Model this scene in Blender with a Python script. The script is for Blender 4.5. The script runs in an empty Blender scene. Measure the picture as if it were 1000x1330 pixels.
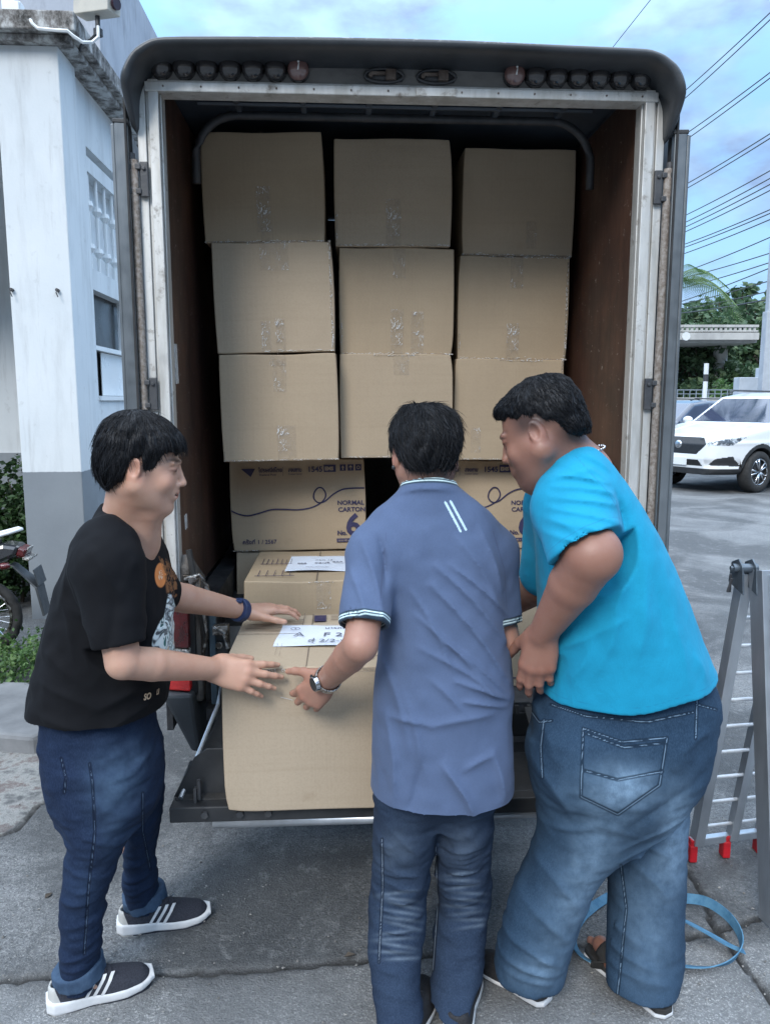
import bpy, bmesh, math, random
import numpy as np
from mathutils import Vector, Matrix
random.seed(7); np.random.seed(7)
R = math.radians
SC = bpy.context.scene
COL = SC.collection

# ------------------------------------------------------------ camera, sky, sun, exposure
CAM_H = 1.60
PITCH = R(8.25)
cd = bpy.data.cameras.new('camera'); cam = bpy.data.objects.new('camera', cd); COL.objects.link(cam)
cam.location = (0, 0, CAM_H); cam.rotation_euler = (R(90) - PITCH, 0, 0)
cd.sensor_fit = 'VERTICAL'; cd.sensor_height = 24.0; cd.lens = 24.0*1000/1330
cd.clip_start = 0.05; cd.clip_end = 3000
SC.camera = cam

SUN_EL, SUN_AZ = R(37), R(202)       # azimuth measured clockwise from +Y (north); the sun is behind the photographer
w = bpy.data.worlds.new('World'); SC.world = w; w.use_nodes = True
nt = w.node_tree; nt.nodes.clear()
def WN(t, **k):
    n = nt.nodes.new(t)
    for a, b in k.items(): setattr(n, a, b)
    return n
out = WN('ShaderNodeOutputWorld'); bg = WN('ShaderNodeBackground'); bg.inputs['Strength'].default_value = 0.12
sky = WN('ShaderNodeTexSky', sky_type='NISHITA', sun_disc=False, sun_elevation=SUN_EL, sun_rotation=SUN_AZ)
sky.air_density = 1.3; sky.dust_density = 1.2; sky.ozone_density = 1.5
tc = WN('ShaderNodeTexCoord'); mp = WN('ShaderNodeMapping'); mp.inputs['Scale'].default_value = (1, 1, 2.2)
nz = WN('ShaderNodeTexNoise'); nz.inputs['Scale'].default_value = 4.6; nz.inputs['Detail'].default_value = 7; nz.inputs['Roughness'].default_value = 0.55
rp = WN('ShaderNodeValToRGB'); rp.color_ramp.elements[0].position = 0.43; rp.color_ramp.elements[1].position = 0.56
nz2 = WN('ShaderNodeTexNoise'); nz2.inputs['Scale'].default_value = 9.0; nz2.inputs['Detail'].default_value = 6
cr = WN('ShaderNodeValToRGB')
cr.color_ramp.elements[0].position = 0.38; cr.color_ramp.elements[0].color = (1.6, 2.25, 3.7, 1)
cr.color_ramp.elements[1].position = 0.60; cr.color_ramp.elements[1].color = (2.5, 3.9, 5.7, 1)
mx = WN('ShaderNodeMixRGB')
base = WN('ShaderNodeMixRGB'); base.inputs[0].default_value = 0.85; base.inputs[2].default_value = (1.9, 3.7, 6.1, 1)
L = nt.links.new
L(tc.outputs['Generated'], mp.inputs[0]); L(mp.outputs[0], nz.inputs[0]); L(mp.outputs[0], nz2.inputs[0])
L(nz.outputs[0], rp.inputs[0]); L(nz2.outputs[0], cr.inputs[0])
L(sky.outputs[0], base.inputs[1]); L(rp.outputs[0], mx.inputs[0]); L(base.outputs[0], mx.inputs[1]); L(cr.outputs[0], mx.inputs[2])
sp = WN('ShaderNodeSeparateXYZ'); L(tc.outputs['Generated'], sp.inputs[0])
# low sky behind the camera darkened, shaped to keep light off the top cartons
ml = WN('ShaderNodeMapRange', interpolation_type='SMOOTHSTEP'); L(sp.outputs['Z'], ml.inputs[0]); ml.inputs[1].default_value = .16; ml.inputs[2].default_value = .46; ml.inputs[3].default_value = 1; ml.inputs[4].default_value = 0
mb_ = WN('ShaderNodeMapRange', interpolation_type='SMOOTHSTEP'); L(sp.outputs['Y'], mb_.inputs[0]); mb_.inputs[1].default_value = .1; mb_.inputs[2].default_value = -.3; mb_.inputs[3].default_value = 0; mb_.inputs[4].default_value = 1
mm = WN('ShaderNodeMath', operation='MULTIPLY'); L(ml.outputs[0], mm.inputs[0]); L(mb_.outputs[0], mm.inputs[1])
dk = WN('ShaderNodeMixRGB'); L(mm.outputs[0], dk.inputs[0]); L(mx.outputs[0], dk.inputs[1]); dk.inputs[2].default_value = (.75, .78, .78, 1)
zn = WN('ShaderNodeMapRange', interpolation_type='SMOOTHSTEP'); L(sp.outputs['Z'], zn.inputs[0]); zn.inputs[1].default_value = .30; zn.inputs[2].default_value = .70; zn.inputs[3].default_value = 1.0; zn.inputs[4].default_value = 2.9
zf = WN('ShaderNodeMapRange', interpolation_type='SMOOTHSTEP'); L(sp.outputs['Z'], zf.inputs[0]); zf.inputs[1].default_value = .45; zf.inputs[2].default_value = .85; zf.inputs[3].default_value = 0; zf.inputs[4].default_value = .85
zc = WN('ShaderNodeMixRGB'); L(zf.outputs[0], zc.inputs[0]); L(dk.outputs[0], zc.inputs[1]); zc.inputs[2].default_value = (4.3, 4.7, 5.2, 1)      # unseen upper sky whitened, added for a more neutral top light
zm = WN('ShaderNodeVectorMath', operation='SCALE'); L(zc.outputs[0], zm.inputs[0]); L(zn.outputs[0], zm.inputs['Scale'])
L(zm.outputs[0], bg.inputs[0]); L(bg.outputs[0], out.inputs[0])

sd = bpy.data.lights.new('sun', 'SUN'); sun = bpy.data.objects.new('sun', sd); COL.objects.link(sun)
sd.energy = 1.4; sd.angle = R(20); sd.color = (1, 0.95, 0.88)
sdir = Vector((math.sin(SUN_AZ)*math.cos(SUN_EL), math.cos(SUN_AZ)*math.cos(SUN_EL), math.sin(SUN_EL)))
sun.rotation_euler = sdir.to_track_quat('Z', 'Y').to_euler(); sun.location = sdir*20

vs = SC.view_settings; SC.display_settings.display_device = 'sRGB'
vs.view_transform = 'Standard'; vs.look = 'None'; vs.gamma = 1.0; vs.use_curve_mapping = False
vs.exposure = 0.82
SC.cycles.max_bounces = 6; SC.cycles.use_denoising = True

# ------------------------------------------------------------ helpers
_c, _s = math.cos(PITCH), math.sin(PITCH)
def W(px, py, Y):
    """world point that the photo shows at (px,py) when it stands Y metres ahead"""
    u = (px-500)/1000; v = (py-665)/1000
    z = Y/(_c - _s*v)
    return np.array([u*z, Y, CAM_H - z*(_s + _c*v)])
def PX(V):
    V = np.asarray(V, float); y = V[..., 1]; h = CAM_H - V[..., 2]
    z = y*_c + h*_s; v = (h*_c - y*_s)/z
    return 500 + 1000*V[..., 0]/z, 665 + 1000*v

def tag(o, label=None, cat=None, group=None, kind=None):
    if label: o['label'] = label
    if cat: o['category'] = cat
    if group: o['group'] = group
    if kind: o['kind'] = kind
    return o
def empty(name, loc=(0, 0, 0), rz=0.0):
    o = bpy.data.objects.new(name, None); COL.objects.link(o); o.location = loc; o.rotation_euler = (0, 0, rz); o.empty_display_size = .1
    return o
def link(name, me, m, parent=None, loc=None, bevel=0.0, smooth=False, seg=2):
    o = bpy.data.objects.new(name, me); COL.objects.link(o)
    if m is not None:
        for x in (m if isinstance(m, (list, tuple)) else [m]): me.materials.append(x)
    if parent is not None: o.parent = parent
    if loc is not None: o.location = loc
    if bevel:
        b = o.modifiers.new('bevel', 'BEVEL'); b.width = bevel; b.segments = seg; b.limit_method = 'ANGLE'; b.angle_limit = R(35)
    if smooth:
        me.polygons.foreach_set('use_smooth', [True]*len(me.polygons))
    return o
def mesh_np(name, V, Q, smooth=True, attrs=None):
    me = bpy.data.meshes.new(name); n = len(V); k = Q.shape[1]
    me.vertices.add(n); me.vertices.foreach_set('co', np.ascontiguousarray(V, np.float32).ravel())
    me.loops.add(Q.size); me.loops.foreach_set('vertex_index', np.ascontiguousarray(Q, np.int32).ravel())
    me.polygons.add(len(Q)); me.polygons.foreach_set('loop_start', np.arange(len(Q), dtype=np.int32)*k)
    me.update(calc_edges=True)
    me.polygons.foreach_set('use_smooth', np.full(len(Q), smooth))
    for a, arr in (attrs or {}).items():
        arr = np.asarray(arr, np.float32)
        if arr.ndim == 1:
            at = me.attributes.new(a, 'FLOAT', 'POINT'); at.data.foreach_set('value', arr)
        else:
            at = me.attributes.new(a, 'FLOAT_COLOR', 'POINT')
            at.data.foreach_set('color', np.concatenate([arr, np.ones((n, 1), np.float32)], 1).ravel())
    return me

class MB:
    """mesh builder: several primitives gathered into ONE mesh"""
    def __init__(s): s.v = []; s.f = []
    def raw(s, vs, fs):
        o = len(s.v); s.v += [tuple(map(float, p)) for p in vs]; s.f += [tuple(i+o for i in f) for f in fs]; return s
    def box(s, c, d, rot=None):
        x, y, z = d[0]/2, d[1]/2, d[2]/2
        P = [Vector(p) for p in ((-x,-y,-z),(x,-y,-z),(x,y,-z),(-x,y,-z),(-x,-y,z),(x,-y,z),(x,y,z),(-x,y,z))]
        if rot is not None: P = [rot @ p for p in P]
        c = Vector(c)
        return s.raw([p+c for p in P], [(0,3,2,1),(4,5,6,7),(0,1,5,4),(1,2,6,5),(2,3,7,6),(3,0,4,7)])
    def box2(s, a, b):
        return s.box([(a[i]+b[i])/2 for i in range(3)], [abs(b[i]-a[i]) for i in range(3)])
    def cyl(s, a, b, r, r2=None, n=16, cap=True):
        a = Vector(a); b = Vector(b); r2 = r if r2 is None else r2
        d = (b-a).normalized(); u = d.orthogonal().normalized(); w_ = d.cross(u)
        P = []
        for (c, rr) in ((a, r), (b, r2)):
            for i in range(n):
                t = 2*math.pi*i/n; P.append(c + u*math.cos(t)*rr + w_*math.sin(t)*rr)
        F = [(i, (i+1) % n, n+(i+1) % n, n+i) for i in range(n)]
        if cap: F += [tuple(range(n-1, -1, -1)), tuple(range(n, 2*n))]
        return s.raw(P, F)
    def tube(s, path, r, n=8, closed=False, flat=None):
        path = [Vector(p) for p in path]; m = len(path); P = []
        for i, p in enumerate(path):
            a = path[(i-1) % m] if (closed or i > 0) else p
            b = path[(i+1) % m] if (closed or i < m-1) else p
            d = (b-a).normalized()
            up = Vector((0, 0, 1)) if abs(d.z) < .95 else Vector((0, 1, 0))
            u = d.cross(up).normalized(); w_ = u.cross(d)
            rr = r[i] if isinstance(r, (list, tuple)) else r
            for k in range(n):
                t = 2*math.pi*k/n
                P.append(p + u*math.cos(t)*rr*(flat[0] if flat else 1) + w_*math.sin(t)*rr*(flat[1] if flat else 1))
        F = []
        for i in range(m if closed else m-1):
            j = (i+1) % m
            for k in range(n):
                F.append((i*n+k, i*n+(k+1) % n, j*n+(k+1) % n, j*n+k))
        if not closed: F += [tuple(range(n-1, -1, -1)), tuple(range((m-1)*n, m*n))]
        return s.raw(P, F)
    def prism(s, poly, axis, a, b):
        """poly: 2D points in the two other axes, extruded along axis from a to b"""
        n = len(poly)
        def mk(p, t):
            return {'x': (t, p[0], p[1]), 'y': (p[0], t, p[1]), 'z': (p[0], p[1], t)}[axis]
        P = [mk(p, a) for p in poly]+[mk(p, b) for p in poly]
        F = [(i, (i+1) % n, n+(i+1) % n, n+i) for i in range(n)]+[tuple(range(n-1, -1, -1)), tuple(range(n, 2*n))]
        return s.raw(P, F)
    def sphere(s, c, r, n=16, m=10, half=None):
        r = r if isinstance(r, (list, tuple)) else (r, r, r)
        P = []; F = []
        for i in range(m+1):
            t = math.pi*i/m
            for k in range(n):
                p = 2*math.pi*k/n
                P.append((c[0]+r[0]*math.sin(t)*math.cos(p), c[1]+r[1]*math.sin(t)*math.sin(p), c[2]+r[2]*math.cos(t)))
        for i in range(m):
            for k in range(n):
                F.append((i*n+k, (i+1)*n+k, (i+1)*n+(k+1) % n, i*n+(k+1) % n))
        return s.raw(P, F)
    def build(s, name, m, parent=None, loc=None, bevel=0.0, smooth=False, rot=None):
        me = bpy.data.meshes.new(name); me.from_pydata(s.v, [], s.f); me.update()
        bm = bmesh.new(); bm.from_mesh(me); bmesh.ops.recalc_face_normals(bm, faces=bm.faces[:]); bm.to_mesh(me); bm.free()
        o = link(name, me, m, parent, loc, bevel, smooth)
        if smooth == 'auto':
            pass
        if rot is not None: o.rotation_euler = rot
        return o

# ------------------------------------------------------------ materials
class NT:
    def __init__(s, name):
        s.m = bpy.data.materials.new(name); s.m.use_nodes = True; s.t = s.m.node_tree; s.t.nodes.clear()
        s.out = s.n('ShaderNodeOutputMaterial'); s.p = s.n('ShaderNodeBsdfPrincipled'); s.t.links.new(s.p.outputs[0], s.out.inputs[0])
        s.co = s.n('ShaderNodeTexCoord').outputs['Object']
    def n(s, t, **k):
        x = s.t.nodes.new(t)
        for a, b in k.items(): setattr(x, a, b)
        return x
    def l(s, a, b): s.t.links.new(a, b)
    def setv(s, sock, v):
        if isinstance(v, bpy.types.NodeSocket): s.l(v, sock)
        else: sock.default_value = v
    def noise(s, scale=5, detail=4, rough=.5, vec=None, stretch=None, dist=0):
        v = vec or s.co
        if stretch:
            mp = s.n('ShaderNodeMapping'); mp.inputs['Scale'].default_value = stretch; s.l(v, mp.inputs[0]); v = mp.outputs[0]
        x = s.n('ShaderNodeTexNoise'); x.inputs['Scale'].default_value = scale; x.inputs['Detail'].default_value = detail; x.inputs['Roughness'].default_value = rough; x.inputs['Distortion'].default_value = dist
        s.l(v, x.inputs['Vector']); return x.outputs[0]
    def voro(s, scale=5, feature='F1', vec=None, out='Distance'):
        x = s.n('ShaderNodeTexVoronoi', feature=feature); x.inputs['Scale'].default_value = scale; s.l(vec or s.co, x.inputs['Vector']); return x.outputs[out]
    def ramp(s, fac, stops):
        x = s.n('ShaderNodeValToRGB'); e = x.color_ramp.elements
        while len(e) < len(stops): e.new(.5)
        for i, (p, c) in enumerate(stops):
            e[i].position = p; e[i].color = (c, c, c, 1) if not isinstance(c, (tuple, list)) else tuple(c[:3])+(1,)
        s.setv(x.inputs[0], fac); return x.outputs[0]
    def mix(s, fac, a, b, mode='MIX'):
        x = s.n('ShaderNodeMixRGB', blend_type=mode)
        s.setv(x.inputs[0], fac)
        for i, v in ((1, a), (2, b)):
            if isinstance(v, (tuple, list)): v = tuple(v[:3])+(1,)
            elif isinstance(v, (int, float)): v = (v, v, v, 1)
            s.setv(x.inputs[i], v)
        return x.outputs[0]
    def math(s, op, a, b=0.0, c=None):
        x = s.n('ShaderNodeMath', operation=op); s.setv(x.inputs[0], a); s.setv(x.inputs[1], b)
        if c is not None: s.setv(x.inputs[2], c)
        return x.outputs[0]
    def attr(s, name, out='Fac'):
        x = s.n('ShaderNodeAttribute', attribute_name=name); return x.outputs[out]
    def sstep(s, v, lo, hi, a=0.0, b=1.0):
        x = s.n('ShaderNodeMapRange', interpolation_type='SMOOTHSTEP'); s.setv(x.inputs[0], v)
        for i, q in enumerate((lo, hi, a, b)): x.inputs[i+1].default_value = q
        return x.outputs[0]
    def xyz(s):
        x = s.n('ShaderNodeSeparateXYZ'); s.l(s.co, x.inputs[0]); return x.outputs
    def bump(s, h, strength=.3, dist=.01, normal=None):
        x = s.n('ShaderNodeBump'); x.inputs['Strength'].default_value = strength; x.inputs['Distance'].default_value = dist
        s.l(h, x.inputs['Height'])
        if normal is not None: s.l(normal, x.inputs['Normal'])
        s.l(x.outputs[0], s.p.inputs['Normal']); return x.outputs[0]
    def base(s, c):
        if isinstance(c, (tuple, list)): c = tuple(c[:3])+(1,)
        s.setv(s.p.inputs['Base Color'], c)
    def set(s, **k):
        for a, b in k.items(): s.setv(s.p.inputs[a.replace('_', ' ')], b)

def pm(name, c1, c2=None, scale=6, rough=.6, bump=.15, bscale=None, metal=0.0, stretch=None, bdist=.004, spec=None, lo=.35, hi=.65):
    t = NT(name); c2 = c2 or tuple(x*.75 for x in c1)
    n = t.noise(scale, 6, .6, stretch=stretch)
    t.base(t.ramp(n, [(lo, c1), (hi, c2)]))
    r = t.ramp(t.noise(scale*1.7, 4), [(.3, max(rough-.1, 0.03)), (.7, min(rough+.1, 1))]); t.l(r, t.p.inputs['Roughness'])
    t.set(Metallic=metal)
    if spec is not None: t.p.inputs['Specular IOR Level'].default_value = spec
    if bump: t.bump(t.noise(bscale or scale*6, 5, .6, stretch=stretch), bump, bdist)
    return t.m

M = {}
M['black_metal'] = pm('black_metal', (.018, .02, .023), (.035, .037, .04), 9, .45, .2)
M['dark_metal'] = pm('dark_metal', (.03, .034, .04), (.065, .065, .068), 14, .5, .3)
M['black_plastic'] = pm('black_plastic', (.02, .022, .024), (.034, .035, .037), 8, .5, .15)
M['rubber'] = pm('rubber', (.018, .018, .018), (.03, .03, .03), 20, .8, .3)
M['chrome'] = pm('chrome', (.6, .62, .64), (.5, .5, .52), 12, .22, .1, metal=1.0)
M['rust'] = pm('rust_steel', (.16, .13, .11), (.07, .05, .04), 25, .7, .6)
M['white_paint'] = pm('white_paint', (.72, .74, .74), (.66, .69, .70), 3, .35, .02)
M['paper'] = pm('paper', (.70, .76, .86), (.64, .71, .82), 9, .7, .1)
M['ink'] = pm('ink', (.02, .02, .07), (.04, .035, .09), 30, .6, 0)
M['ink_faint'] = pm('ink_faint', (.13, .10, .09), (.2, .16, .12), 60, .7, 0)
M['ink_pen'] = pm('ink_pen', (.03, .04, .09), (.06, .07, .13), 60, .6, 0)

def m_alu():
    t = NT('scratched_aluminium')
    n = t.noise(7, 8, .65, stretch=(3, 3, .5)); n2 = t.noise(60, 5, .7, stretch=(1, 1, .12)); n3 = t.noise(18, 6, .7)
    c = t.ramp(n, [(.35, (.62, .62, .60)), (.66, (.36, .35, .32))])
    c = t.mix(t.ramp(n3, [(.58, 0), (.70, 1)]), c, (.13, .10, .07))
    c = t.mix(t.math('MULTIPLY', n2, .5), c, (.62, .62, .60))
    t.base(c); t.set(Metallic=.4); t.l(t.ramp(n3, [(.3, .35), (.7, .7)]), t.p.inputs['Roughness'])
    t.bump(n2, .25, .003); return t.m
M['alu'] = m_alu()
M['ladder_alu'] = pm('ladder_alu', (.50, .54, .58), (.36, .39, .43), 9, .38, .12, metal=.75, stretch=(1, 1, .2))
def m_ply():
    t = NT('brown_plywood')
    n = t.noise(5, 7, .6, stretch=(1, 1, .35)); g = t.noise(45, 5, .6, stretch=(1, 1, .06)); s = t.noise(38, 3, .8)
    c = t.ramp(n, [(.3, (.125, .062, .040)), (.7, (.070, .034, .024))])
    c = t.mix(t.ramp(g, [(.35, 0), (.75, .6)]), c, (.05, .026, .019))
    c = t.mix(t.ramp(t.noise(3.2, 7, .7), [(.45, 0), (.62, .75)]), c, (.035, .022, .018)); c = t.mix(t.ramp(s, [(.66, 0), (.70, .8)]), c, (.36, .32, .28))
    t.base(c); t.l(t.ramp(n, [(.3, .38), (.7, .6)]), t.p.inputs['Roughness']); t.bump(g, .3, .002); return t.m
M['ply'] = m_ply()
def m_card():
    t = NT('cardboard')
    oi = t.n('ShaderNodeObjectInfo').outputs['Random']
    n = t.noise(4, 5, .6); f = t.noise(150, 4, .7); x, y, z = t.xyz()
    lines = t.noise(95, 2, .5, stretch=(1, 1, .02)); h = t.noise(70, 2, .5, stretch=(.03, .03, 1))
    c = t.ramp(n, [(.3, (.405, .315, .210)), (.7, (.345, .265, .175))])
    c = t.mix(t.math('MULTIPLY', oi, .55), c, (.45, .375, .29))
    c = t.mix(t.ramp(f, [(.45, 0), (.75, .25)]), c, (.22, .17, .115)); c = t.mix(t.ramp(t.noise(7, 7, .7), [(.60, 0), (.72, .35)]), c, (.27, .20, .13))
    c = t.mix(t.ramp(h, [(.5, 0), (.75, .22)]), c, (.30, .235, .16))
    c = t.mix(t.math('MULTIPLY', t.math('FRACT', t.math('MULTIPLY', oi, 7.3)), .25), c, (.33, .245, .155))
    t.base(c); t.set(Roughness=.72); t.bump(t.math('ADD', t.math('MULTIPLY', lines, .6), t.math('MULTIPLY', t.noise(9, 4), 1.2)), .22, .006); return t.m
M['card'] = m_card()
def m_tape():
    t = NT('clear_tape')
    n = t.noise(34, 4, .65, dist=1.5); m = t.noise(90, 3, .6, stretch=(.6, 1, 1))
    pass
    t.l(t.ramp(m, [(.3, .08), (.7, .3)]), t.p.inputs['Roughness']); t.p.inputs['Coat Weight'].default_value = 1; t.p.inputs['Coat Roughness'].default_value = .06
    a = t.ramp(n, [(.35, .06), (.75, .30)]); rg = t.math('ABSOLUTE', t.math('SUBTRACT', t.noise(48, 2, .5, stretch=(1.2, 1, .7), dist=1.2), .5)); rg = t.math('MULTIPLY', t.ramp(rg, [(.008, 1), (.024, 0)]), t.ramp(t.noise(20, 2), [(.47, 0), (.55, 1)])); a = t.math('MAXIMUM', a, rg); t.l(a, t.p.inputs['Alpha'])
    t.base(t.mix(rg, t.ramp(n, [(.4, (.44, .37, .28)), (.68, (.52, .46, .38))]), (.85, .87, .88)))  # thin white ridges are glints painted into the tape colour
    t.bump(t.math('ADD', n, t.math('MULTIPLY', m, .4)), 1.0, .012); return t.m
M['tape'] = m_tape()
M['glint'] = pm('glint_white', (.80, .82, .82), (.6, .6, .58), 40, .12, .8, spec=1.0)  # white for painted film glints; also sticker scraps, bulbs and the scuff

def m_denim(name, dark, mid, light, knee=0):
    t = NT(name)
    n = t.noise(7, 6, .6, stretch=(1.3, 1.3, .6)); tw = t.noise(420, 2, .6, stretch=(1, 1, .35)); fade = t.attr('fade'); st = t.attr('stitch')
    fr = t.noise(34, 6, .65, stretch=(.95, .95, .75)); 
    f = t.math('MULTIPLY', fade, t.ramp(fr, [(.32, .50), (.68, 1.15)]))
    c = t.mix(t.ramp(n, [(.3, 0), (.75, .8)]), dark, mid)
    c = t.mix(f, c, light)
    c = t.mix(t.ramp(tw, [(.4, 0), (.7, .28)]), c, tuple(x*1.7+.02 for x in mid))
    d2 = t.sstep(st, .0022, .006, .75, 0.0); c = t.mix(d2, c, tuple(x*.55 for x in dark))
    d1 = t.sstep(st, .0008, .0017, .38, 0.0); c = t.mix(d1, c, tuple(min(1, x*1.5+.05) for x in light))
    t.base(c); t.set(Roughness=.9); t.p.inputs['Specular IOR Level'].default_value = .2
    hh = t.math('ADD', t.math('MULTIPLY', tw, .15), t.math('MULTIPLY', fr, 1.0)); hh = t.math('ADD', hh, t.sstep(st, 0, .006, -0.6, 0.0))
    t.bump(hh, .35, .006); return t.m
M['denim_navy'] = m_denim('navy_denim', (.005, .012, .034), (.012, .026, .060), (.07, .12, .19))
M['denim_blue'] = m_denim('blue_denim', (.012, .030, .058), (.026, .056, .098), (.19, .29, .40))
M['denim_mid'] = m_denim('worn_navy_denim', (.012, .022, .045), (.024, .042, .075), (.17, .22, .28))
M['denim_washed'] = m_denim('washed_denim', (.040, .078, .13), (.066, .125, .20), (.25, .36, .48))

def m_cloth(name, c, extra=None, weave=500, bump=.25, sheen=.2, var=.8, folds=16):
    t = NT(name)
    n = t.noise(9, 5, .6); wv = t.noise(weave, 2, .6); fo = t.noise(folds, 4, .55, stretch=(1.2, 1.2, .6), dist=.6)
    col = t.ramp(n, [(.3, c), (.7, tuple(x*var for x in c))])
    col = t.mix(t.ramp(wv, [(.35, 0), (.7, .18)]), col, tuple(x*.5 for x in c))
    if extra: col = extra(t, col)
    t.base(col); t.set(Roughness=.9, Sheen_Weight=sheen*.2); t.p.inputs['Specular IOR Level'].default_value = .25
    t.bump(t.math('ADD', t.math('MULTIPLY', wv, .06), fo), bump, .012); return t.m
def ex_polo(t, col):
    s = t.attr('trim')     # metres from the edge of collar / cuff, large elsewhere
    navy = t.sstep(s, .021, .0225, 1, 0); col = t.mix(navy, col, (.035, .06, .09))
    def band(a, b):
        return t.math('MULTIPLY', t.sstep(s, a-.0008, a+.0008), t.sstep(s, b-.0008, b+.0008, 1, 0))
    col = t.mix(band(.007, .0105), col, (.55, .70, .72)); col = t.mix(band(.0135, .017), col, (.55, .70, .72))
    col = t.mix(t.sstep(t.attr('stripe'), .0022, .0034, .9, 0), col, (.50, .66, .74))
    col = t.mix(t.sstep(t.attr('stitch'), .0008, .002, .5, 0), col, (.06, .075, .14))
    return col
M['polo'] = m_cloth('slate_blue_polo', (.088, .126, .220), ex_polo, 260, .22, .35, .86, folds=9)
def ex_cyan(t, col):
    return t.mix(t.sstep(t.attr('stitch'), .0008, .002, .45, 0), col, (.01, .16, .30))
M['cyan'] = m_cloth('cyan_cotton', (.009, .285, .47), ex_cyan, 380, .35, .15, .84, folds=12)
def ex_black(t, col):
    pr = t.attr('print'); fc = t.noise(13, 2, .5, dist=1.6)
    pc = t.ramp(fc, [(.30, (.42, .27, .09)), (.36, (.70, .76, .78)), (.47, (.03, .04, .05)), (.50, (.62, .72, .74)), (.58, (.74, .80, .80)), (.60, (.05, .22, .21)), (.66, (.03, .04, .05)), (.70, (.6, .66, .66))])
    col = t.mix(t.sstep(pr, -.002, .001), col, pc)
    o = t.attr('badge'); col = t.mix(t.sstep(o, -.001, .001), col, (.62, .22, .07))
    col = t.mix(t.math('MULTIPLY', t.sstep(o, .0065, .0075), t.sstep(t.noise(120, 2), .5, .56)), col, (.7, .55, .4))
    sp = t.attr('splash'); col = t.mix(t.math('MULTIPLY', t.sstep(sp, -.003, .002), t.sstep(t.noise(70, 3, .6), .46, .52)), col, (.20, .09, .04))
    return col
M['black_cotton'] = m_cloth('black_cotton', (.0040, .0045, .0065), ex_black, 380, .25, .0, .8, folds=9)

def m_skin(name, c, red=.5):
    t = NT(name)
    n = t.noise(14, 4, .6); f = t.noise(180, 4, .6)
    tint = t.attr('tint', 'Color')
    col = t.ramp(n, [(.3, c), (.7, (c[0]*.9, c[1]*.82, c[2]*.8))])
    col = t.mix(1.0, col, tint, 'MULTIPLY')
    t.base(col); t.l(t.ramp(f, [(.3, .42), (.7, .58)]), t.p.inputs['Roughness'])
    t.p.inputs['Subsurface Weight'].default_value = .12; t.p.inputs['Subsurface Radius'].default_value = (.010, .004, .002); t.p.inputs['Subsurface Scale'].default_value = .6
    t.bump(f, .12, .002); return t.m
M['skin_fair'] = m_skin('skin_fair', (.50, .305, .222))
M['skin_tan'] = m_skin('skin_tan', (.37, .205, .15))
M['skin_brown'] = m_skin('skin_brown', (.285, .145, .103))
def m_hair():
    t = NT('black_hair'); n = t.noise(240, 3, .6, stretch=(1, 1, .12)); m_ = t.noise(30, 4, .6)
    t.base(t.ramp(m_, [(.3, (.0028, .0032, .005)), (.7, (.006, .007, .0095))])); t.l(t.ramp(n, [(.3, .42), (.7, .65)]), t.p.inputs['Roughness']); t.p.inputs['Specular IOR Level'].default_value = .28
    t.bump(n, .6, .004); return t.m
M['hair'] = m_hair()
def m_leaf(name, c1, c2, c3):
    t = NT(name); r = t.attr('rnd')
    t.base(t.ramp(r, [(0, c1), (.5, c2), (1, c3)])); t.set(Roughness=.55)
    t.p.inputs['Transmission Weight'].default_value = 0
    tr = t.n('ShaderNodeBsdfTranslucent'); tr.inputs[0].default_value = tuple(x*1.3 for x in c2)+(1,)
    ms = t.n('ShaderNodeMixShader'); ms.inputs[0].default_value = .25; t.l(t.p.outputs[0], ms.inputs[1]); t.l(tr.outputs[0], ms.inputs[2]); t.l(ms.outputs[0], t.out.inputs[0])
    return t.m
M['leaf_hedge'] = m_leaf('hedge_leaves', (.012, .03, .010), (.030, .07, .020), (.07, .13, .04))
M['leaf_tree'] = m_leaf('tree_leaves', (.030, .065, .034), (.06, .115, .055), (.13, .19, .09))
M['leaf_weed'] = m_leaf('weed_leaves', (.03, .07, .02), (.06, .13, .035), (.14, .22, .07))
M['bark'] = pm('bark', (.09, .075, .06), (.05, .04, .032), 12, .9, .6)

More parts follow.
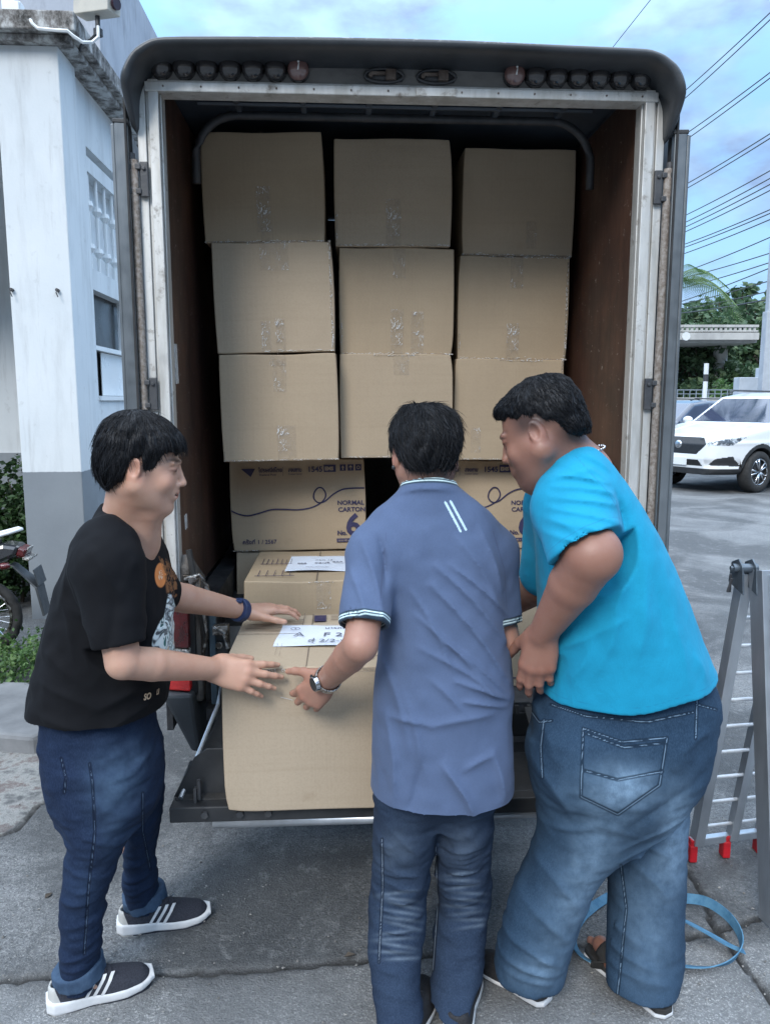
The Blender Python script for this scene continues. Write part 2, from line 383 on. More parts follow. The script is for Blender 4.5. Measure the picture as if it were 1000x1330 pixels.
# ------------------------------------------------------------ signed distance fields -> smooth continuous surfaces
def fr(d, up):
    d = np.array(d, float); d /= np.linalg.norm(d); up = np.array(up, float); up = up - d*np.dot(up, d); up /= np.linalg.norm(up)
    return d, up, np.cross(d, up)
class Field:
    BG = .15
    def __init__(s, lo, hi, h):
        s.lo = np.array(lo, float); s.h = h; s.n = np.ceil((np.array(hi)-s.lo)/h).astype(int)+1
        s.F = np.full(s.n, s.BG, np.float32)
    def reg(s, lo, hi):
        a = np.clip(np.floor((np.array(lo)-s.lo)/s.h).astype(int), 0, s.n); b = np.clip(np.ceil((np.array(hi)-s.lo)/s.h).astype(int)+1, 0, s.n)
        if (b <= a).any(): return None
        sl = tuple(slice(a[i], b[i]) for i in range(3))
        X = (s.lo[0]+np.arange(a[0], b[0])*s.h).astype(np.float32)[:, None, None]
        Y = (s.lo[1]+np.arange(a[1], b[1])*s.h).astype(np.float32)[None, :, None]
        Z = (s.lo[2]+np.arange(a[2], b[2])*s.h).astype(np.float32)[None, None, :]
        return sl, X, Y, Z
    @staticmethod
    def smin(a, b, k):
        if k <= 0: return np.minimum(a, b)
        h = np.maximum(k-np.abs(a-b), 0)/k
        return np.minimum(a, b)-h*h*k*.25
    def add(s, fn, lo, hi, k=.01, m=None):
        m = (k+.012) if m is None else m
        r = s.reg(np.array(lo)-m, np.array(hi)+m)
        if r is None: return s
        sl, X, Y, Z = r; s.F[sl] = s.smin(s.F[sl], fn(X, Y, Z), k); return s
    def sub(s, fn, lo, hi, k=.01):
        r = s.reg(np.array(lo)-k-.01, np.array(hi)+k+.01)
        if r is None: return s
        sl, X, Y, Z = r; s.F[sl] = -s.smin(-s.F[sl], fn(X, Y, Z), k); return s
    def cap(s, a, b, ra, rb=None, k=.01, sub=False):
        rb = ra if rb is None else rb; a = np.array(a, float); b = np.array(b, float); ab = b-a; L2 = max(ab@ab, 1e-9); r = max(ra, rb)
        def fn(X, Y, Z):
            x, y, z = X-a[0], Y-a[1], Z-a[2]; t = np.clip((x*ab[0]+y*ab[1]+z*ab[2])/L2, 0, 1)
            return np.sqrt((x-t*ab[0])**2+(y-t*ab[1])**2+(z-t*ab[2])**2)-(ra+(rb-ra)*t)
        return (s.sub if sub else s.add)(fn, np.minimum(a, b)-r, np.maximum(a, b)+r, k)
    def ell(s, c, r, k=.01, ax=None, sub=False):
        c = np.array(c, float); r = np.array(r, float); A = np.eye(3) if ax is None else np.array(ax)
        def fn(X, Y, Z):
            x, y, z = X-c[0], Y-c[1], Z-c[2]; q = [x*A[i][0]+y*A[i][1]+z*A[i][2] for i in range(3)]
            k0 = np.sqrt(sum((q[i]/r[i])**2 for i in range(3))); k1 = np.sqrt(sum((q[i]/r[i]**2)**2 for i in range(3)))
            return k0*(k0-1)/np.maximum(k1, 1e-6)
        m = r.max(); return (s.sub if sub else s.add)(fn, c-m, c+m, k)
    def loft(s, st, k=.02, u=(1, 0, 0), v=(0, 1, 0), n=(0, 0, 1), e=2.0, cap=.0, sub=False):
        """stations (centre xyz, radius along u, radius along v); cross-sections perpendicular to n"""
        u = np.array(u, float); v = np.array(v, float); n = np.array(n, float)
        C = np.array([q[0] for q in st], float); ru = np.array([q[1] for q in st], float); rv = np.array([q[2] for q in st], float)
        S = C@n; o = np.argsort(S); S, C, ru, rv = S[o], C[o], ru[o], rv[o]
        ss = np.linspace(S[0], S[-1], 240)
        def cub(y):      # monotone-ish cubic
            d = np.gradient(y, S) if len(S) > 2 else np.full(len(S), (y[-1]-y[0])/(S[-1]-S[0]))
            i = np.clip(np.searchsorted(S, ss, side='right')-1, 0, len(S)-2); hh = S[i+1]-S[i]; t = (ss-S[i])/hh
            return (2*t**3-3*t**2+1)*y[i]+(t**3-2*t**2+t)*hh*d[i]+(-2*t**3+3*t**2)*y[i+1]+(t**3-t**2)*hh*d[i+1]
        cu, cv, R1, R2 = cub(C@u), cub(C@v), cub(ru), cub(rv)
        lo = (C-np.maximum(ru, rv)[:, None]*1.05).min(0); hi = (C+np.maximum(ru, rv)[:, None]*1.05).max(0)
        if abs(n[2]) > .9999: lo[2] = C[:, 2].min(); hi[2] = C[:, 2].max()
        def fn(X, Y, Z):
            q = X*n[0]+Y*n[1]+Z*n[2]; a = np.interp(q, ss, cu); b = np.interp(q, ss, cv); r1 = np.interp(q, ss, R1); r2 = np.interp(q, ss, R2)
            pu = X*u[0]+Y*u[1]+Z*u[2]-a; pv = X*v[0]+Y*v[1]+Z*v[2]-b
            if e == 2.0: g = np.sqrt((pu/r1)**2+(pv/r2)**2)
            else: g = (np.abs(pu/r1)**e+np.abs(pv/r2)**e)**(1/e)
            d = (g-1)*np.minimum(r1, r2)
            dc = np.maximum(S[0]-q, q-S[-1])+0*d
            if cap > 0: return (-Field.smin(-d, -(dc+cap*.0), cap)).astype(np.float32)
            return np.maximum(d, dc).astype(np.float32)
        return (s.sub if sub else s.add)(fn, lo, hi, k)
    def disp(s, fn, lo=None, hi=None):
        lo = s.lo if lo is None else lo; hi = s.lo+s.n*s.h if hi is None else hi
        r = s.reg(lo, hi)
        if r is None: return s
        sl, X, Y, Z = r; s.F[sl] += fn(X, Y, Z).astype(np.float32); return s
    def noise(s, amp, size, seed=0, lo=None, hi=None, stretch=(1, 1, 1)):
        rs = np.random.RandomState(seed); T = rs.rand(24, 24, 24).astype(np.float32)*2-1
        def fn(X, Y, Z):
            q = [np.asarray(a)/(size*b)+50 for a, b in zip((X, Y, Z), stretch)]
            i = [np.floor(a).astype(int) for a in q]; f = [a-b for a, b in zip(q, i)]; f = [a*a*(3-2*a) for a in f]
            r = 0
            for dx in (0, 1):
                for dy in (0, 1):
                    for dz in (0, 1):
                        wgt = (f[0] if dx else 1-f[0])*(f[1] if dy else 1-f[1])*(f[2] if dz else 1-f[2])
                        r = r+wgt*T[(i[0]+dx) % 24, (i[1]+dy) % 24, (i[2]+dz) % 24]
            return amp*r
        return s.disp(fn, lo, hi)
    def folds(s, segs, Y, side=-1, Yc=None, lo=None, hi=None):
        """cloth folds: (px1,py1,px2,py2,width m,height m) drawn on the side that faces -Y (side -1)"""
        for (x1, y1, x2, y2, wd, am) in segs:
            a = W(x1, y1, Y)[[0, 2]]; b = W(x2, y2, Y)[[0, 2]]; ab = b-a; L2 = ab@ab
            mg = wd*3
            l_ = np.array([min(a[0], b[0])-mg, s.lo[1], min(a[1], b[1])-mg]); h_ = np.array([max(a[0], b[0])+mg, (Yc if Yc is not None else 1e3), max(a[1], b[1])+mg])
            def fn(X, Y_, Z):
                x, z = X-a[0], Z-a[1]; t = (x*ab[0]+z*ab[1])/L2; tc_ = np.clip(t, 0, 1)
                # bend the fold a little so that it does not look ruled
                bow = .18*math.sqrt(L2)*np.sin(tc_*math.pi)*.25
                nx, nz_ = -ab[1]/math.sqrt(L2), ab[0]/math.sqrt(L2)
                d = np.sqrt((x-tc_*ab[0]-nx*bow)**2+(z-tc_*ab[1]-nz_*bow)**2)
                tap = np.sin(np.clip(tc_*.86+.07, 0, 1)*math.pi)**.7
                return -am*np.exp(-(np.abs(d)/wd)**1.35)*tap+0*Y_
            s.disp(fn, l_, np.minimum(h_, s.lo+s.n*s.h))
        return s
    def mesh(s):
        F = s.F; S = F < 0; n = np.array(F.shape)
        I = S[:-1, :-1, :-1]; allin = I.copy(); anyin = I.copy()
        for dx in (0, 1):
            for dy in (0, 1):
                for dz in (0, 1):
                    q = S[dx:n[0]-1+dx, dy:n[1]-1+dy, dz:n[2]-1+dz]; allin &= q; anyin |= q
        act = anyin & ~allin; c = np.argwhere(act); idx = np.full(act.shape, -1, np.int32); idx[act] = np.arange(len(c))
        acc = np.zeros((len(c), 3)); cnt = np.zeros(len(c)); cor = [(0,0,0),(1,0,0),(0,1,0),(1,1,0),(0,0,1),(1,0,1),(0,1,1),(1,1,1)]
        val = [F[c[:, 0]+d[0], c[:, 1]+d[1], c[:, 2]+d[2]] for d in cor]
        for (i, j) in ((0,1),(2,3),(4,5),(6,7),(0,2),(1,3),(4,6),(5,7),(0,4),(1,5),(2,6),(3,7)):
            a, b = val[i], val[j]; m = (a < 0) != (b < 0); t = np.where(m, a/np.where(m, a-b, 1), 0)
            p = np.array(cor[i])[None]+t[:, None]*(np.array(cor[j])-np.array(cor[i]))[None]
            acc += p*m[:, None]; cnt += m
        V = s.lo+(c+acc/cnt[:, None])*s.h
        Q = []
        for ax in range(3):
            sl1 = [slice(None)]*3; sl2 = [slice(None)]*3; sl1[ax] = slice(0, -1); sl2[ax] = slice(1, None)
            A, B = S[tuple(sl1)], S[tuple(sl2)]; e = np.argwhere(A != B)
            o1, o2 = [a for a in range(3) if a != ax]
            ok = (e[:, o1] > 0) & (e[:, o2] > 0) & (e[:, o1] < n[o1]-1) & (e[:, o2] < n[o2]-1); e = e[ok]
            ins = A[e[:, 0], e[:, 1], e[:, 2]]
            def g(d1, d2):
                k = e.copy(); k[:, o1] -= d1; k[:, o2] -= d2; return idx[k[:, 0], k[:, 1], k[:, 2]]
            q = np.stack([g(1, 1), g(0, 1), g(0, 0), g(1, 0)], 1)
            flip = ins if ax != 1 else ~ins
            q[~flip] = q[~flip][:, ::-1]; Q.append(q)
        Q = np.concatenate(Q); return V, Q
def relax(V, Q, it=1, f=.5):
    for _ in range(it):
        A = np.zeros_like(V); N = np.zeros(len(V))
        for i in range(4):
            a, b = Q[:, i], Q[:, (i+1) % 4]
            for k in range(3):
                A[:, k] += np.bincount(a, V[b, k], len(V))+np.bincount(b, V[a, k], len(V))
            N += np.bincount(a, minlength=len(V))+np.bincount(b, minlength=len(V))
        V = V*(1-f)+f*A/np.maximum(N, 1)[:, None]
    return V
def vnorm(V, Q):
    d1 = V[Q[:, 2]]-V[Q[:, 0]]; d2 = V[Q[:, 3]]-V[Q[:, 1]]; n = np.cross(d1, d2); N = np.zeros_like(V)
    for i in range(4):
        for k in range(3): N[:, k] += np.bincount(Q[:, i], n[:, k], len(V))
    return N/np.maximum(np.linalg.norm(N, axis=1), 1e-12)[:, None]
def keep_big(V, Q, frac=.02):
    """drop tiny loose islands"""
    n = len(V); lab = np.arange(n)
    for _ in range(400):
        m = np.minimum.reduce([lab[Q[:, i]] for i in range(4)]); new = lab.copy()
        for i in range(4): np.minimum.at(new, Q[:, i], m)
        new = new[new]; new = new[new]
        if (new == lab).all(): break
        lab = new
    u, inv, ct = np.unique(lab, return_inverse=True, return_counts=True); ok = ct[inv] > frac*n
    if ok.all(): return V, Q
    re = np.cumsum(ok)-1; Q = Q[ok[Q].all(1)]; return V[ok], re[Q]
def seg_dist(px, py, segs):
    """pixel distance from (px,py) to polylines"""
    D = np.full(px.shape, 1e3)
    for line in segs:
        for (a, b) in zip(line[:-1], line[1:]):
            ax, ay = a; bx, by = b; dx, dy = bx-ax, by-ay; L2 = dx*dx+dy*dy+1e-9
            t = np.clip(((px-ax)*dx+(py-ay)*dy)/L2, 0, 1); D = np.minimum(D, np.hypot(px-ax-t*dx, py-ay-t*dy))
    return D
def blob(px, py, cx, cy, rx, ry, ang=0):
    c, s_ = math.cos(ang), math.sin(ang); x, y = px-cx, py-cy
    return np.exp(-(((x*c+y*s_)/rx)**2+((-x*s_+y*c)/ry)**2))
def catmull(P, n=8):
    P = [np.array(p, float) for p in P]; o = []
    for i in range(len(P)-1):
        p0, p1, p2, p3 = P[max(i-1, 0)], P[i], P[i+1], P[min(i+2, len(P)-1)]
        for k in range(n):
            t = k/n; o.append(.5*((2*p1)+(-p0+p2)*t+(2*p0-5*p1+4*p2-p3)*t*t+(-p0+3*p1-3*p2+p3)*t**3))
    o.append(P[-1]); return o
def text(s, size, parent, m, loc, rot, name='printed_text', bold=0.0, sx=1.0, align='LEFT', ext=.0002):
    cu = bpy.data.curves.new(name, 'FONT'); cu.body = s; cu.size = size; cu.extrude = ext; cu.offset = bold; cu.align_x = align; cu.resolution_u = 3
    t = bpy.data.objects.new(name, cu); COL.objects.link(t)
    dg = bpy.context.evaluated_depsgraph_get(); dg.update(); me = bpy.data.meshes.new_from_object(t.evaluated_get(dg)); bpy.data.objects.remove(t)
    me.name = name; me.materials.clear()
    o = link(name, me, m, parent, loc); o.rotation_euler = rot; o.scale = (sx, 1, 1)
    return o
M['lens_red_dark'] = pm('dark_red_lens', (.10, .004, .006), (.045, .003, .004), 30, .12, .3, spec=.8)
M['lens_red'] = pm('red_lens', (.72, .02, .018), (.55, .012, .012), 40, .15, .3, bscale=120, spec=.8)
M['lens_white'] = pm('clear_lamp_lens', (.42, .42, .40), (.08, .07, .06), 60, .12, .5, bscale=90, spec=.9, lo=.42, hi=.58)
M['black_plastic2'] = pm('grey_bumper_plastic', (.055, .062, .068), (.04, .045, .05), 9, .55, .15)
M['chrome_dirty'] = pm('dirty_chrome', (.50, .49, .47), (.09, .08, .07), 30, .3, .4, metal=.9, lo=.42, hi=.58)
def m_sleeve():
    t = NT('clear_plastic_sleeve'); n = t.noise(12, 3); t.base((.8, .85, .9)); t.set(Roughness=.12, Alpha=.10); t.bump(n, .4, .01); return t.m
M['sleeve'] = m_sleeve()
M['rust_rod'] = pm('worn_white_rod', (.32, .29, .26), (.15, .115, .09), 90, .6, .6, lo=.35, hi=.65)
M['door_alu'] = pm('dull_door_edge', (.20, .22, .235), (.12, .135, .145), 12, .4, .15, metal=.6, stretch=(1, 1, .1))
# ============================================================ GROUND
def G(px, py):
    v = (py-665)/1000; Y = CAM_H*(_c-_s*v)/(_s+_c*v); return W(px, py, Y)[:2]
def ground():
    def axis(a, b, d, far):
        core = list(np.arange(a, b+1e-6, d)); st = d; lo = []; x = a
        while x > -far: st *= 1.22; x -= st; lo.append(x)
        hi = []; x = b; st = d
        while x < far: st *= 1.22; x += st; hi.append(x)
        return np.array(lo[::-1]+core+hi)
    xs = axis(-2.0, 2.0, .014, 1500); ys = axis(1.45, 4.2, .014, 1500)
    X, Y = np.meshgrid(xs, ys, indexing='ij')
    lines = [[(-300, 1290), (0, 1272), (120, 1266), (260, 1262), (470, 1246), (640, 1236), (760, 1226), (910, 1214), (1000, 1190), (1300, 1150)],
             [(740, 1000), (850, 1090), (905, 1150), (930, 1205), (1000, 1295), (1080, 1390)],
             [(-200, 1120), (0, 1086), (45, 1050), (66, 1028), (60, 960), (20, 935), (-200, 930)],
             [(700, 600), (868, 688), (935, 712), (1002, 736), (1300, 850)], [(650, 720), (880, 722), (1100, 724), (1500, 728)],
             [(-400, 900), (46, 872), (200, 868), (900, 862)]]
    D = np.full(X.shape, 9.0); rs = np.random.RandomState(4)
    for ln in lines:
        P = [G(*p) for p in ln]
        Q = catmull(P, 14); Q = [q+rs.randn(2)*.004 for q in Q]
        for a, b in zip(Q[:-1], Q[1:]):
            dx, dy = b-a; L2 = dx*dx+dy*dy+1e-9; t = np.clip(((X-a[0])*dx+(Y-a[1])*dy)/L2, 0, 1)
            D = np.minimum(D, np.hypot(X-a[0]-t*dx, Y-a[1]-t*dy))
    def nz_(size, seed):
        T = np.random.RandomState(seed).rand(64, 64)*2-1; a = X/size+500; b = Y/size+500; i = np.floor(a).astype(int); j = np.floor(b).astype(int)
        f = a-i; g = b-j; f = f*f*(3-2*f); g = g*g*(3-2*g)
        return (T[i % 64, j % 64]*(1-f)+T[(i+1) % 64, j % 64]*f)*(1-g)+(T[i % 64, (j+1) % 64]*(1-f)+T[(i+1) % 64, (j+1) % 64]*f)*g
    near = np.exp(-(np.maximum(np.hypot(X, Y-2)-3, 0)/2)**2)
    Z = (nz_(.5, 1)*.004+nz_(.12, 2)*.0016+nz_(.035, 3)*.0016)*near
    gw = .0075*(1+.6*nz_(.08, 9)); Z -= .016*np.exp(-(D/gw)**4)*near
    n, m = X.shape; V = np.stack([X.ravel(), Y.ravel(), Z.ravel()], 1)
    I = np.arange(n*m).reshape(n, m); Q = np.stack([I[:-1, :-1].ravel(), I[1:, :-1].ravel(), I[1:, 1:].ravel(), I[:-1, 1:].ravel()], 1)
    patch = [G(*p) for p in [(-200, 1120), (0, 1088), (45, 1052), (68, 1028), (62, 960), (20, 932), (-200, 930)]]
    # inside test for the broken patch beside the column
    ins = np.zeros(X.shape, bool); k = len(patch)
    for a in range(k):
        (x1, y1), (x2, y2) = patch[a], patch[(a+1) % k]
        c = ((y1 > Y) != (y2 > Y)) & (X < (x2-x1)*(Y-y1)/(y2-y1+1e-12)+x1); ins ^= c
    fg = G(470, 1246)[1]
    front = np.clip((fg+.02*0-(Y-(X*.06)))/.02+.5, 0, 1)
    t = NT('weathered_concrete')
    a1 = t.voro(150); a2 = t.noise(38, 9, .75); a3 = t.noise(2.2, 6, .6); a4 = t.noise(160, 4, .7); st = t.noise(.9, 5, .6, dist=.8); a5 = t.noise(9, 5, .65)
    c = t.ramp(a3, [(.3, (.15, .157, .162)), (.7, (.25, .255, .256))])
    c = t.mix(t.ramp(a2, [(.42, .55), (.58, 0)]), c, (.06, .064, .068))
    c = t.mix(t.math('MULTIPLY', t.ramp(a4, [(.54, 0), (.64, .95)]), t.math('ADD', t.math('MULTIPLY', t.attr('front'), .55), .45)), c, (.60, .60, .58))
    c = t.mix(t.math('MULTIPLY', t.ramp(t.noise(85, 3, .6), [(.60, 0), (.68, .7)]), t.math('ADD', t.math('MULTIPLY', t.attr('front'), .6), .3)), c, (.55, .55, .53))
    c = t.mix(t.ramp(t.noise(75, 5, .8), [(.40, .6), (.47, 0)]), c, (.035, .037, .04))
    c = t.mix(t.ramp(a1, [(.0, .55), (.16, .0)]), c, (.30, .30, .29))
    c = t.mix(t.ramp(st, [(.42, .0), (.56, .7)]), c, (.042, .045, .048))
    c = t.mix(t.ramp(t.noise(14, 6, .75, dist=.5), [(.56, 0), (.66, .5)]), c, (.26, .265, .265))
    c = t.mix(t.math('MULTIPLY', t.attr('patch'), .75), c, t.ramp(a5, [(.36, (.10, .10, .10)), (.50, (.34, .34, .32)), (.6, (.16, .12, .11)), (.72, (.30, .30, .28))]))
    c = t.mix(t.math('MULTIPLY', t.attr('front'), .35), c, (.27, .275, .275))
    c = t.mix(t.sstep(t.attr('joint'), .003, .016, .95, 0), c, (.010, .010, .010))
    c = t.mix(t.math('MULTIPLY', t.sstep(t.attr('joint'), .0, .09, .5, 0), t.ramp(a5, [(.4, 0), (.6, 1)])), c, (.05, .05, .05))
    t.base(c); t.l(t.ramp(a2, [(.3, .62), (.7, .9)]), t.p.inputs['Roughness'])
    hh = t.math('ADD', t.math('MULTIPLY', a1, -.35), t.math('ADD', t.math('MULTIPLY', a2, 1.2), t.math('MULTIPLY', a4, .9)))
    t.bump(hh, .8, .007)
    me = mesh_np('ground', V, Q, True, {'joint': np.minimum(D, .3).ravel(), 'patch': ins.ravel().astype(float), 'front': (front*near).ravel()})
    tag(link('ground', me, t.m), kind='structure')
ground()

# ============================================================ BUILDING on the left
def m_wall():
    t = NT('stained_white_render'); x, y, z = t.xyz()
    n = t.noise(1.6, 7, .6); s_ = t.noise(5, 7, .65, stretch=(1.2, 1.2, .22)); f = t.noise(55, 4); lo = t.noise(11, 6, .65)
    c = t.ramp(n, [(.3, (.64, .67, .68)), (.7, (.56, .60, .62))])
    c = t.mix(t.ramp(s_, [(.5, 0), (.8, .45)]), c, (.30, .31, .31))
    c = t.mix(t.ramp(lo, [(.62, 0), (.72, .3)]), c, (.30, .31, .30))
    c = t.mix(t.ramp(t.noise(16, 6, .7, stretch=(1, 1, .08)), [(.56, 0), (.72, .35)]), c, (.28, .28, .27)); g = t.sstep(t.math('ADD', z, t.math('MULTIPLY', t.noise(30, 3), .008)), 1.090, 1.096, 1, 0); c = t.mix(g, c, t.ramp(n, [(.3, (.22, .245, .265)), (.7, (.17, .19, .21))]))
    t.base(c); t.set(Roughness=.8); t.bump(t.math('ADD', f, lo), .15, .006); return t.m
def m_stain():
    t = NT('mould_stained_ledge')
    n = t.noise(9, 8, .7, stretch=(1, 1, .7)); m2 = t.noise(34, 6, .7)
    c = t.ramp(n, [(.40, (.46, .47, .46)), (.53, (.17, .16, .15)), (.64, (.03, .028, .025))])
    c = t.mix(t.ramp(m2, [(.5, 0), (.7, .5)]), c, (.35, .35, .34)); t.base(c); t.set(Roughness=.85); t.bump(m2, .4, .01); return t.m
def m_upper():
    t = NT('upper_wall_render'); n = t.noise(2.5, 7, .65); s_ = t.noise(7, 7, .7, stretch=(1, 1, .3))
    c = t.ramp(n, [(.3, (.42, .45, .50)), (.7, (.33, .36, .41))]); c = t.mix(t.ramp(s_, [(.48, 0), (.75, .6)]), c, (.17, .18, .20)); t.base(c); t.set(Roughness=.85); t.bump(s_, .2, .01); return t.m
M['wall'] = m_wall(); M['stain'] = m_stain(); M['upper'] = m_upper()
M['dark_glass'] = pm('dark_window_glass', (.010, .011, .012), (.022, .024, .026), 2, .25, 0, spec=.25)
M['dado'] = pm('grey_dado', (.24, .265, .285), (.18, .20, .22), 3, .8, .2)
M['recess'] = pm('recess_dark', (.035, .038, .04), (.02, .022, .024), 3, .8, .1)
bld = empty('white_building', (-2.19, 5.55, 0), R(3.3))
tag(bld, 'white two storey building with square corner column, grey dado, mould stained ledge and balustrade opening', 'building')
# local frame: x to the right, y away; column corner (front right) at the origin
MB().box2((-.42, 0, -.05), (0, .34, 3.95)).build('column', M['wall'], bld, bevel=.008)
sidewall = MB()
X0 = -.05; DK = -.18
def swall(y0, y1, z0, z1): sidewall.box2((DK, y0, z0), (X0, y1, z1))
# side wall with openings: balustrade (y .62..2.1, z 2.62..3.28) slot (z 3.42..3.5) window (y .62..3.4, z 1.63..2.45)
swall(.3402, .66, -.05, 3.95); swall(.66, 6, 3.52, 3.95); swall(.66, 6, 3.34, 3.45); swall(.66, 6, 2.46, 2.62); swall(.66, 6, -.05, 1.60)
swall(2.6, 6, 2.62, 3.34); swall(3.4, 6, 1.60, 2.46); swall(3.2, 6, 3.45, 3.52)
sidewall.build('side_wall', M['wall'], bld)
MB().box2((-.55, -.35+.27, 3.9501), (.10, 6.2, 3.99)).box2((-.55, -.14, 3.9901), (.16, 6.2, 4.11)).box2((-4.2, -.14, 3.9903), (-.5503, .9, 4.1095)).build('ledge', M['stain'], bld, bevel=.01)
MB().box2((-4.2, 1.0, 4.1105), (-.0, 7.6, 5.35)).build('upper_wall', M['upper'], bld)
MB().box2((-4.2, .02, 3.15), (-.4605, .3, 3.95)).build('beam', M['wall'], bld)
# recessed front wall at the far left, dark window and dado
MB().box2((-4.2, 1.5, 2.9), (-.17, 1.6, 3.95)).box2((-4.2, 1.5, 1.13), (-.86, 1.6, 2.9)).build('rear_wall', M['wall'], bld)
MB().box2((-4.2, 1.485, -.05), (-.17, 1.6, 1.13)).build('dado', M['dado'], bld)
wdw = MB().box2((-.86, 1.50, 1.1305), (-.80, 1.56, 2.9)).box2((-.86, 1.50, 2.0), (-.17, 1.55, 2.03)).box2((-.52, 1.50, 1.1305), (-.49, 1.55, 2.9)).build('window_frame', M['white_paint'], bld)
MB().box2((-.80, 1.57, 1.13), (-.17, 1.58, 2.9)).build('window_glass', M['dark_glass'], wdw)
# balustrade
bal = MB()
for i in range(9):
    y = .74+i*.215
    bal.cyl((-.08, y, 2.62), (-.08, y, 3.34), .014, n=8)
    for z0 in (2.78, 3.10):
        bal.cyl((-.08, y, z0), (-.08, y, z0+.035), .040, .030, n=10); bal.cyl((-.08, y, z0-.035), (-.08, y, z0), .018, .040, n=10)
bal.build('balustrade', M['white_paint'], bld, smooth=False)
MB().box2((-.165, .661, 2.621), (-.155, 2.599, 3.339)).build('recess_panel', M['wall'], bld)
# side window
sw = MB()
for (a, b) in (((-.12, .66, 2.0), (-.07, 3.4, 2.035)), ((-.12, .66, 1.60), (-.03, 3.4, 1.635)), ((-.12, .66, 1.635), (-.09, .70, 2.46)), ((-.12, 1.55, 2.035), (-.10, 1.59, 2.46)), ((-.12, 2.3, 2.035), (-.10, 2.34, 2.46))): sw.box2(a, b)
sf = sw.build('window_frame', M['white_paint'], bld)
MB().box2((-.15, .66, 1.60), (-.14, 3.4, 2.46)).build('window_glass', M['dark_glass'], sf)
MB().box2((-.125, 1.0, 1.64), (-.118, 3.3, 1.995)).build('window_panel', M['white_paint'], sf)
MB().box2((X0-.001, .345, -.05), (X0+.004, 6, 1.09)).build('dado', M['dado'], bld)
for px in (-.40, -.09):
    MB().cyl((px, 0, 2.36), (px, -.03, 2.36), .012, n=8).tube([(px, -.03, 2.36), (px, -.045, 2.34), (px+.01, -.04, 2.31)], .004, 6).build('screw_hook', M['dark_metal'], bld)

# CCTV camera + junction box + cable
cv = empty('security_camera', tuple(W(128, 40, 5.5)), R(-25))
tag(cv, 'cream bullet security camera on a curved bracket above the stained ledge', 'security camera')
cvb = MB().box((-.02, .02, .16), (.30, .12, .11), Matrix.Rotation(R(6), 3, 'Y')).box((-.02, .02, .225), (.36, .145, .012), Matrix.Rotation(R(6), 3, 'Y')).build('camera_housing', pm('cream_plastic', (.55, .52, .44), (.45, .43, .38), 6, .5, .05), cv, bevel=.012)
MB().cyl((.135, .02, .145), (.155, .02, .142), .036, n=16).build('lens', pm('lens_glass', (.05, .02, .03), (.02, .01, .02), 5, .1, 0), cv)
MB().cyl((-.02, .02, .10), (-.02, .02, 0), .016, n=12).cyl((-.02, .02, .02), (-.02, .02, -.02), .03, n=12).tube([(-.02, .02, .0), (-.10, .03, -.03), (-.2, .05, -.03), (-.3, .12, -.035)], .012, 8).build('bracket', M['dark_metal'], cv)
tag(MB().tube([tuple(W(*p)) for p in ((128, 34, 5.49), (128, 48, 5.48), (120, 55, 5.47), (108, 55, 5.43), (96, 47, 5.40), (88, 40, 5.38), (70, 39, 5.38), (50, 37, 5.38), (42, 30, 5.38), (38, 20, 5.45), (30, 17, 5.5))], .011, 6).build('cable', M['white_paint']), 'thin pale cable running from the grey junction box along the ledge to the camera', 'cable')
jb = empty('junction_box', tuple(W(18, 18, 5.5)), R(4)); tag(jb, 'small pale grey junction box fixed on the upper wall of the building', 'junction box')
MB().box((0, 0, 0), (.125, .08, .135)).build('housing', M['white_paint'], jb, bevel=.012); MB().box((0, -.045, 0), (.11, .012, .12)).cyl((0, 0, .06), (0, 0, .22), .013, n=8).build('cover', M['white_paint'], jb, bevel=.004)

# ============================================================ FOLIAGE
def leaves(name, C, size, m, parent=None, loc=(0, 0, 0), long=1.7, seed=0, up=.3):
    """one mesh of many small folded leaves centred on the points C"""
    rs = np.random.RandomState(seed); n = len(C); d = rs.randn(n, 3); d[:, 2] = d[:, 2]*.6-up; d /= np.linalg.norm(d, axis=1)[:, None]
    a = rs.randn(n, 3); s_ = np.cross(d, a); s_ /= np.linalg.norm(s_, axis=1)[:, None]; nn = np.cross(d, s_)
    sz = size*(.6+.8*rs.rand(n))[:, None]
    P0 = C; P1 = C+d*sz*long*.5+s_*sz*.5+nn*sz*.12; P2 = C+d*sz*long; P3 = C+d*sz*long*.5-s_*sz*.5+nn*sz*.12
    V = np.stack([P0, P1, P2, P3], 1).reshape(-1, 3); Q = np.arange(4*n).reshape(n, 4)
    r = np.repeat(np.clip(rs.rand(n)*.8+.2*rs.rand(), 0, 1), 4)
    me = mesh_np(name, V-np.array(loc)[None], Q, False, {'rnd': r}); return link(name, me, m, parent, loc if parent is None else None)
def crown_pts(n, blobs, rs, shell=.55):
    w_ = np.array([b[1][0]*b[1][1]*b[1][2] for b in blobs])**.67; k = rs.choice(len(blobs), n, p=w_/w_.sum()); P = np.zeros((n, 3))
    d = rs.randn(n, 3); d /= np.linalg.norm(d, axis=1)[:, None]; r = (shell+(1-shell)*rs.rand(n))**.8*(1+.08*rs.randn(n))
    for i, b in enumerate(blobs):
        m = k == i; P[m] = np.array(b[0])+d[m]*r[m, None]*np.array(b[1])
    return P
rs = np.random.RandomState(11)
hp = W(0, 700, 6.0)
hb = [((-3.0+rs.uniform(-1.3, .42), 5.95+rs.uniform(-.2, .25), rs.uniform(.1, 1.10)), (.22, .22, .2)) for _ in range(46)]
hr = empty('hedge', (-3.2, 6.0, 0)); tag(hr, 'dark green clipped hedge growing beside the white column', 'hedge')
leaves('foliage', crown_pts(17000, hb, rs)-np.array([-3.2, 6.0, 0]), .030, M['leaf_hedge'], hr, seed=3)
st = MB()
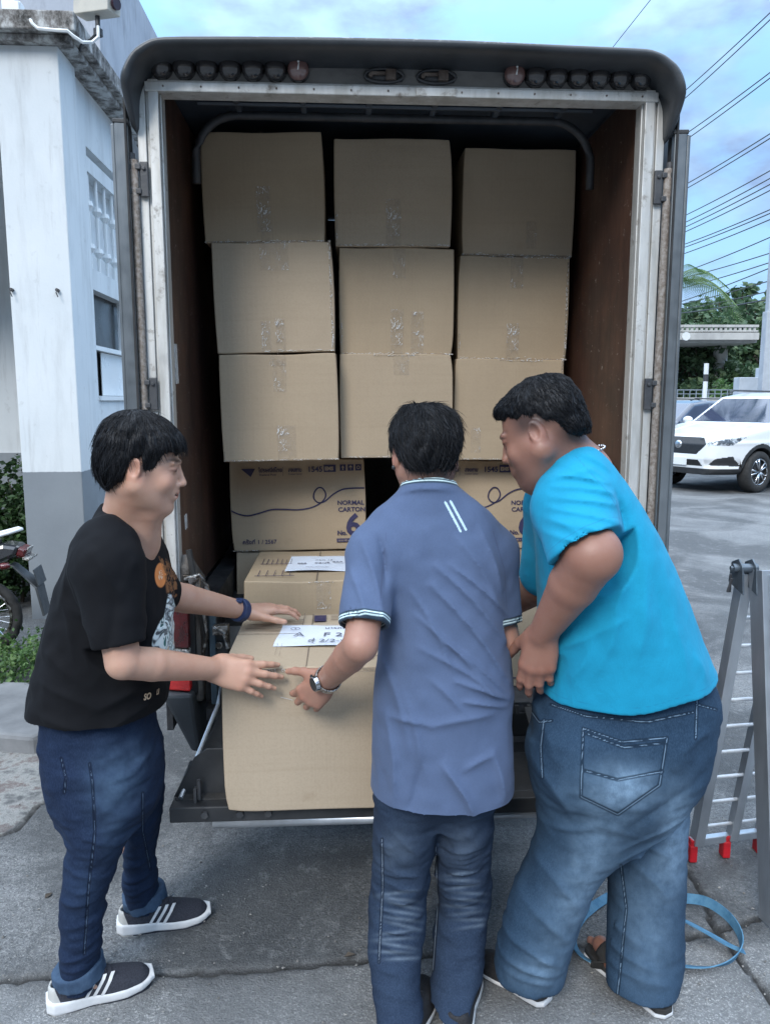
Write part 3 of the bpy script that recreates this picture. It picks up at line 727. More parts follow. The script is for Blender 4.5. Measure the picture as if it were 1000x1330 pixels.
for i in range(14):
    x = rs.uniform(-1, .55); st.tube([(x, 0, -.02), (x+rs.uniform(-.1, .1), rs.uniform(-.1, .1), .5), (x+rs.uniform(-.2, .2), rs.uniform(-.1, .1), 1.0)], [.014, .01, .005], 5)
st.build('stem', M['bark'], hr)
# low weeds by the kerb on the left
wp = []
for i in range(60):
    c = np.array([rs.uniform(-3.0, -2.02), rs.uniform(4.0, 4.75), .02]);
    for k in range(80): wp.append(c+np.array([rs.randn()*.06, rs.randn()*.06, abs(rs.randn())*.07]))
wd = leaves('ground_cover', np.array(wp), .019, M['leaf_weed'], None, (0, 0, 0), seed=5, up=-.5)
tag(wd, kind='stuff', label='low green weeds growing along the kerb beside the motorcycle', cat='ground cover')
# kerb at the left
k1, k2, k3 = G(-60, 985), G(42, 945), G(52, 868)
kb = MB().prism([(-2.9, 3.55), (-1.60, 3.32), (-1.52, 3.42), (-1.86, 3.95), (-1.95, 4.02), (-2.9, 4.08)], 'z', -.02, .085)
tag(kb.build('kerb', pm('old_kerb_concrete', (.20, .205, .21), (.12, .125, .13), 4, .85, .5), bevel=.02), kind='structure')

# ============================================================ FAR SIDE: trees, bridge, fence, pole, lines
def tree(label, px, py_base, Y, h, wdt, n, seed, mat='leaf_tree', leaf=.35, group='trees beyond the road', cat='tree', sparse=1.0, zb=.25):
    rs = np.random.RandomState(seed); b = W(px, py_base, Y); b[2] = 0
    root = empty('tree', tuple(b)); tag(root, label, cat, group)
    t = MB(); tp = (rs.uniform(-.3, .3), rs.uniform(-.3, .3), h*.55); t.tube([(0, 0, -.1), (tp[0]*.4, tp[1]*.4, h*.3), tp], [h*.03, h*.022, h*.014], 8); bl = []
    for i in range(int(16*sparse)+6):
        a = rs.uniform(0, 6.28); z = rs.uniform(zb, .95)*h; rr = wdt*.5*math.sqrt(max(.05, 1-((z/h-.55)/.5)**2))*rs.uniform(.2, .95)
        c = (math.cos(a)*rr, math.sin(a)*rr, z); q = wdt*rs.uniform(.11, .20); bl.append((c, (q, q, q*.75)))
        t.tube([(tp[0]*.5, tp[1]*.5, h*.3*rs.uniform(.8, 1.4)), (c[0]*.5, c[1]*.5, (z+h*.35)/2), c], [h*.012, h*.008, h*.004], 5)
    t.build('trunk', M['bark'], root)
    leaves('crown', crown_pts(n, bl, rs, .3), leaf, M[mat], root, seed=seed)
    return root
tree('broad dark green tree rising above the bridge, left of the pole', 925, 500, 84, 11.8, 15, 5200, 21, leaf=.42)
tree('rounded green tree half hidden behind the right truck door', 872, 500, 58, 7.2, 11, 4200, 22, leaf=.32)
tree('full green tree under the middle of the bridge', 915, 500, 50, 6.2, 7.5, 4600, 23, leaf=.25)
tree('darker green tree under the bridge nearest the pole', 962, 500, 55, 7.4, 8.5, 4600, 24, leaf=.27)
tree('low bright green shrub in front of the grey wall', 950, 505, 40, 2.5, 3.2, 1500, 25, 'leaf_weed', .16)
tree('sparse young tree with thin feathery top right of the broad tree', 975, 500, 60, 10.6, 5.5, 420, 26, leaf=.36, sparse=.4, zb=.5)
tree('tall thin leafy tree top far left of the pole above the bridge', 952, 500, 66, 11.6, 4.5, 300, 27, leaf=.38, sparse=.3, zb=.6)
tree('bushy green tree beyond the right edge of the bridge', 1040, 500, 52, 8.5, 9, 3000, 28, leaf=.3)
# palm whose fronds hang beside the truck door
pb = W(868, 520, 17); pb[2] = 0
pr = empty('palm_tree', tuple(pb)); tag(pr, 'palm tree with long drooping fronds beside the open truck door', 'palm tree')
MB().tube([(0, 0, -.1), (.05, 0, 2), (0, 0, 4.1)], [.16, .12, .1], 10).build('trunk', M['bark'], pr)
rs = np.random.RandomState(3); V = []; Q = []; RN = []
for i in range(15):
    a = i*2*math.pi/15+rs.uniform(-.2, .2); ln = rs.uniform(1.2, 1.6); el = rs.uniform(.2, 1.1)
    for k in range(30):
        t_ = .12+.88*k/29; r_ = ln*t_*math.cos(el*(1-t_*.3)); z_ = 4.1+ln*t_*math.sin(el)-1.05*t_*t_*ln*.9
        c = np.array([math.cos(a)*r_, math.sin(a)*r_, z_])
        for sd_ in (-1, 1):
            p = np.array([-math.sin(a), math.cos(a), 0])*sd_; L_ = .46*(1-.75*abs(t_-.4)); d = p*.8+np.array([math.cos(a), math.sin(a), 0])*.45+np.array([0, 0, -.55]); d = d/np.linalg.norm(d)
            wv = np.array([math.cos(a), math.sin(a), .0])*.011; o = len(V)
            V += [c-wv, c+wv, c+d*L_+wv*.2, c+d*L_-wv*.2]; Q.append([o, o+1, o+2, o+3]); RN += [rs.rand()*.6+.4]*4
link('fronds', mesh_np('fronds', np.array(V), np.array(Q), False, {'rnd': RN}), M['leaf_weed'], pr)

br = empty('bridge', tuple(W(930, 500, 46))); br.location.z = 0; tag(br, 'pale concrete road bridge with a long parapet crossing behind the trees', 'bridge')
mc = pm('bridge_concrete', (.50, .50, .48), (.36, .36, .35), 1.5, .8, .2, stretch=(1, 1, .4))
z0 = W(930, 445, 46)[2]; z1 = W(930, 422, 46)[2]
MB().box2((-9, 0, z0), (2.2, 9, z0+.62)).box2((-9, -.25, z0+.15), (2.2, 0, z0+.55)).build('deck', mc, br)
pz = MB().box2((-9, -.12, z0+.6205), (2.2, .05, z0+.70)).box2((-9, -.16, z1-.14), (2.2, .09, z1))
for i in range(40): pz.box2((-9+i*.28, -.1, z0+.70), (-9+i*.28+.14, .03, z1-.14))
pz.build('parapet', mc, br)
for x in (-7.5, 1.4): MB().cyl((x, 3, -.1), (x, 3, z0), .42, n=20).build('pier', mc, br)
MB().cyl((-2.05, -.30, z0+.34), (-2.05, -.25, z0+.34), .24, n=20).build('height_sign', M['white_paint'], br)
# low wall and rail fence
lw = empty('boundary_wall', tuple(W(930, 510, 33))); lw.location.z = 0; tag(lw, 'low pale concrete boundary wall topped by a metal rail behind the parked cars', 'wall')
MB().box2((-8, 0, 0), (6, .18, 1.72)).build('wall_panel', mc, lw)
fr_ = MB().box2((-8, .05, 2.02), (.9, .09, 2.06)).box2((-8, .05, 1.86), (.9, .09, 1.89))
for i in range(34): fr_.box2((-8+i*.265, .06, 1.72), (-8+i*.265+.03, .085, 2.05))
fr_.build('rail', M['ladder_alu'], lw)
ub = empty('utility_cabinet', tuple(W(976, 500, 28))); ub.location.z = 0; tag(ub, 'pale blue grey block wall section standing beside the pole', 'wall')
MB().box2((-.45, 0, 0), (.30, .5, 2.42)).box2((.3005, .05, 0), (3.6, .45, 2.75)).build('block', pm('pale_grey_render', (.46, .50, .55), (.38, .42, .46), 2, .8, .1), ub, bevel=.02)
for (px, y0, Y, nm) in ((915, 478, 31, 'white marker post standing left of the low shrub'),):
    p = W(px, 508, Y); q = W(px, 472, Y); mk = empty('marker_post', (p[0], p[1], 0)); tag(mk, nm, 'post')
    MB().cyl((0, 0, 0), (0, 0, q[2]), .09, n=12).build('post', M['white_paint'], mk); MB().cyl((0, 0, q[2]*.77), (0, 0, q[2]*.86), .094, n=12).build('band', M['dark_metal'], mk)
pl = empty('utility_pole', tuple(W(994, 500, 25))); pl.location.z = 0; tag(pl, 'tall square grey concrete utility pole at the right edge of the photo', 'utility pole')
ph = W(994, 250, 25)[2]
MB().prism([(-.19, -.16), (.19, -.16), (.19, .16), (-.19, .16)], 'z', -.1, ph*.55).prism([(-.14, -.12), (.14, -.12), (.14, .12), (-.14, .12)], 'z', ph*.55, 9.6).build('post', pm('pole_concrete', (.42, .46, .50), (.34, .37, .41), 3, .8, .2), pl, bevel=.02)
MB().cyl((0, 0, 9.6), (0, 0, 9.75), .05, n=10).build('pole_cap', M['dark_metal'], pl)
# overhead lines, each a thing of its own
wires = [  # px,py at the left end, px,py at the right end, depth left, depth right, radius, label
 ((868, 134), (1012, 2), 'uppermost overhead cable crossing the sky right of the truck'), ((868, 144), (1012, 11), 'second overhead cable, just under the uppermost one'),
 ((872, 184), (1012, 82), 'upper cable of the second pair in the sky'), ((872, 192), (1012, 89), 'lower cable of the second pair in the sky'),
 ((876, 245), (1012, 163), 'upper cable of the third pair, over the dark cloud'), ((876, 251), (1012, 169), 'lower cable of the third pair, over the dark cloud'),
 ((880, 282), (1012, 212), 'faint cable above the bundled lines'), ((880, 291), (1012, 222), 'top cable of the first bundle of lines'), ((880, 297), (1012, 230), 'middle cable of the first bundle of lines'), ((880, 303), (1012, 238), 'bottom cable of the first bundle of lines'),
 ((880, 318), (1012, 264), 'top cable of the second bundle with small spacers'), ((880, 322), (1012, 269), 'middle cable of the second bundle with small spacers'), ((880, 330), (1012, 277), 'bottom cable of the second bundle with small spacers'),
 ((885, 352), (1012, 300), 'first thin line under the bundles'), ((885, 359), (1012, 322), 'line just above the palm fronds'), ((885, 372), (1012, 334), 'line crossing in front of the palm fronds'),
 ((888, 388), (1012, 340), 'steep low line ending behind the palm'), ((888, 392), (1012, 358), 'low line crossing above the broad tree'), ((888, 399), (1012, 372), 'thick low line over the broad tree'), ((888, 404), (1012, 383), 'lowest line, nearest the tree tops')]
for (a, b, lb) in wires:
    A = W(a[0]-30, a[1]-(b[1]-a[1])/(b[0]-a[0])*30, 42); B = W(b[0]+60, b[1]+(b[1]-a[1])/(b[0]-a[0])*60, 24)
    pts = [A+(B-A)*t_+np.array([0, 0, -.12*4*t_*(1-t_)]) for t_ in np.linspace(0, 1, 14)]
    o = MB().tube([p-A for p in pts], .020 if a[1] < 400 else .028, 6).build('power_line', M['dark_metal'], None, tuple(A)); tag(o, lb, 'cable', 'overhead cables right of the truck')
A = W(795, 62, 42); B = W(860, -20, 36)
o = MB().tube([(0, 0, 0), tuple((B-A)*.5), tuple(B-A)], .018, 6).build('power_line', M['dark_metal'], None, tuple(A)); tag(o, 'single thin cable above the truck roof', 'cable', 'overhead cables right of the truck')

# ============================================================ PARKED CARS (distance field bodies)
def poly_sd(P, A, B):
    """signed distance to polygon P, A and B broadcastable grids"""
    d = None; s_ = None; n = len(P)
    for i in range(n):
        ax, ay = P[i]; bx, by = P[(i+1) % n]; ex, ey = bx-ax, by-ay; wx, wy = A-ax, B-ay; t = np.clip((wx*ex+wy*ey)/(ex*ex+ey*ey), 0, 1)
        q = (wx-ex*t)**2+(wy-ey*t)**2; d = q if d is None else np.minimum(d, q)
        c1 = (B >= ay) & (B < by) & (ex*wy > ey*wx); c2 = (B < ay) & (B >= by) & (ex*wy < ey*wx); c = c1 | c2
        s_ = c if s_ is None else s_ ^ c
    return np.where(s_, -1, 1)*np.sqrt(d)
def in_poly(P, a, b): return poly_sd(P, a, b) < 0
def car(label, loc, rz, paint, h=.013):
    root = empty('parked_car', loc, rz); tag(root, label, 'car')
    f = Field((-2.3, -1.0, .12), (2.3, 1.0, 1.72), h)
    sx = max
    def smax(a, b, k): return -Field.smin(-a, -b, k)
    side = [(2.16, .30), (2.20, .55), (2.17, .78), (2.05, .92), (1.5, 1.02), (1.02, 1.08), (-2.05, 1.10), (-2.16, .95), (-2.20, .5), (-2.1, .28)]
    def lower(X, Y, Z):
        a = poly_sd(side, X, Z)
        hw = .90-.30*np.clip((X-1.25)/.95, 0, 1)**2.6-.10*np.clip((-X-1.5)/.7, 0, 1)**2
        tum = .035*np.clip((Z-.75)/.3, 0, 1)+.05*np.clip((.45-Z)/.2, 0, 1)
        b = np.abs(Y)-hw+tum-.012*np.exp(-((Z-.80)/.03)**2)
        return smax(a, b, .11)
    def upper(X, Y, Z):
        cab = [(1.02, 1.0), (.20, 1.53), (-.3, 1.60), (-1.4, 1.55), (-1.98, 1.08), (-1.98, .9), (1.0, .9)]
        a = poly_sd(cab, X, Z); b = np.abs(Y)-(.84-.26*(Z-1.0)); return smax(a, b, .09)
    f.add(lower, (-2.3, -1, .1), (2.3, 1, 1.2), 0); f.add(upper, (-2.1, -1, .85), (1.2, 1, 1.7), .03)
    for x in (1.30, -1.30):
        def arch(X, Y, Z, x=x): return np.maximum(np.sqrt((X-x)**2+(Z-.33)**2)-.385, .62-np.abs(Y))
        f.sub(arch, (x-.5, -1, .1), (x+.5, 1, .8), .01)
        def lip(X, Y, Z, x=x):
            r = np.sqrt((X-x)**2+(Z-.33)**2); return np.maximum(np.abs(r-.41)-.028, np.abs(np.abs(Y)-.875)-.035)+0*X
    # hood creases and bumper shapes
    f.disp(lambda X, Y, Z: -.010*np.exp(-((np.abs(Y)-.45-.1*(1.6-X))/.03)**2)*(X > 1.0)*(Z > .85))
    f.disp(lambda X, Y, Z: .030*np.exp(-((Z-.47)/.06)**2)*(X > 1.6)*(np.abs(Y) > .5)*(np.abs(Y) < .84))
    V, Q = f.mesh(); V = relax(V, Q, 1); C = V[Q].mean(1); x, y, z = C.T; ay = np.abs(y)
    N = vnorm(V, Q)[Q].mean(1)
    lab = np.zeros(len(Q), int)
    lab[(z < .34) | (((np.hypot(x-1.3, z-.33) < .455) | (np.hypot(x+1.3, z-.33) < .455)) & (ay > .6)) | ((x > 1.75) & (z < .40))] = 1     # cladding
    ws = in_poly([(-.72, 1.10), (.72, 1.10), (.60, 1.50), (-.60, 1.50)], y, z) & (x > .15) & (N[:, 0] > .3); lab[ws] = 2
    sidew = in_poly([(.93, 1.10), (.24, 1.50), (-1.35, 1.50), (-1.80, 1.12)], x, z) & (np.abs(N[:, 1]) > .7) & (ay > .6); sidew &= ~((np.abs(x+.35) < .035) | (np.abs(x-.72) < .02)); lab[sidew] = 3
    rw = in_poly([(-.6, 1.12), (.6, 1.12), (.55, 1.46), (-.55, 1.46)], y, z) & (x < -1.2); lab[rw] = 7
    gr = in_poly([(-.52, .78), (-.36, .62), (.36, .62), (.52, .78), (.42, .885), (-.42, .885)], y, z) & (x > 1.8); lab[gr] = 4
    gr2 = in_poly([(-.48, .44), (-.40, .54), (.40, .54), (.48, .44)], y, z) & (x > 1.8); lab[gr2] = 4
    fg = in_poly([(.56, .46), (.82, .44), (.80, .60), (.66, .56)], ay, z) & (x > 1.5); lab[fg] = 5
    hl = in_poly([(.50, .80), (.86, .90), (.80, .77), (.56, .755)], ay, z) & (x > 1.35); hl &= (x > 1.45); lab[hl] = 6
    names = ['body', 'lower_cladding', 'windscreen', 'side_window', 'grille', 'fog_lamp_recess', 'headlight', 'rear_window']
    mats = [paint, M['black_plastic'], M['car_glass'], M['car_glass'], M['car_black'], M['black_plastic'], M['car_lamp'], M['car_glass']]
    for i, nm in enumerate(names):
        m = lab == i
        for mm_ in ((m & (y > 0), m & (y <= 0)) if i in (3, 5, 6) else (m,)):
            if not mm_.any(): continue
            u, inv = np.unique(Q[mm_].ravel(), return_inverse=True); link(nm, mesh_np(nm, V[u], inv.reshape(-1, 4)), mats[i], root)
    for sx_ in (1.30, -1.30):
        for sy in (-1, 1):
            wh = empty('wheel', (sx_, sy*.79, .335)); wh.parent = root
            P = [(.0, .20), (.10, .22), (.11, .24), (.105, .30), (.085, .328), (.0, .335), (-.085, .328), (-.10, .30), (-.1, .2)]
            mb = MB(); n = 36; o = []
            for (yy, rr) in P:
                for k in range(n): a = 2*math.pi*k/n; o.append((rr*math.cos(a), yy*sy, rr*math.sin(a)))
            F = [(i*n+k, i*n+(k+1) % n, (i+1)*n+(k+1) % n, (i+1)*n+k) for i in range(len(P)-1) for k in range(n)]; mb.raw(o, F)
            mb.build('tyre', M['rubber'], wh, smooth=True)
            rim = MB().cyl((0, sy*.03, 0), (0, sy*.035, 0), .20, n=30).cyl((0, sy*.03, 0), (0, sy*.10, 0), .035, n=12)
            rim2 = MB()
            for k in range(5):
                a = 2*math.pi*k/5
                for da in (-.13, .13):
                    ca, sa = math.cos(a+da*.3), math.sin(a+da*.3); cb, sb = math.cos(a+da*1.5), math.sin(a+da*1.5)
                    rim2.tube([(ca*.02, sy*.085, sa*.02), (cb*.13, sy*.09, sb*.13), (cb*.205, sy*.085, sb*.205)], [.02, .014, .016], 6)
            rim2.tube([(math.cos(2*math.pi*k/30)*.208, sy*.085, math.sin(2*math.pi*k/30)*.208) for k in range(30)], .012, 6, closed=True)
            rim.build('brake_disc', M['dark_metal'], wh); rim2.build('rim', M['chrome'], wh, smooth=True)
    for sy in (-1, 1): MB().sphere((.70, sy*.98, 1.12), (.06, .10, .065)).box((.78, sy*.9, 1.08), (.04, .14, .03)).build('wing_mirror', paint, root, smooth=True)
    MB().box((2.205, .0, .50), (.012, .40, .12)).build('number_plate', M['white_paint'], root)
    MB().sphere((2.165, 0, .76), (.03, .07, .07)).build('badge', M['chrome'], root, smooth=True)
    MB().tube([(.15, -.56, 1.60), (.0, -.57, 1.645), (-1.3, -.56, 1.63), (-1.45, -.56, 1.58)], .018, 6).tube([(.15, .56, 1.60), (.0, .57, 1.645), (-1.3, .56, 1.63), (-1.45, .56, 1.58)], .018, 6).build('roof_rail', M['black_plastic'], root)
    return root
def glassy(name, c, r=.06, spec=.8):
    t = NT(name); n = t.noise(1.2, 3); t.base(t.ramp(n, [(.3, c), (.7, tuple(x*1.8 for x in c))])); t.set(Roughness=r); t.p.inputs['Specular IOR Level'].default_value = spec; t.p.inputs['Coat Weight'].default_value = .6; return t.m
M['car_glass'] = glassy('car_glass', (.03, .04, .07)); M['car_black'] = pm('grille_mesh', (.006, .006, .007), (.02, .02, .02), 60, .4, .6, bscale=90)
M['car_lamp'] = pm('headlight_glass', (.55, .60, .64), (.06, .07, .08), 14, .1, .2, lo=.42, hi=.56)
def paint(name, c):
    t = NT(name); n = t.noise(3, 4); t.base(t.ramp(n, [(.3, c), (.7, tuple(x*.93 for x in c))])); t.set(Roughness=.28); t.p.inputs['Coat Weight'].default_value = .8; t.p.inputs['Coat Roughness'].default_value = .05; return t.m
p = W(977, 637, 12.05)
cdir = math.atan2(-.515, -.857)
CS = 1.09; p = W(977, 637, 13.45)
cx = p[0]-1.30*CS*math.cos(cdir)+.79*CS*math.sin(cdir); cy = 13.45-1.30*CS*math.sin(cdir)-.79*CS*math.cos(cdir)
car('white compact suv parked on the right with its black grille towards the truck', (cx, cy, 0), cdir, paint('white_car_paint', (.74, .76, .77))).scale = (CS, CS, CS)
car('dark grey car parked behind the white suv, only its roof and windscreen showing', (7.6, 20.2, 0), cdir-.1, paint('dark_car_paint', (.10, .12, .16)), h=.02)

# grit and crumbs lying on the concrete
rs = np.random.RandomState(77); V = []; Q = []
for i in range(2600):
    x, y = rs.uniform(-1.6, 1.9), 1.45+2.2*rs.rand()**1.4; r_ = .0012+.004*rs.rand()**3; q = rs.randn(6, 3)*.25; o = len(V); B = np.array([(1,0,0),(0,1,0),(-1,0,0),(0,-1,0),(0,0,1),(0,0,-1)])+q
    V += [np.array([x, y, r_*.5])+v*r_ for v in B*[1, 1, .7]]
    for (a_, b_, c_) in ((0,1,4),(1,2,4),(2,3,4),(3,0,4),(1,0,5),(2,1,5),(3,2,5),(0,3,5)): Q.append((o+a_, o+b_, o+c_))
gm = link('grit', mesh_np('grit', np.array(V), np.array(Q), False), pm('grit_stone', (.34, .33, .31), (.06, .055, .05), 3, .9, 0)); tag(gm, 'small grit and crumbs scattered over the concrete around the feet', 'grit', kind='stuff')
for i, (px, py, an, lb) in enumerate(((455, 1243, .3, 'small brown dry leaf lying in the slab joint beside the jeans'), (64, 1165, 1.2, 'dry leaf lying on the concrete behind the left man'), (690, 1130, 2.0, 'thin dark twig on the ground between the two right men'))):
    c = G(px, py); mb = MB()
    if i < 2: mb.raw([(-.018, 0, .006), (-.004, .009, .012), (.016, .0, .006), (-.004, -.009, .010), (-.018, 0, .005), (-.004, .009, .011), (.016, .0, .005), (-.004, -.009, .009)], [(0, 1, 2, 3), (4, 7, 6, 5)])
    else: mb.tube([(-.04, .02, .006), (0, .0, .010), (.035, -.025, .006)], [.003, .0025, .0015], 5)
    o = mb.build('dry_leaf' if i < 2 else 'twig', M['bark'], None, (c[0], c[1], 0)); o.rotation_euler = (0, 0, an); tag(o, lb, 'leaf' if i < 2 else 'twig')
# ============================================================ TRUCK (local frame: x right, y into the box, opening plane y=0)
TX, TY, TR = .063, 2.485, R(3.2)
truck = empty('delivery_truck', (TX, TY, 0), TR)
tag(truck, 'old delivery pickup truck with its tall box body open and filled with cartons', 'truck')
def TL(p):      # world -> truck local
    x, y = p[0]-TX, p[1]-TY; return np.array([x*math.cos(TR)+y*math.sin(TR), -x*math.sin(TR)+y*math.cos(TR), p[2]])
HW = .7365; HT = 2.505
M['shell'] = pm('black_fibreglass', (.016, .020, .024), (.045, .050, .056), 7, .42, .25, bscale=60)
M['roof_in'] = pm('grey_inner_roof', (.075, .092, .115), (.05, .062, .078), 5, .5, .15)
M['mud'] = pm('muddy_metal', (.17, .155, .14), (.05, .048, .046), 12, .7, .7)
M['blue_steel'] = pm('blue_grey_steel', (.05, .085, .11), (.03, .045, .06), 9, .45, .3)
# shell
MB().box2((-.805, .02, .86), (-.785, 2.3, 2.60)).box2((.785, .02, .86), (.805, 2.3, 2.60)).box2((-.785, 2.28, .86), (.785, 2.3, 2.652)).build('box_shell', pm('white_fibreglass', (.55, .57, .58), (.45, .47, .48), 3, .5, .1), truck)
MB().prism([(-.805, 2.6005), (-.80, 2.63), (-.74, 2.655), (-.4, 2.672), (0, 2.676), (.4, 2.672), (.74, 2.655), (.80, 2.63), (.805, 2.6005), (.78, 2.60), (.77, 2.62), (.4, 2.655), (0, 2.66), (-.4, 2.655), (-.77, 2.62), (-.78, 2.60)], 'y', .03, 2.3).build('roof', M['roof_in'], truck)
for s_ in (-1, 1):
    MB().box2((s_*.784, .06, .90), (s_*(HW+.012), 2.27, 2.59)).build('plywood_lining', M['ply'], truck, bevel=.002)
for (y_, z_, dy, dz) in ((.16, 1.72, .035, .13), (.10, 2.02, .02, .10), (.22, 1.18, .03, .05)):
    MB().box((-(HW+.011), y_, z_), (.003, dy, dz), Matrix.Rotation(R(4), 3, 'X')).build('sticker_scrap', M['glint'], truck)
# inner arch rib
def arch_path(hw, top, r, z0, n=8, y=0):
    P = [(-hw, y, z0)]
    for i in range(n+1): a = math.pi-(math.pi/2)*i/n; P.append((-hw+r+math.cos(a)*r, y, top-r+math.sin(a)*r))
    for i in range(n+1): a = math.pi/2-(math.pi/2)*i/n; P.append((hw-r+math.cos(a)*r, y, top-r+math.sin(a)*r))
    P.append((hw, y, z0)); return P
MB().tube(arch_path(.706, 2.590, .15, 2.36, y=.42), .015, 8).build('roof_hoop', M['dark_metal'], truck, smooth=True)
for k in range(6):
    x = -.56+k*.225
    MB().box2((x, .05, 2.595), (x+.022, .43, 2.65)).build('roof_rib', M['roof_in'], truck, bevel=.006)
MB().tube([(-.68, .22, 2.605), (.68, .22, 2.605)], .010, 6).tube([(-.68, .34, 2.60), (.68, .34, 2.60)], .008, 6).build('roof_rail', M['roof_in'], truck)
# aluminium frame
for s_ in (-1, 1):
    q = MB(); x = lambda a: s_*a
    q.box2((x(HW), -.010, .86), (x(HW+.030), .06, 2.54)).box2((x(HW+.0305), .004, .86), (x(HW+.040), .05, 2.54)).box2((x(HW+.0405), -.004, .86), (x(HW+.066), .055, 2.54))
    q.box2((x(HW-.006), .008, .86), (x(HW-.0005), .055, 2.505)); q.build('frame_post', M['alu'], truck, bevel=.002)
MB().box2((-.775, -.014, HT), (.775, .055, HT+.028)).box2((-.775, -.004, HT+.0285), (.775, .055, HT+.036)).build('frame_header', M['alu'], truck, bevel=.003)
# hood: fascia panel, thick rolled lip
def hood():
    # path along the outer silhouette, then offsets: outer lip (y=-.13) and panel edge (y=0)
    hw, top, r, z0 = .822, 2.612, .14, 2.38; n = 10; P = []
    P.append((-hw+.01, z0))
    for i in range(n+1): a = math.pi-(math.pi/2)*i/n; P.append((-hw+r+math.cos(a)*r, top-r+math.sin(a)*r))
    for t_ in (-.4, -.15, .15, .4): P.append((t_, top+.012*(1-abs(t_)*1.2)))
    for i in range(n+1): a = math.pi/2-(math.pi/2)*i/n; P.append((hw-r+math.cos(a)*r, top-r+math.sin(a)*r))
    P.append((hw-.01, z0)); P = np.array(P); cen = np.array([0, 2.35])
    prof = [(.0, .02, 1.00), (.0, -.06, 1.00), (.002, -.105, 1.0), (-.002, -.125, 1.), (-.014, -.132, 1.), (-.026, -.122, 1.), (-.030, -.095, 1.), (-.030, -.045, 1.), (-.030, -.010, 1.), (-.034, .004, 1.), (-.040, .03, 1.), (0., .06, 1)]
    V = []; m = len(P)
    T = np.gradient(P, axis=0); T /= np.linalg.norm(T, axis=1)[:, None]; N = np.stack([-T[:, 1], T[:, 0]], 1)   # outward
    rs = np.random.RandomState(2)
    for (off, y, _) in prof:
        for i in range(m):
            e = P[i]; down = np.clip((2.50-e[1])/.1, 0, 1) if abs(e[0]) > .75 else 0
            yy = y if y > -.02 else y*(1-.82*down); q = e+N[i]*(off*(1-.45*down)+rs.randn()*.0012)
            V.append((q[0], yy, q[1]))
    k = len(prof); F = []
    for a in range(k):
        b = (a+1) % k
        for i in range(m-1): F.append((a*m+i, a*m+i+1, b*m+i+1, b*m+i))
    F.append(tuple(a*m for a in range(k))); F.append(tuple(a*m+m-1 for a in range(k-1, -1, -1)))
    return MB().raw(V, F)
t = NT('chipped_black_hood'); n = t.noise(60, 4, .7); g = t.n('ShaderNodeNewGeometry'); sx = t.n('ShaderNodeSeparateXYZ'); t.l(g.outputs['Normal'], sx.inputs[0])
chips = t.math('MULTIPLY', t.ramp(n, [(.54, 0), (.60, .9)]), t.sstep(t.xyz()[2], 2.607, 2.624)); b_ = t.ramp(t.noise(6, 6), [(.3, (.018, .022, .026)), (.7, (.055, .06, .066))])
t.base(t.mix(chips, b_, (.40, .41, .40))); t.set(Roughness=.42); t.bump(t.noise(70, 5, .6), .25, .003); M['hood'] = t.m
hd = hood().build('hood', M['hood'], truck, smooth=True)
hd.modifiers.new('s', 'SUBSURF').levels = 1; hd.modifiers['s'].render_levels = 1
t = NT('grimy_panel'); n = t.noise(3.2, 6, .6, stretch=(1, 1, 2.2)); z = t.xyz()[2]
c = t.ramp(n, [(.35, (.24, .235, .225)), (.65, (.085, .085, .085))]); t.base(c); t.set(Roughness=.6, Metallic=.2); t.bump(t.noise(40, 5), .3, .004); M['panel'] = t.m
MB().box2((-.775, .004, HT+.0365), (.775, .05, 2.64)).build('lamp_panel', M['panel'], truck)
# marker lamps
M['lens_dark'] = glassy('smoked_lens', (.016, .015, .016), .22, .6); M['lens_clear'] = glassy('clear_lens', (.10, .055, .05), .12, .9)
lx = [-.725+i*.0672 for i in range(7)]+[.328+i*.0652 for i in range(7)]
for i, x in enumerate(lx):
    lm = empty('marker_lamp', (x, 0, 2.574)); lm.parent = truck
    MB().cyl((0, .006, 0), (0, -.016, 0), .0340, .033, n=24).build('lamp_rim', M['lens_dark'], lm, bevel=.003)
    MB().sphere((0, -.012, 0), (.0325, .026, .0325), 24, 14).build('lamp_lens', M['lens_clear'] if i in (6, 7) else M['lens_dark'], lm, smooth=True)
    if i in (6, 7): MB().cyl((0, -.037, -.010), (.003, -.038, .008), .0022, n=8).sphere((.002, -.037, .012), .0035).build('bulb', M['glint'], lm, smooth=True)
# two recessed latches in the middle
for x in (-.066, .092):
    lt = empty('roof_latch', (x, 0, 2.566)); lt.parent = truck
    MB().tube([(.058*math.cos(a)*(1), -.002, .019*math.sin(a)) for a in np.linspace(0, 2*math.pi, 25)[:-1]], .005, 6, closed=True).box((0, .003, 0), (.11, .006, .030)).build('latch_plate', M['dark_metal'], lt, smooth=True)
    MB().box((.02, -.010, 0), (.03, .018, .028)).box((-.015, -.008, .004), (.05, .010, .009)).cyl((-.04, -.012, 0), (-.04, .0, 0), .007, n=10).build('latch_catch', M['rust'], lt, bevel=.002)
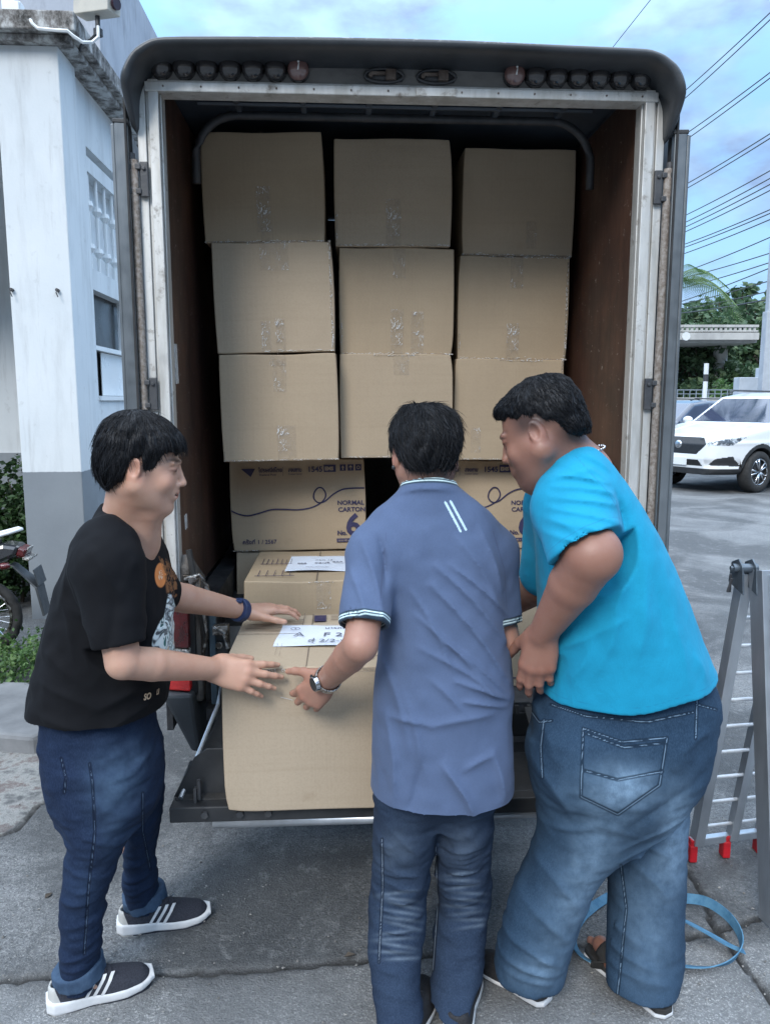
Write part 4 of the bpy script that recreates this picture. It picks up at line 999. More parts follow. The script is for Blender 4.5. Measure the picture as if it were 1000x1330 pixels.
# header detail: bolts, bracket
for i in range(14): MB().cyl((-.72+i*.111, -.014, HT+.014), (-.72+i*.111, -.0165, HT+.014), .0028, n=8).build('rivet', M['rust'], truck)
MB().box((.09, -.017, HT+.012), (.12, .006, .022)).build('header_plate', M['alu'], truck)
for s_ in (-1, 1):
    # locking rods with brackets and rust
    q = MB(); x = s_*(HW+.078); pts = [(x+s_*.0, -.012, 2.29)]
    MB().tube([(x, -.014, z_) for z_ in np.linspace(1.02, 2.31, 10)], .0125, 10).build('locking_rod', M['rust_rod'] if 'rust_rod' in M else M['rust'], truck, smooth=True)
    for zz in (2.255, 1.62, 1.10):
        MB().box((x+s_*.002, -.012, zz+.035), (.046, .026, .016)).box((x+s_*.002, -.012, zz-.035), (.046, .026, .016)).box((x+s_*.026, -.006, zz), (.018, .03, .095)).box((x-s_*.03, -.014, zz), (.024, .012, .10)).cyl((x-s_*.03, -.02, zz+.03), (x-s_*.03, -.026, zz+.03), .006, n=8).build('rod_bracket', M['dark_metal'], truck, bevel=.003)
    # rear door folded back along the side
    dr = empty('rear_door', (s_*(HW+.105), -.035, 0), s_*R(-7)); dr.parent = truck
    MB().box2((-.012, .03, .95), (.010, .78, 2.43)).build('door_panel', M['shell'], dr, bevel=.003)
    MB().box2((-.020, -.005, .93), (.018, .030, 2.41)).box2((s_*.0185, .0, .93), (s_*.030, .022, 2.405)).build('door_edge', M['door_alu'] if 'door_alu' in M else M['ladder_alu'], dr, bevel=.004)
    MB().box2((-.024, -.007, 2.405), (.022, .032, 2.418)).build('edge_cap', M['black_plastic'], dr, bevel=.003)
    # rubber weather strip between post and door: dark upright strip with a pointed top
    MB().prism([(.02, .90), (.02, 2.40), (-.045, 2.475), (-.038, .90)], 'x', s_*(HW+.088), s_*(HW+.094)).build('weather_strip', M['rubber'], truck)
    for zz in (2.30, 1.75, 1.15): MB().cyl((s_*(HW+.085), -.01, zz-.03), (s_*(HW+.085), -.01, zz+.03), .011, n=10).build('hinge', M['dark_metal'], truck)
    # lower body corner: fender, inner pillar, tail lamp, plastic corner
    MB().box2((s_*.795, .02, .50), (s_*.775, 2.3, .8595)).build('bed_side', M['body_grey'] if 'body_grey' in M else M['dark_metal'], truck)
    tl = empty('tail_light', (s_*.742, 0, 0)); tl.parent = truck
    def lens(z0, z1, m, nm, out_=0.0, w0=.055, w1=.055):
        a, b = -s_*.040, s_*.040
        P = [(a, -.02, z0), (b*1.0, .0, z0), (b, .06, z0), (a, .02, z0), (a, -.02, z1), (b, .0, z1), (b, .06, z1), (a, .02, z1)]
        P = [(p_[0], p_[1]-.012-(out_ if p_[1] <= 0 else 0), p_[2]) for p_ in P]
        MB().raw(P, [(0,1,2,3), (4,5,6,7), (0,1,5,4), (1,2,6,5), (2,3,7,6), (3,0,4,7)]).build(nm, m, tl, bevel=.006)
    MB().box((0, .035, .78), (.112, .075, .30)).build('lamp_housing', M['black_plastic'], tl, bevel=.006)
    lens(.80, .93, M['lens_red_dark'], 'upper_red_lens'); lens(.722, .797, M['lens_white'], 'reversing_lens', -.002); lens(.655, .719, M['lens_red'], 'lower_red_lens', .004)
    # dark plastic corner of the bumper, tapering downwards
    MB().prism([(s_*.795, .650), (s_*.695, .650), (s_*.675, .45), (s_*.705, .45)], 'y', -.045, .30).build('bumper_corner', M['black_plastic2'], truck, bevel=.012)
    # muddy inner pillar with latch and seals
    MB().box2((s_*.7355, .012, .60), (s_*.67, .10, .93)).prism([(.30, .93), (.012, .93), (.012, 1.06), (.05, 1.10), (.16, 1.04), (.30, .97)], 'x', s_*.70, s_*.7355).build('inner_pillar', M['mud'], truck, bevel=.01)
    MB().tube([(s_*.655, .03, .60), (s_*.655, .02, .80), (s_*.68, .01, .98), (s_*.70, .01, 1.12)], .010, 8).build('door_seal', M['rubber'], truck)
    MB().box2((s_*.640, -.012, .60), (s_*.618, .02, .93)).build('tailgate_stay', M['blue_steel'], truck, bevel=.004)
    lc = MB().box((s_*.69, -.012, 1.02), (.055, .02, .045)).tube([(s_*.71, -.02, 1.03), (s_*.66, -.03, 1.045), (s_*.64, -.03, 1.01), (s_*.63, -.03, .95)], .008, 8).cyl((s_*.68, -.02, 1.03), (s_*.68, -.045, 1.03), .014, n=12).tube([(s_*.69, -.015, 1.0), (s_*.655, -.02, .93), (s_*.645, -.015, .84), (s_*.66, -.015, .78)], .006, 6)
    lc.box((s_*.60, -.02, .86), (.05, .03, .03)).tube([(s_*.62, -.03, .87), (s_*.585, -.035, .85), (s_*.575, -.035, .80)], .009, 8).cyl((s_*.605, -.02, .81), (s_*.605, -.035, .81), .012, n=10)
    lc.build('tailgate_latch', M['chrome_dirty'], truck, bevel=.002)
    MB().box((s_*.60, .01, .82), (.045, .03, .10)).box((s_*.645, -.005, .71), (.03, .012, .04)).build('latch_box', M['black_metal'], truck, bevel=.004)
# bed
MB().box2((-.66, .0, .545), (.66, 2.28, .578)).build('bed_floor', M['dark_metal'], truck)
for k in range(9):
    MB().box2((-.60+k*.14, -.004, .5785), (-.55+k*.14, 2.2, .584)).build('floor_rib', M['dark_metal'], truck)
MB().box2((-.66, -.004, .46), (.66, .02, .5445)).build('rear_sill', M['black_metal'], truck, bevel=.004)
rg = MB()
for k in range(30): rg.box((-.6+k*.041, -.012, .560), (.012, .016, .03))
rg.build('sill_grip', M['rubber'], truck)
for s_ in (-1, 1): MB().box2((s_*.66, .12, .58), (s_*.735, 2.27, .90)).prism([(.3, .58), (.42, .74), (.75, .80), (1.1, .74), (1.2, .58)], 'x', s_*.52, s_*.66).build('wheel_arch_panel', M['black_metal'], truck)
# step bumper and the dropped tailgate support plates
bp = empty('step_bumper', (0, 0, 0)); bp.parent = truck
MB().box2((-.70, -.40, .405), (.66, -.355, .452)).box2((-.70, -.3545, .412), (.66, -.10, .450)).build('step_plate', M['black_metal'], bp, bevel=.004)
MB().cyl((-.58, -.385, .395), (.64, -.385, .395), .016, n=14).build('bumper_tube', M['ladder_alu'], bp, smooth=True)
for x in (-.60, -.50, -.42, .2, .5): MB().cyl((x, -.40, .43), (x, -.409, .43), .011, n=6).build('bumper_bolt', M['dark_metal'], bp)
MB().box((-.63, -.37, .47), (.008, .02, .05)).cyl((-.62, -.37, .46), (-.62, -.37, .52), .006, n=8).build('bumper_hook', M['dark_metal'], bp)
for s_ in (-1, 1):
    MB().prism([(s_*.70, .452), (s_*.46, .4525), (s_*.46, .60), (s_*.60, .60), (s_*.635, .575)], 'y', -.34, -.335).build('bumper_bracket', M['black_metal'], bp, bevel=.003)
    MB().raw([(s_*.69, -.36, .454), (s_*.40, -.36, .454), (s_*.40, -.05, .585), (s_*.60, -.05, .60), (s_*.69, -.36, .448), (s_*.40, -.36, .448), (s_*.40, -.05, .578), (s_*.60, -.05, .593)], [(0,1,2,3), (4,5,6,7), (0,1,5,4), (1,2,6,5), (2,3,7,6), (3,0,4,7)]).build('step_cover', M['rubber'], bp, bevel=.002)
    MB().tube([(s_*.675, -.36, .46), (s_*.61, -.06, .62), (s_*.60, -.04, .70)], .007, 8).build('bumper_stay', M['ladder_alu'], bp)
# chassis, axle, wheels, cab ahead (hidden, but there from the side)
MB().box2((-.45, -.05, .36), (-.37, 4.2, .46)).box2((.37, -.05, .36), (.45, 4.2, .46)).cyl((-.7, .95, .34), (.7, .95, .34), .05, n=12).build('chassis', M['black_metal'], truck)
for s_ in (-1, 1):
    for yy in (.95, 3.75):
        wh = empty('wheel', (s_*.70, yy, .33)); wh.parent = truck
        MB().cyl((-.10, 0, 0), (.10, 0, 0), .33, n=32).build('tyre', M['rubber'], wh, bevel=.02); MB().cyl((-.105, 0, 0), (.105, 0, 0), .19, n=24).build('rim', M['ladder_alu'], wh, bevel=.01)
cabp = [(2.35, .5), (4.55, .5), (4.6, .95), (3.85, 1.08), (3.35, 1.68), (2.4, 1.70)]
MB().prism(cabp, 'x', -.76, .76).build('cab', pm('cab_paint', (.45, .46, .47), (.40, .41, .42), 3, .35, .05), truck, bevel=.05)
for s_ in (-1, 1): MB().prism([(2.6, 1.12), (3.7, 1.12), (3.3, 1.58), (2.6, 1.60)], 'x', s_*.7605, s_*.765).build('side_window', M['car_glass'], truck)

# ============================================================ CARTONS
def carton(label, px0, pyb, Y, w_=.436, h_=.40, d_=.55, yaw=3.2, roll=0, group='brown cartons stacked in the truck', plain=True, X0=None, Z0=None, tapes=(), film=(), seed=0, bulge=.004):
    z0 = Z0; x0 = (px0-500)/1000*(Y*_c+(CAM_H-Z0)*_s) if X0 is None else X0
    root = empty('cardboard_box', (x0, Y, z0), R(yaw)); root.rotation_euler = (0, R(roll), R(yaw)); tag(root, label, 'cardboard box', group)
    rs = np.random.RandomState(seed); n = 10; bm = bmesh.new(); bmesh.ops.create_cube(bm, size=1)
    bmesh.ops.subdivide_edges(bm, edges=bm.edges[:], cuts=n, use_grid_fill=True)
    ph = rs.rand(6)*6; crn = [(rs.randint(2), rs.randint(2), .0015+.004*rs.rand()) for _ in range(2)]
    for v in bm.verts:
        u, s_, t_ = v.co.x+.5, v.co.y+.5, v.co.z+.5
        bx = bulge*(math.sin(math.pi*u)*math.sin(math.pi*t_))*(.8+.5*math.sin(ph[0]+5*u)); v0 = v.co.copy()
        x, y, z = u*w_, s_*d_, t_*h_
        if s_ < .001: y -= bx; y += .0016*math.sin(ph[1]+u*7)*math.sin(ph[2]+t_*6)
        if t_ > .999: z += .003*math.sin(math.pi*u)*math.sin(ph[3]+4*u)*(1-s_)+.0015*math.sin(ph[4]+9*u)
        if u < .001: x -= .003*math.sin(math.pi*t_)
        if u > .999: x += .004*math.sin(math.pi*t_)*(1+.5*math.sin(ph[5]))
        for (cu_, ct_, am_) in crn:
            q_ = math.exp(-(((u-cu_)*w_/.035)**2+((t_-ct_)*h_/.035)**2+(s_*d_/.05)**2)); x += (-1 if cu_ else 1)*am_*q_; y += am_*.6*q_; z += (-1 if ct_ else 1)*am_*.5*q_
        if t_ < .001: z -= .002*abs(math.sin(ph[4]+7*u))*0
        v.co = (x, y, z)
    me = bpy.data.meshes.new('box_body'); bm.to_mesh(me); bm.free()
    o = link('box_body', me, M['card'], root, bevel=.0045, smooth=False)
    # the seam where the two top flaps meet and front edge lines
    sh = MB().box2((w_*.5-.001, .004, h_-.001), (w_*.5+.001, d_-.004, h_+.0035)).build('flap_seam', M['ink_faint'], root)
    for (tx, tz, tw, th) in tapes:        # tape pieces on the front face (fractions)
        mb = MB(); m = 8; cx = tx*w_; cz = tz*h_; P = []; F = []
        for i in range(m+1):
            for j in (0, 1):
                zz = cz-th/2+th*i/m; yy = -bulge*math.sin(math.pi*np.clip(cx/w_, 0, 1))*math.sin(math.pi*np.clip(zz/h_, 0, 1))*1.35-.0022-.0006*rs.rand()
                P.append((cx-tw/2+tw*j+.001*rs.randn(), yy, min(max(zz, .002), h_-.002)))
        for i in range(m): F.append((2*i, 2*i+1, 2*i+3, 2*i+2))
        mb.raw(P, F).build('tape', M['tape'], root)
    for (kind, a, b, dens) in film:       # white slivers painted as glints of film along an edge: 'b' bottom 't' top 'r' right 'l' left
        mb = MB()
        for i in range(int(dens*(b-a)*w_/.016)):
            t_ = a+(b-a)*rs.rand(); ln = abs(rs.randn())*.007+.002; th = .0006+.0009*rs.rand(); off = abs(rs.randn())*.003
            if kind in 'bt': c = (t_*w_, -.0035-bulge*0, (.003+off if kind == 'b' else h_-.003-off)); d = (ln, .0012, th)
            else: c = ((w_-.004-off if kind == 'r' else .004+off), -.0035, t_*h_); d = (th, .0012, ln)
            mb.box(c, d, Matrix.Rotation(rs.randn()*.35, 3, 'Y'))
        if mb.v: mb.build('film_glints', M['glint'], root)
        mb = MB()
        if kind == 'b': mb.box2((a*w_, -.0028, .001), (b*w_, -.0020, .006))
        if kind == 't': mb.box2((a*w_, -.0028, h_-.006), (b*w_, -.0020, h_-.001))
        if kind == 'r': mb.box2((w_-.010, -.0028, a*h_), (w_-.001, -.0020, b*h_))
        if kind == 'l': mb.box2((.001, -.0028, a*h_), (.007, -.0020, b*h_))
        mb.build('edge_tape', M['tape'], root)
    return root
GA = 'plain brown cartons in the three upper rows'
Zs = (2.17, 1.77, 1.37)
def yf(Y): return Y
c1 = dict(tapes=((.5, .30, .05, .16), (.52, .06, .045, .06)), film=(('b', .0, 1, 1.0),), seed=1)
carton('top carton of the left column, plain brown with one crack of light on its tape', 267, 0, 2.94, Z0=2.171, h_=.385, yaw=2.6, roll=-1.2, group=GA, **c1)
carton('second carton of the left column with a wide crinkled tape at its top centre', 283, 0, 2.93, Z0=1.771, yaw=2.6, roll=-1.6, group=GA, tapes=((.52, .88, .105, .11), (.42, .15, .035, .11), (.54, .16, .035, .12)), film=(('r', .02, 1, 1.6), ('b', .4, 1, .8), ('t', .3, .8, .5)), seed=2)
carton('third carton of the left column, resting on the printed number 6 carton', 291, 0, 2.92, Z0=1.368, yaw=2.8, roll=-1.0, group=GA, tapes=((.50, .94, .06, .04), (.51, .80, .05, .12), (.55, .16, .07, .14)), film=(('b', .0, 1, 1.0), ('l', .0, .1, 1)), seed=3)
carton('top carton of the middle column, the highest of all, darkened towards the roof', 436, 0, 3.03, Z0=2.177, h_=.388, yaw=3, roll=-.4, group=GA, tapes=((.50, .22, .055, .17),), film=(('b', .0, 1, .9), ('l', .02, .3, .8)), seed=4)
carton('second carton of the middle column with a small bright tape end near its top', 442, 0, 3.04, Z0=1.775, yaw=3.4, roll=-.0, w_=.438, group=GA, tapes=((.52, .86, .048, .11), (.50, .18, .05, .2), (.68, .16, .05, .2)), film=(('b', .0, 1, 1.5), ('l', .0, .3, .6)), seed=5)
carton('third carton of the middle column, behind the head in the middle', 443, 0, 3.02, Z0=1.376, yaw=3.2, roll=-.2, group=GA, tapes=((.54, .90, .06, .08),), film=(('t', .3, .7, .5), ('b', 0, .7, .8)), seed=6)
carton('top carton of the right column, dark brown and close to the roof', 600, 0, 3.13, Z0=2.163, yaw=3.2, roll=.5, group=GA, tapes=((.62, .2, .04, .1),), film=(('b', .0, 1, .7),), seed=7)
carton('second carton of the right column with white glints down its right edge', 594, 0, 3.12, Z0=1.762, yaw=3.2, roll=.5, group=GA, tapes=((.52, .84, .05, .12), (.50, .18, .05, .14)), film=(('r', .0, .95, 1.3), ('t', .2, 1, 1.4), ('b', .0, 1, 1.2), ('l', .1, .25, .4)), seed=8)
carton('third carton of the right column, behind the head of the man in cyan', 589, 0, 3.10, Z0=1.363, yaw=3.2, roll=.5, group=GA, w_=.433, tapes=((.2, .2, .04, .1),), film=(('r', .6, 1, 1), ('t', .4, .8, .6), ('b', .0, 1, .5)), seed=9)
carton('carton just showing behind the left column at its left edge', 266, 0, 3.50, Z0=1.80, yaw=3.2, group=GA, seed=10)
# support row hidden behind the front ones
for i, x in enumerate((-.62, -.10, .42)):
    carton('carton %s standing on the bed floor under the number 6 cartons' % ('at the left', 'in the middle', 'at the right')[i], 0, 0, 3.16, X0=x, Z0=.585, w_=.5, h_=.385, group='cartons on the truck bed floor', seed=20+i)

# printed number 6 cartons
def curve_pts():
    P = [(0, .26), (.05, .225), (.12, .205), (.20, .225), (.30, .262), (.40, .262), (.50, .255), (.60, .275), (.68, .33), (.71, .40), (.69, .465), (.655, .475), (.625, .43), (.62, .37), (.65, .325), (.70, .335), (.77, .41), (.84, .455), (.92, .465), (1.0, .465)]
    return P
def printed(label, px0, Y, x0=None):
    r = carton(label, px0, 0, Y, w_=.55, h_=.378, d_=.45, Z0=.975, X0=x0, yaw=3.2, roll=-.8 if x0 is None else 0, group='cartons printed with number 6', film=(('b', .0, .2, .1),), seed=31 if x0 is None else 33, bulge=.001)
    w_, h_ = .55, .378; rot = (R(90), 0, 0); y = -.0040
    def P2(u, t_): return (u*w_, y, t_*h_)
    cv = catmull([(u*w_, y, (.18+1.08*t_)*h_) for u, t_ in curve_pts()], 6)
    mb = MB(); 
    for a, b in zip(cv[:-1], cv[1:]):
        d = np.array([b[0]-a[0], 0, b[2]-a[2]]); L_ = np.linalg.norm(d)+1e-9; nn = np.array([-d[2], 0, d[0]])/L_*.0028; e = d/L_*.001
        mb.raw([a-nn-e, b-nn+e, b+nn+e, a+nn-e], [(0, 1, 2, 3)])
    mb.build('ribbon_line', M['ink'], r)
    text('NORMAL', .0255, r, M['ink'], P2(.795, .500), rot, bold=.0006, sx=1.05)
    text('CARTON', .0255, r, M['ink'], P2(.800, .425), rot, bold=.0006, sx=1.06)
    text('6', .125, r, M['ink'], P2(.855, .165), rot, bold=.0035)
    text('No.', .026, r, M['ink'], P2(.79, .165), rot, bold=.0008)
    MB().box2((.785*w_, y-.0003, .085*h_), (.965*w_, y, .125*h_)).build('printed_bar', M['ink'], r)
    text('ขนาด 45 x 55 x 40', .011, r, M['card'], (.795*w_, y-.0006, 0.094*h_), rot)
    text('ครั้งที่ 1 / 2567', .024, r, M['ink'], P2(.075, .085), rot, bold=.0003)
    MB().raw([P2(.085, .915), P2(.19, .915), P2(.155, .825)], [(0, 1, 2)]).build('printed_logo', M['ink'], r)
    text('ไปรษณีย์ไทย', .024, r, M['ink'], P2(.215, .875), rot, bold=.0006, sx=.80); text('Thailand Post', .013, r, M['ink'], P2(.215, .835), rot)
    MB().box2((.395*w_, y-.0002, .83*h_), (.397*w_, y, .93*h_)).build('printed_rule', M['ink'], r)
    text('สอบถาม', .022, r, M['ink'], P2(.435, .875), rot, bold=.0008, sx=.75); text('Contact Center', .011, r, M['ink'], P2(.435, .84), rot, sx=.8)
    text('1545', .031, r, M['ink'], P2(.578, .87), rot, bold=.0008)
    MB().box2((.70*w_, y-.0002, .865*h_), (.79*w_, y, .945*h_)).build('printed_bar', M['ink'], r); text('EMS', .02, r, M['card'], (.708*w_, y-.0006, .885*h_), rot, bold=.001)
    for k in range(3):
        MB().box2(((.82+.058*k)*w_, y-.0002, .875*h_), ((.865+.058*k)*w_, y, .945*h_)).build('handling_mark', M['ink'], r)
        a = (.8425+.058*k)*w_; q = MB()
        if k == 0: q.raw([(a-.006, y-.0006, .91*h_), (a+.006, y-.0006, .91*h_), (a, y-.0006, .935*h_)], [(0, 1, 2)]).box2((a-.002, y-.0008, .885*h_), (a+.002, y-.0005, .91*h_))
        elif k == 1: q.raw([(a-.008, y-.0006, .912*h_), (a+.008, y-.0006, .912*h_), (a, y-.0006, .935*h_)], [(0, 1, 2)]).box2((a-.001, y-.0008, .885*h_), (a+.001, y-.0005, .912*h_))
        else: q.tube([(a+.006*math.cos(t_), y-.0006, .91*h_+.006*math.sin(t_)) for t_ in np.linspace(0, 6.28, 13)[:-1]], .0012, 4, closed=True)
        q.build('handling_symbol', M['card'], r)
    return r
printed('number 6 carton printed with a looping ribbon line, left one in full view', 303, 3.15)
printed('right number 6 carton printed with a ribbon line, half hidden by the two men', 0, 3.2, x0=.094)

# front carton with the sheet of paper marked A
def paper(label, root, cx, cy, w_, d_, rot, h_, lines, seed):
    pr_ = empty('paper_sheet', (0, 0, 0)); Lm = root.matrix_basis
    n = 10; P = []; F = []
    for i in range(n+1):
        for j in range(n+1):
            u, v = i/n-.5, j/n-.5; x = u*w_; y = v*d_; z = .0035+.004*math.sin(u*5+seed)*math.sin(v*4+1)**2+.003*max(0, v)*abs(math.sin(u*7))
            P.append((x, y, z))
    for i in range(n):
        for j in range(n): F.append((i*(n+1)+j, (i+1)*(n+1)+j, (i+1)*(n+1)+j+1, i*(n+1)+j+1))
    c = Lm @ Vector((cx, cy, h_)); pr_.location = c; pr_.rotation_euler = (0, 0, root.rotation_euler.z+R(rot)); tag(pr_, label, 'paper', 'paper sheets on cartons')
    MB().raw(P, F).build('sheet', M['paper'], pr_, smooth=True)
    for (s_, size, x, y, b) in lines: text(s_, size, pr_, M['ink_pen'], (x*w_, y*d_, .0085), (0, 0, 0), name='handwriting', bold=b)
    MB().raw([(-w_*.5, -d_*.5, .0088), (w_*.5, -d_*.5, .0088), (w_*.5, d_*.5, .0088), (-w_*.5, d_*.5, .0088)], [(0, 1, 2, 3)]).build('clear_sleeve', M['sleeve'], pr_)
    return pr_
fb = carton('big front carton on the bumper with the sheet marked A on top', 0, 0, 2.02, X0=W(296, 1000, 2.06)[0], Z0=.454, w_=.46, h_=.42, d_=.53, yaw=3.0, group='cartons being unloaded at the bumper', film=(), seed=41, bulge=.002)
fb.name = 'cardboard_box'
q = MB().box2((.04, -.002, .002), (.045, -.0005, .418)); 
MB().raw([(.16, -.0035, .338), (.192, -.0035, .329), (.192, -.0035, .3275), (.16, -.0035, .3365)], [(0, 1, 2, 3)]).build('scuff_mark', M['glint'], fb)
top = .4245
ln = MB()
for k in range(3): ln.box2((.02, .36+k*.045, top), (.20, .362+k*.045, top+.0006))
ln.box2((.20, .30, top), (.202, .53, top+.0006)).box2((.003, .30, top), (.20, .302, top+.0006))
for k in range(5): ln.box2((.30, .10-k*.012, top), (.30+.10+.02*(k % 3), .1025-k*.012, top+.0006))
for k in range(4): ln.box2((.29, .50-k*.018, top), (.45, .5025-k*.018, top+.0006))
ln.build('printed_lines', M['ink_faint'], fb)
MB().box2((.235, .43, top), (.275, .50, top+.0006)).raw([(.03, .05, top+.0003), (.065, .05, top+.0003), (.05, .09, top+.0003)], [(0, 1, 2)]).build('printed_mark', M['ink'], fb)
MB().box2((.135, .10, top), (.1375, .26, top+.0006)).box2((.148, .09, top), (.150, .22, top+.0006)).build('tape_residue', M['tape'], fb)
MB().box2((.003, -.0022, .405), (.456, -.0012, .418)).build('edge_tape', M['tape'], fb)
paper('paper sheet with handwritten A and F2 lying on the front carton', fb, .275, .27, .29, .205, -4, .4225, [('①', .036, -.40, .20, .0), ('A', .050, -.33, -.10, .0), ('นารถพล', .026, -.02, .27, .0), ('F 2', .050, -.02, -.10, .0), ('สุ่ 2/2-๖', .040, -.16, -.38, .0)], 1)
sb = carton('carton behind the front one with a crossed out sheet of paper on its lid', 0, 0, 2.60, X0=W(317, 760, 2.60)[0], Z0=.585, w_=.50, h_=.395, d_=.53, yaw=3.2, group='cartons being unloaded at the bumper', tapes=((.55, .86, .05, .09),), film=(('t', .45, .62, 1.4),), seed=42, bulge=.001)
top = .400; ln = MB()
ln.box2((.03, .06, top), (.17, .064, top+.0006)).box2((.03, .26, top), (.17, .264, top+.0006)).box2((.41, .26, top), (.5, .264, top+.0006)).box2((.41, .40, top), (.5, .404, top+.0006))
for k in range(8): ln.box2((.035+k*.018, .264, top), (.037+k*.018, .36-.01*(k % 3), top+.0006))
for k in range(5): ln.box2((.04+k*.028, .064, top), (.042+k*.028, .15, top+.0006))
for k in range(4): ln.box2((.41+k*.025, .404, top), (.412+k*.025, .50, top+.0006))
ln.build('printed_lines', M['ink'], sb)
paper('paper sheet with faint crossed out writing lying on the second carton', sb, .255, .26, .24, .26, -2, .3975, [('aaa', .028, -.35, -.1, .0004), ('กขค 12', .022, -.08, .12, .0), ('ชลบุรี', .026, -.08, -.08, .0002), ('aaa', .030, .20, .0, .0004), ('~~~~~', .03, -.2, -.36, .0)], 2)
rb = carton('carton standing on the bed between the polo man and the cyan man', 0, 0, 2.62, X0=.13, Z0=.585, w_=.47, h_=.395, d_=.50, yaw=3.2, group='cartons being unloaded at the bumper', film=(('t', .6, 1, 1.0),), seed=43, bulge=.001)
MB().box2((.0, -.0022, .032), (.47, -.0008, .036)).build('printed_lines', M['ink'], rb)  # dark strip drawn for the slit above the bottom flap
# ============================================================ PEOPLE
def head(f, C, fwd, up, s=1.0, ears=True, jaw=1.0, k=.014, open_mouth=False, chub=1.0):
    """adds a head to the body field; local axes: r right, f forward, u up; returns a frame for paint and hair"""
    F_, U_, R_ = fr(fwd, up); C = np.array(C, float); A = np.stack([R_, F_, U_])
    def P(x, y, z): return C+(R_*x+F_*y+U_*z)*s
    e = lambda c, r, k_=k, sub=False, ax=None: f.ell(P(*c), [q*s for q in r], k_, A if ax is None else ax, sub)
    e((0, -.012, .030), (.074, .096, .086)); e((0, .022, -.022), (.064*chub, .070, .080), .02)
    e((0, .036, -.078), (.036*chub, .040, .032), .025)
    for x in (-1, 1):
        f.cap(P(x*.056*chub, .0, -.045), P(x*.018, .062, -.094), .020*s*jaw, .017*s, .03)
        e((x*.034, .066, -.030), (.024*chub, .020, .022), .02)              # cheek
        e((x*.031, .096, .008), (.018, .015, .013), .010, sub=True)          # socket
        e((x*.031, .0775, .006), (.0135, .0125, .0115), .004)                 # eye with lid
        f.cap(P(x*.016, .090, .024), P(x*.046, .078, .024), .0065*s, .0050*s, .012)   # brow
        f.cap(P(x*.018, .087, -.0), P(x*.045, .074, .006), .0022*s, .0018*s, .004)    # lower lid line
    f.cap(P(0, .089, .014), P(0, .107, -.025), .0060*s, .0092*s, .010); e((0, .1065, -.029), (.0115, .0095, .0080), .008)
    for x in (-1, 1):
        e((x*.0125, .094, -.034), (.0075, .0095, .0075), .007); e((x*.006, .104, -.0405), (.0035, .005, .0035), .003, sub=True)
    e((0, .088, -.058), (.026, .012, .020), .014)
    f.cap(P(-.019, .087, -.0545), P(.019, .087, -.0545), .0045*s, .0045*s, .006); f.cap(P(-.008, .097, -.0525), P(.008, .097, -.0525), .0058*s, .0058*s, .008)
    f.cap(P(-.012, .094, -.0655), P(.012, .094, -.0655), .0068*s, .0068*s, .008)
    f.cap(P(-.023, .097, -.0590), P(.023, .097, -.0590), .0032*s, .0032*s, .003, sub=True)
    e((0, .078, -.098), (.021, .018, .016), .016)
    if ears:
        for x in (-1, 1):
            ax = np.stack([R_*.93*x-F_*.35, F_*.93+R_*.35*x, U_*.98-F_*.15]); ax = np.array([q/np.linalg.norm(q) for q in ax])
            e((x*.079, -.010, -.006), (.0075, .019, .031), .006, ax=ax); e((x*.086, -.006, -.002), (.0055, .011, .018), .004, sub=True, ax=ax); e((x*.080, .004, -.010), (.005, .005, .007), .004); e((x*.077, -.003, -.032), (.0065, .0085, .009), .006)
    return dict(C=C, R=R_, F=F_, U=U_, s=s, P=P)
def head_tint(hd, V, T, lips=(.80, .56, .56), brow=.25, stub=None, cheek=1.0):
    q = (V-hd['C'])/hd['s']; x, y, z = q@hd['R'], q@hd['F'], q@hd['U']; ax = np.abs(x)
    inh = (np.abs(x) < .1) & (np.abs(y) < .13) & (np.abs(z) < .13)
    def ap(w_, c):
        w_ = np.clip(w_, 0, 1)*inh
        for k in range(3): T[:, k] = T[:, k]*(1-w_)+T[:, k]*c[k]*w_
    ap(np.exp(-((x/.019)**4+((z+.0595)/.0095)**4))*(y > .07), lips)
    ap(np.exp(-(((ax-.031)/.020)**4+((z-.0255-.004*np.cos((ax-.03)*60))/.0050)**2))*(y > .045), (brow,)*3)
    ap(.95*np.exp(-(((ax-.032)/.015)**4+((z-.0050)/.0030)**2))*(y > .045), (.06, .05, .05)); ap(.4*np.exp(-(((ax-.033)/.020)**2+((z-.004)/.012)**2))*(y > .04), (.78, .66, .62))
    ap(.35*np.exp(-(((ax-.031)/.017)**2+((z-.007)/.010)**2))*(y > .05), (.6, .5, .5))
    ap(.5*np.exp(-((x/.022)**4+((z+.0590)/.0016)**2))*(y > .08), (.35, .25, .25)); ap(.45*np.exp(-(((ax-.045)/.02)**2+((z+.028)/.02)**2))*(y > .03)*cheek, (1.06, .86, .84))
    ap(.5*np.exp(-((ax-.082)/.008)**2)*(np.abs(y+.008) < .022)*(np.abs(z) < .036), (1.0, .80, .76))
    ap(.9*np.exp(-(((ax-.006)/.004)**2+((z+.041)/.003)**2))*(y > .09), (.3, .2, .2))
    if stub is not None: ap(stub(x, y, z), (.13, .14, .16))
    return T
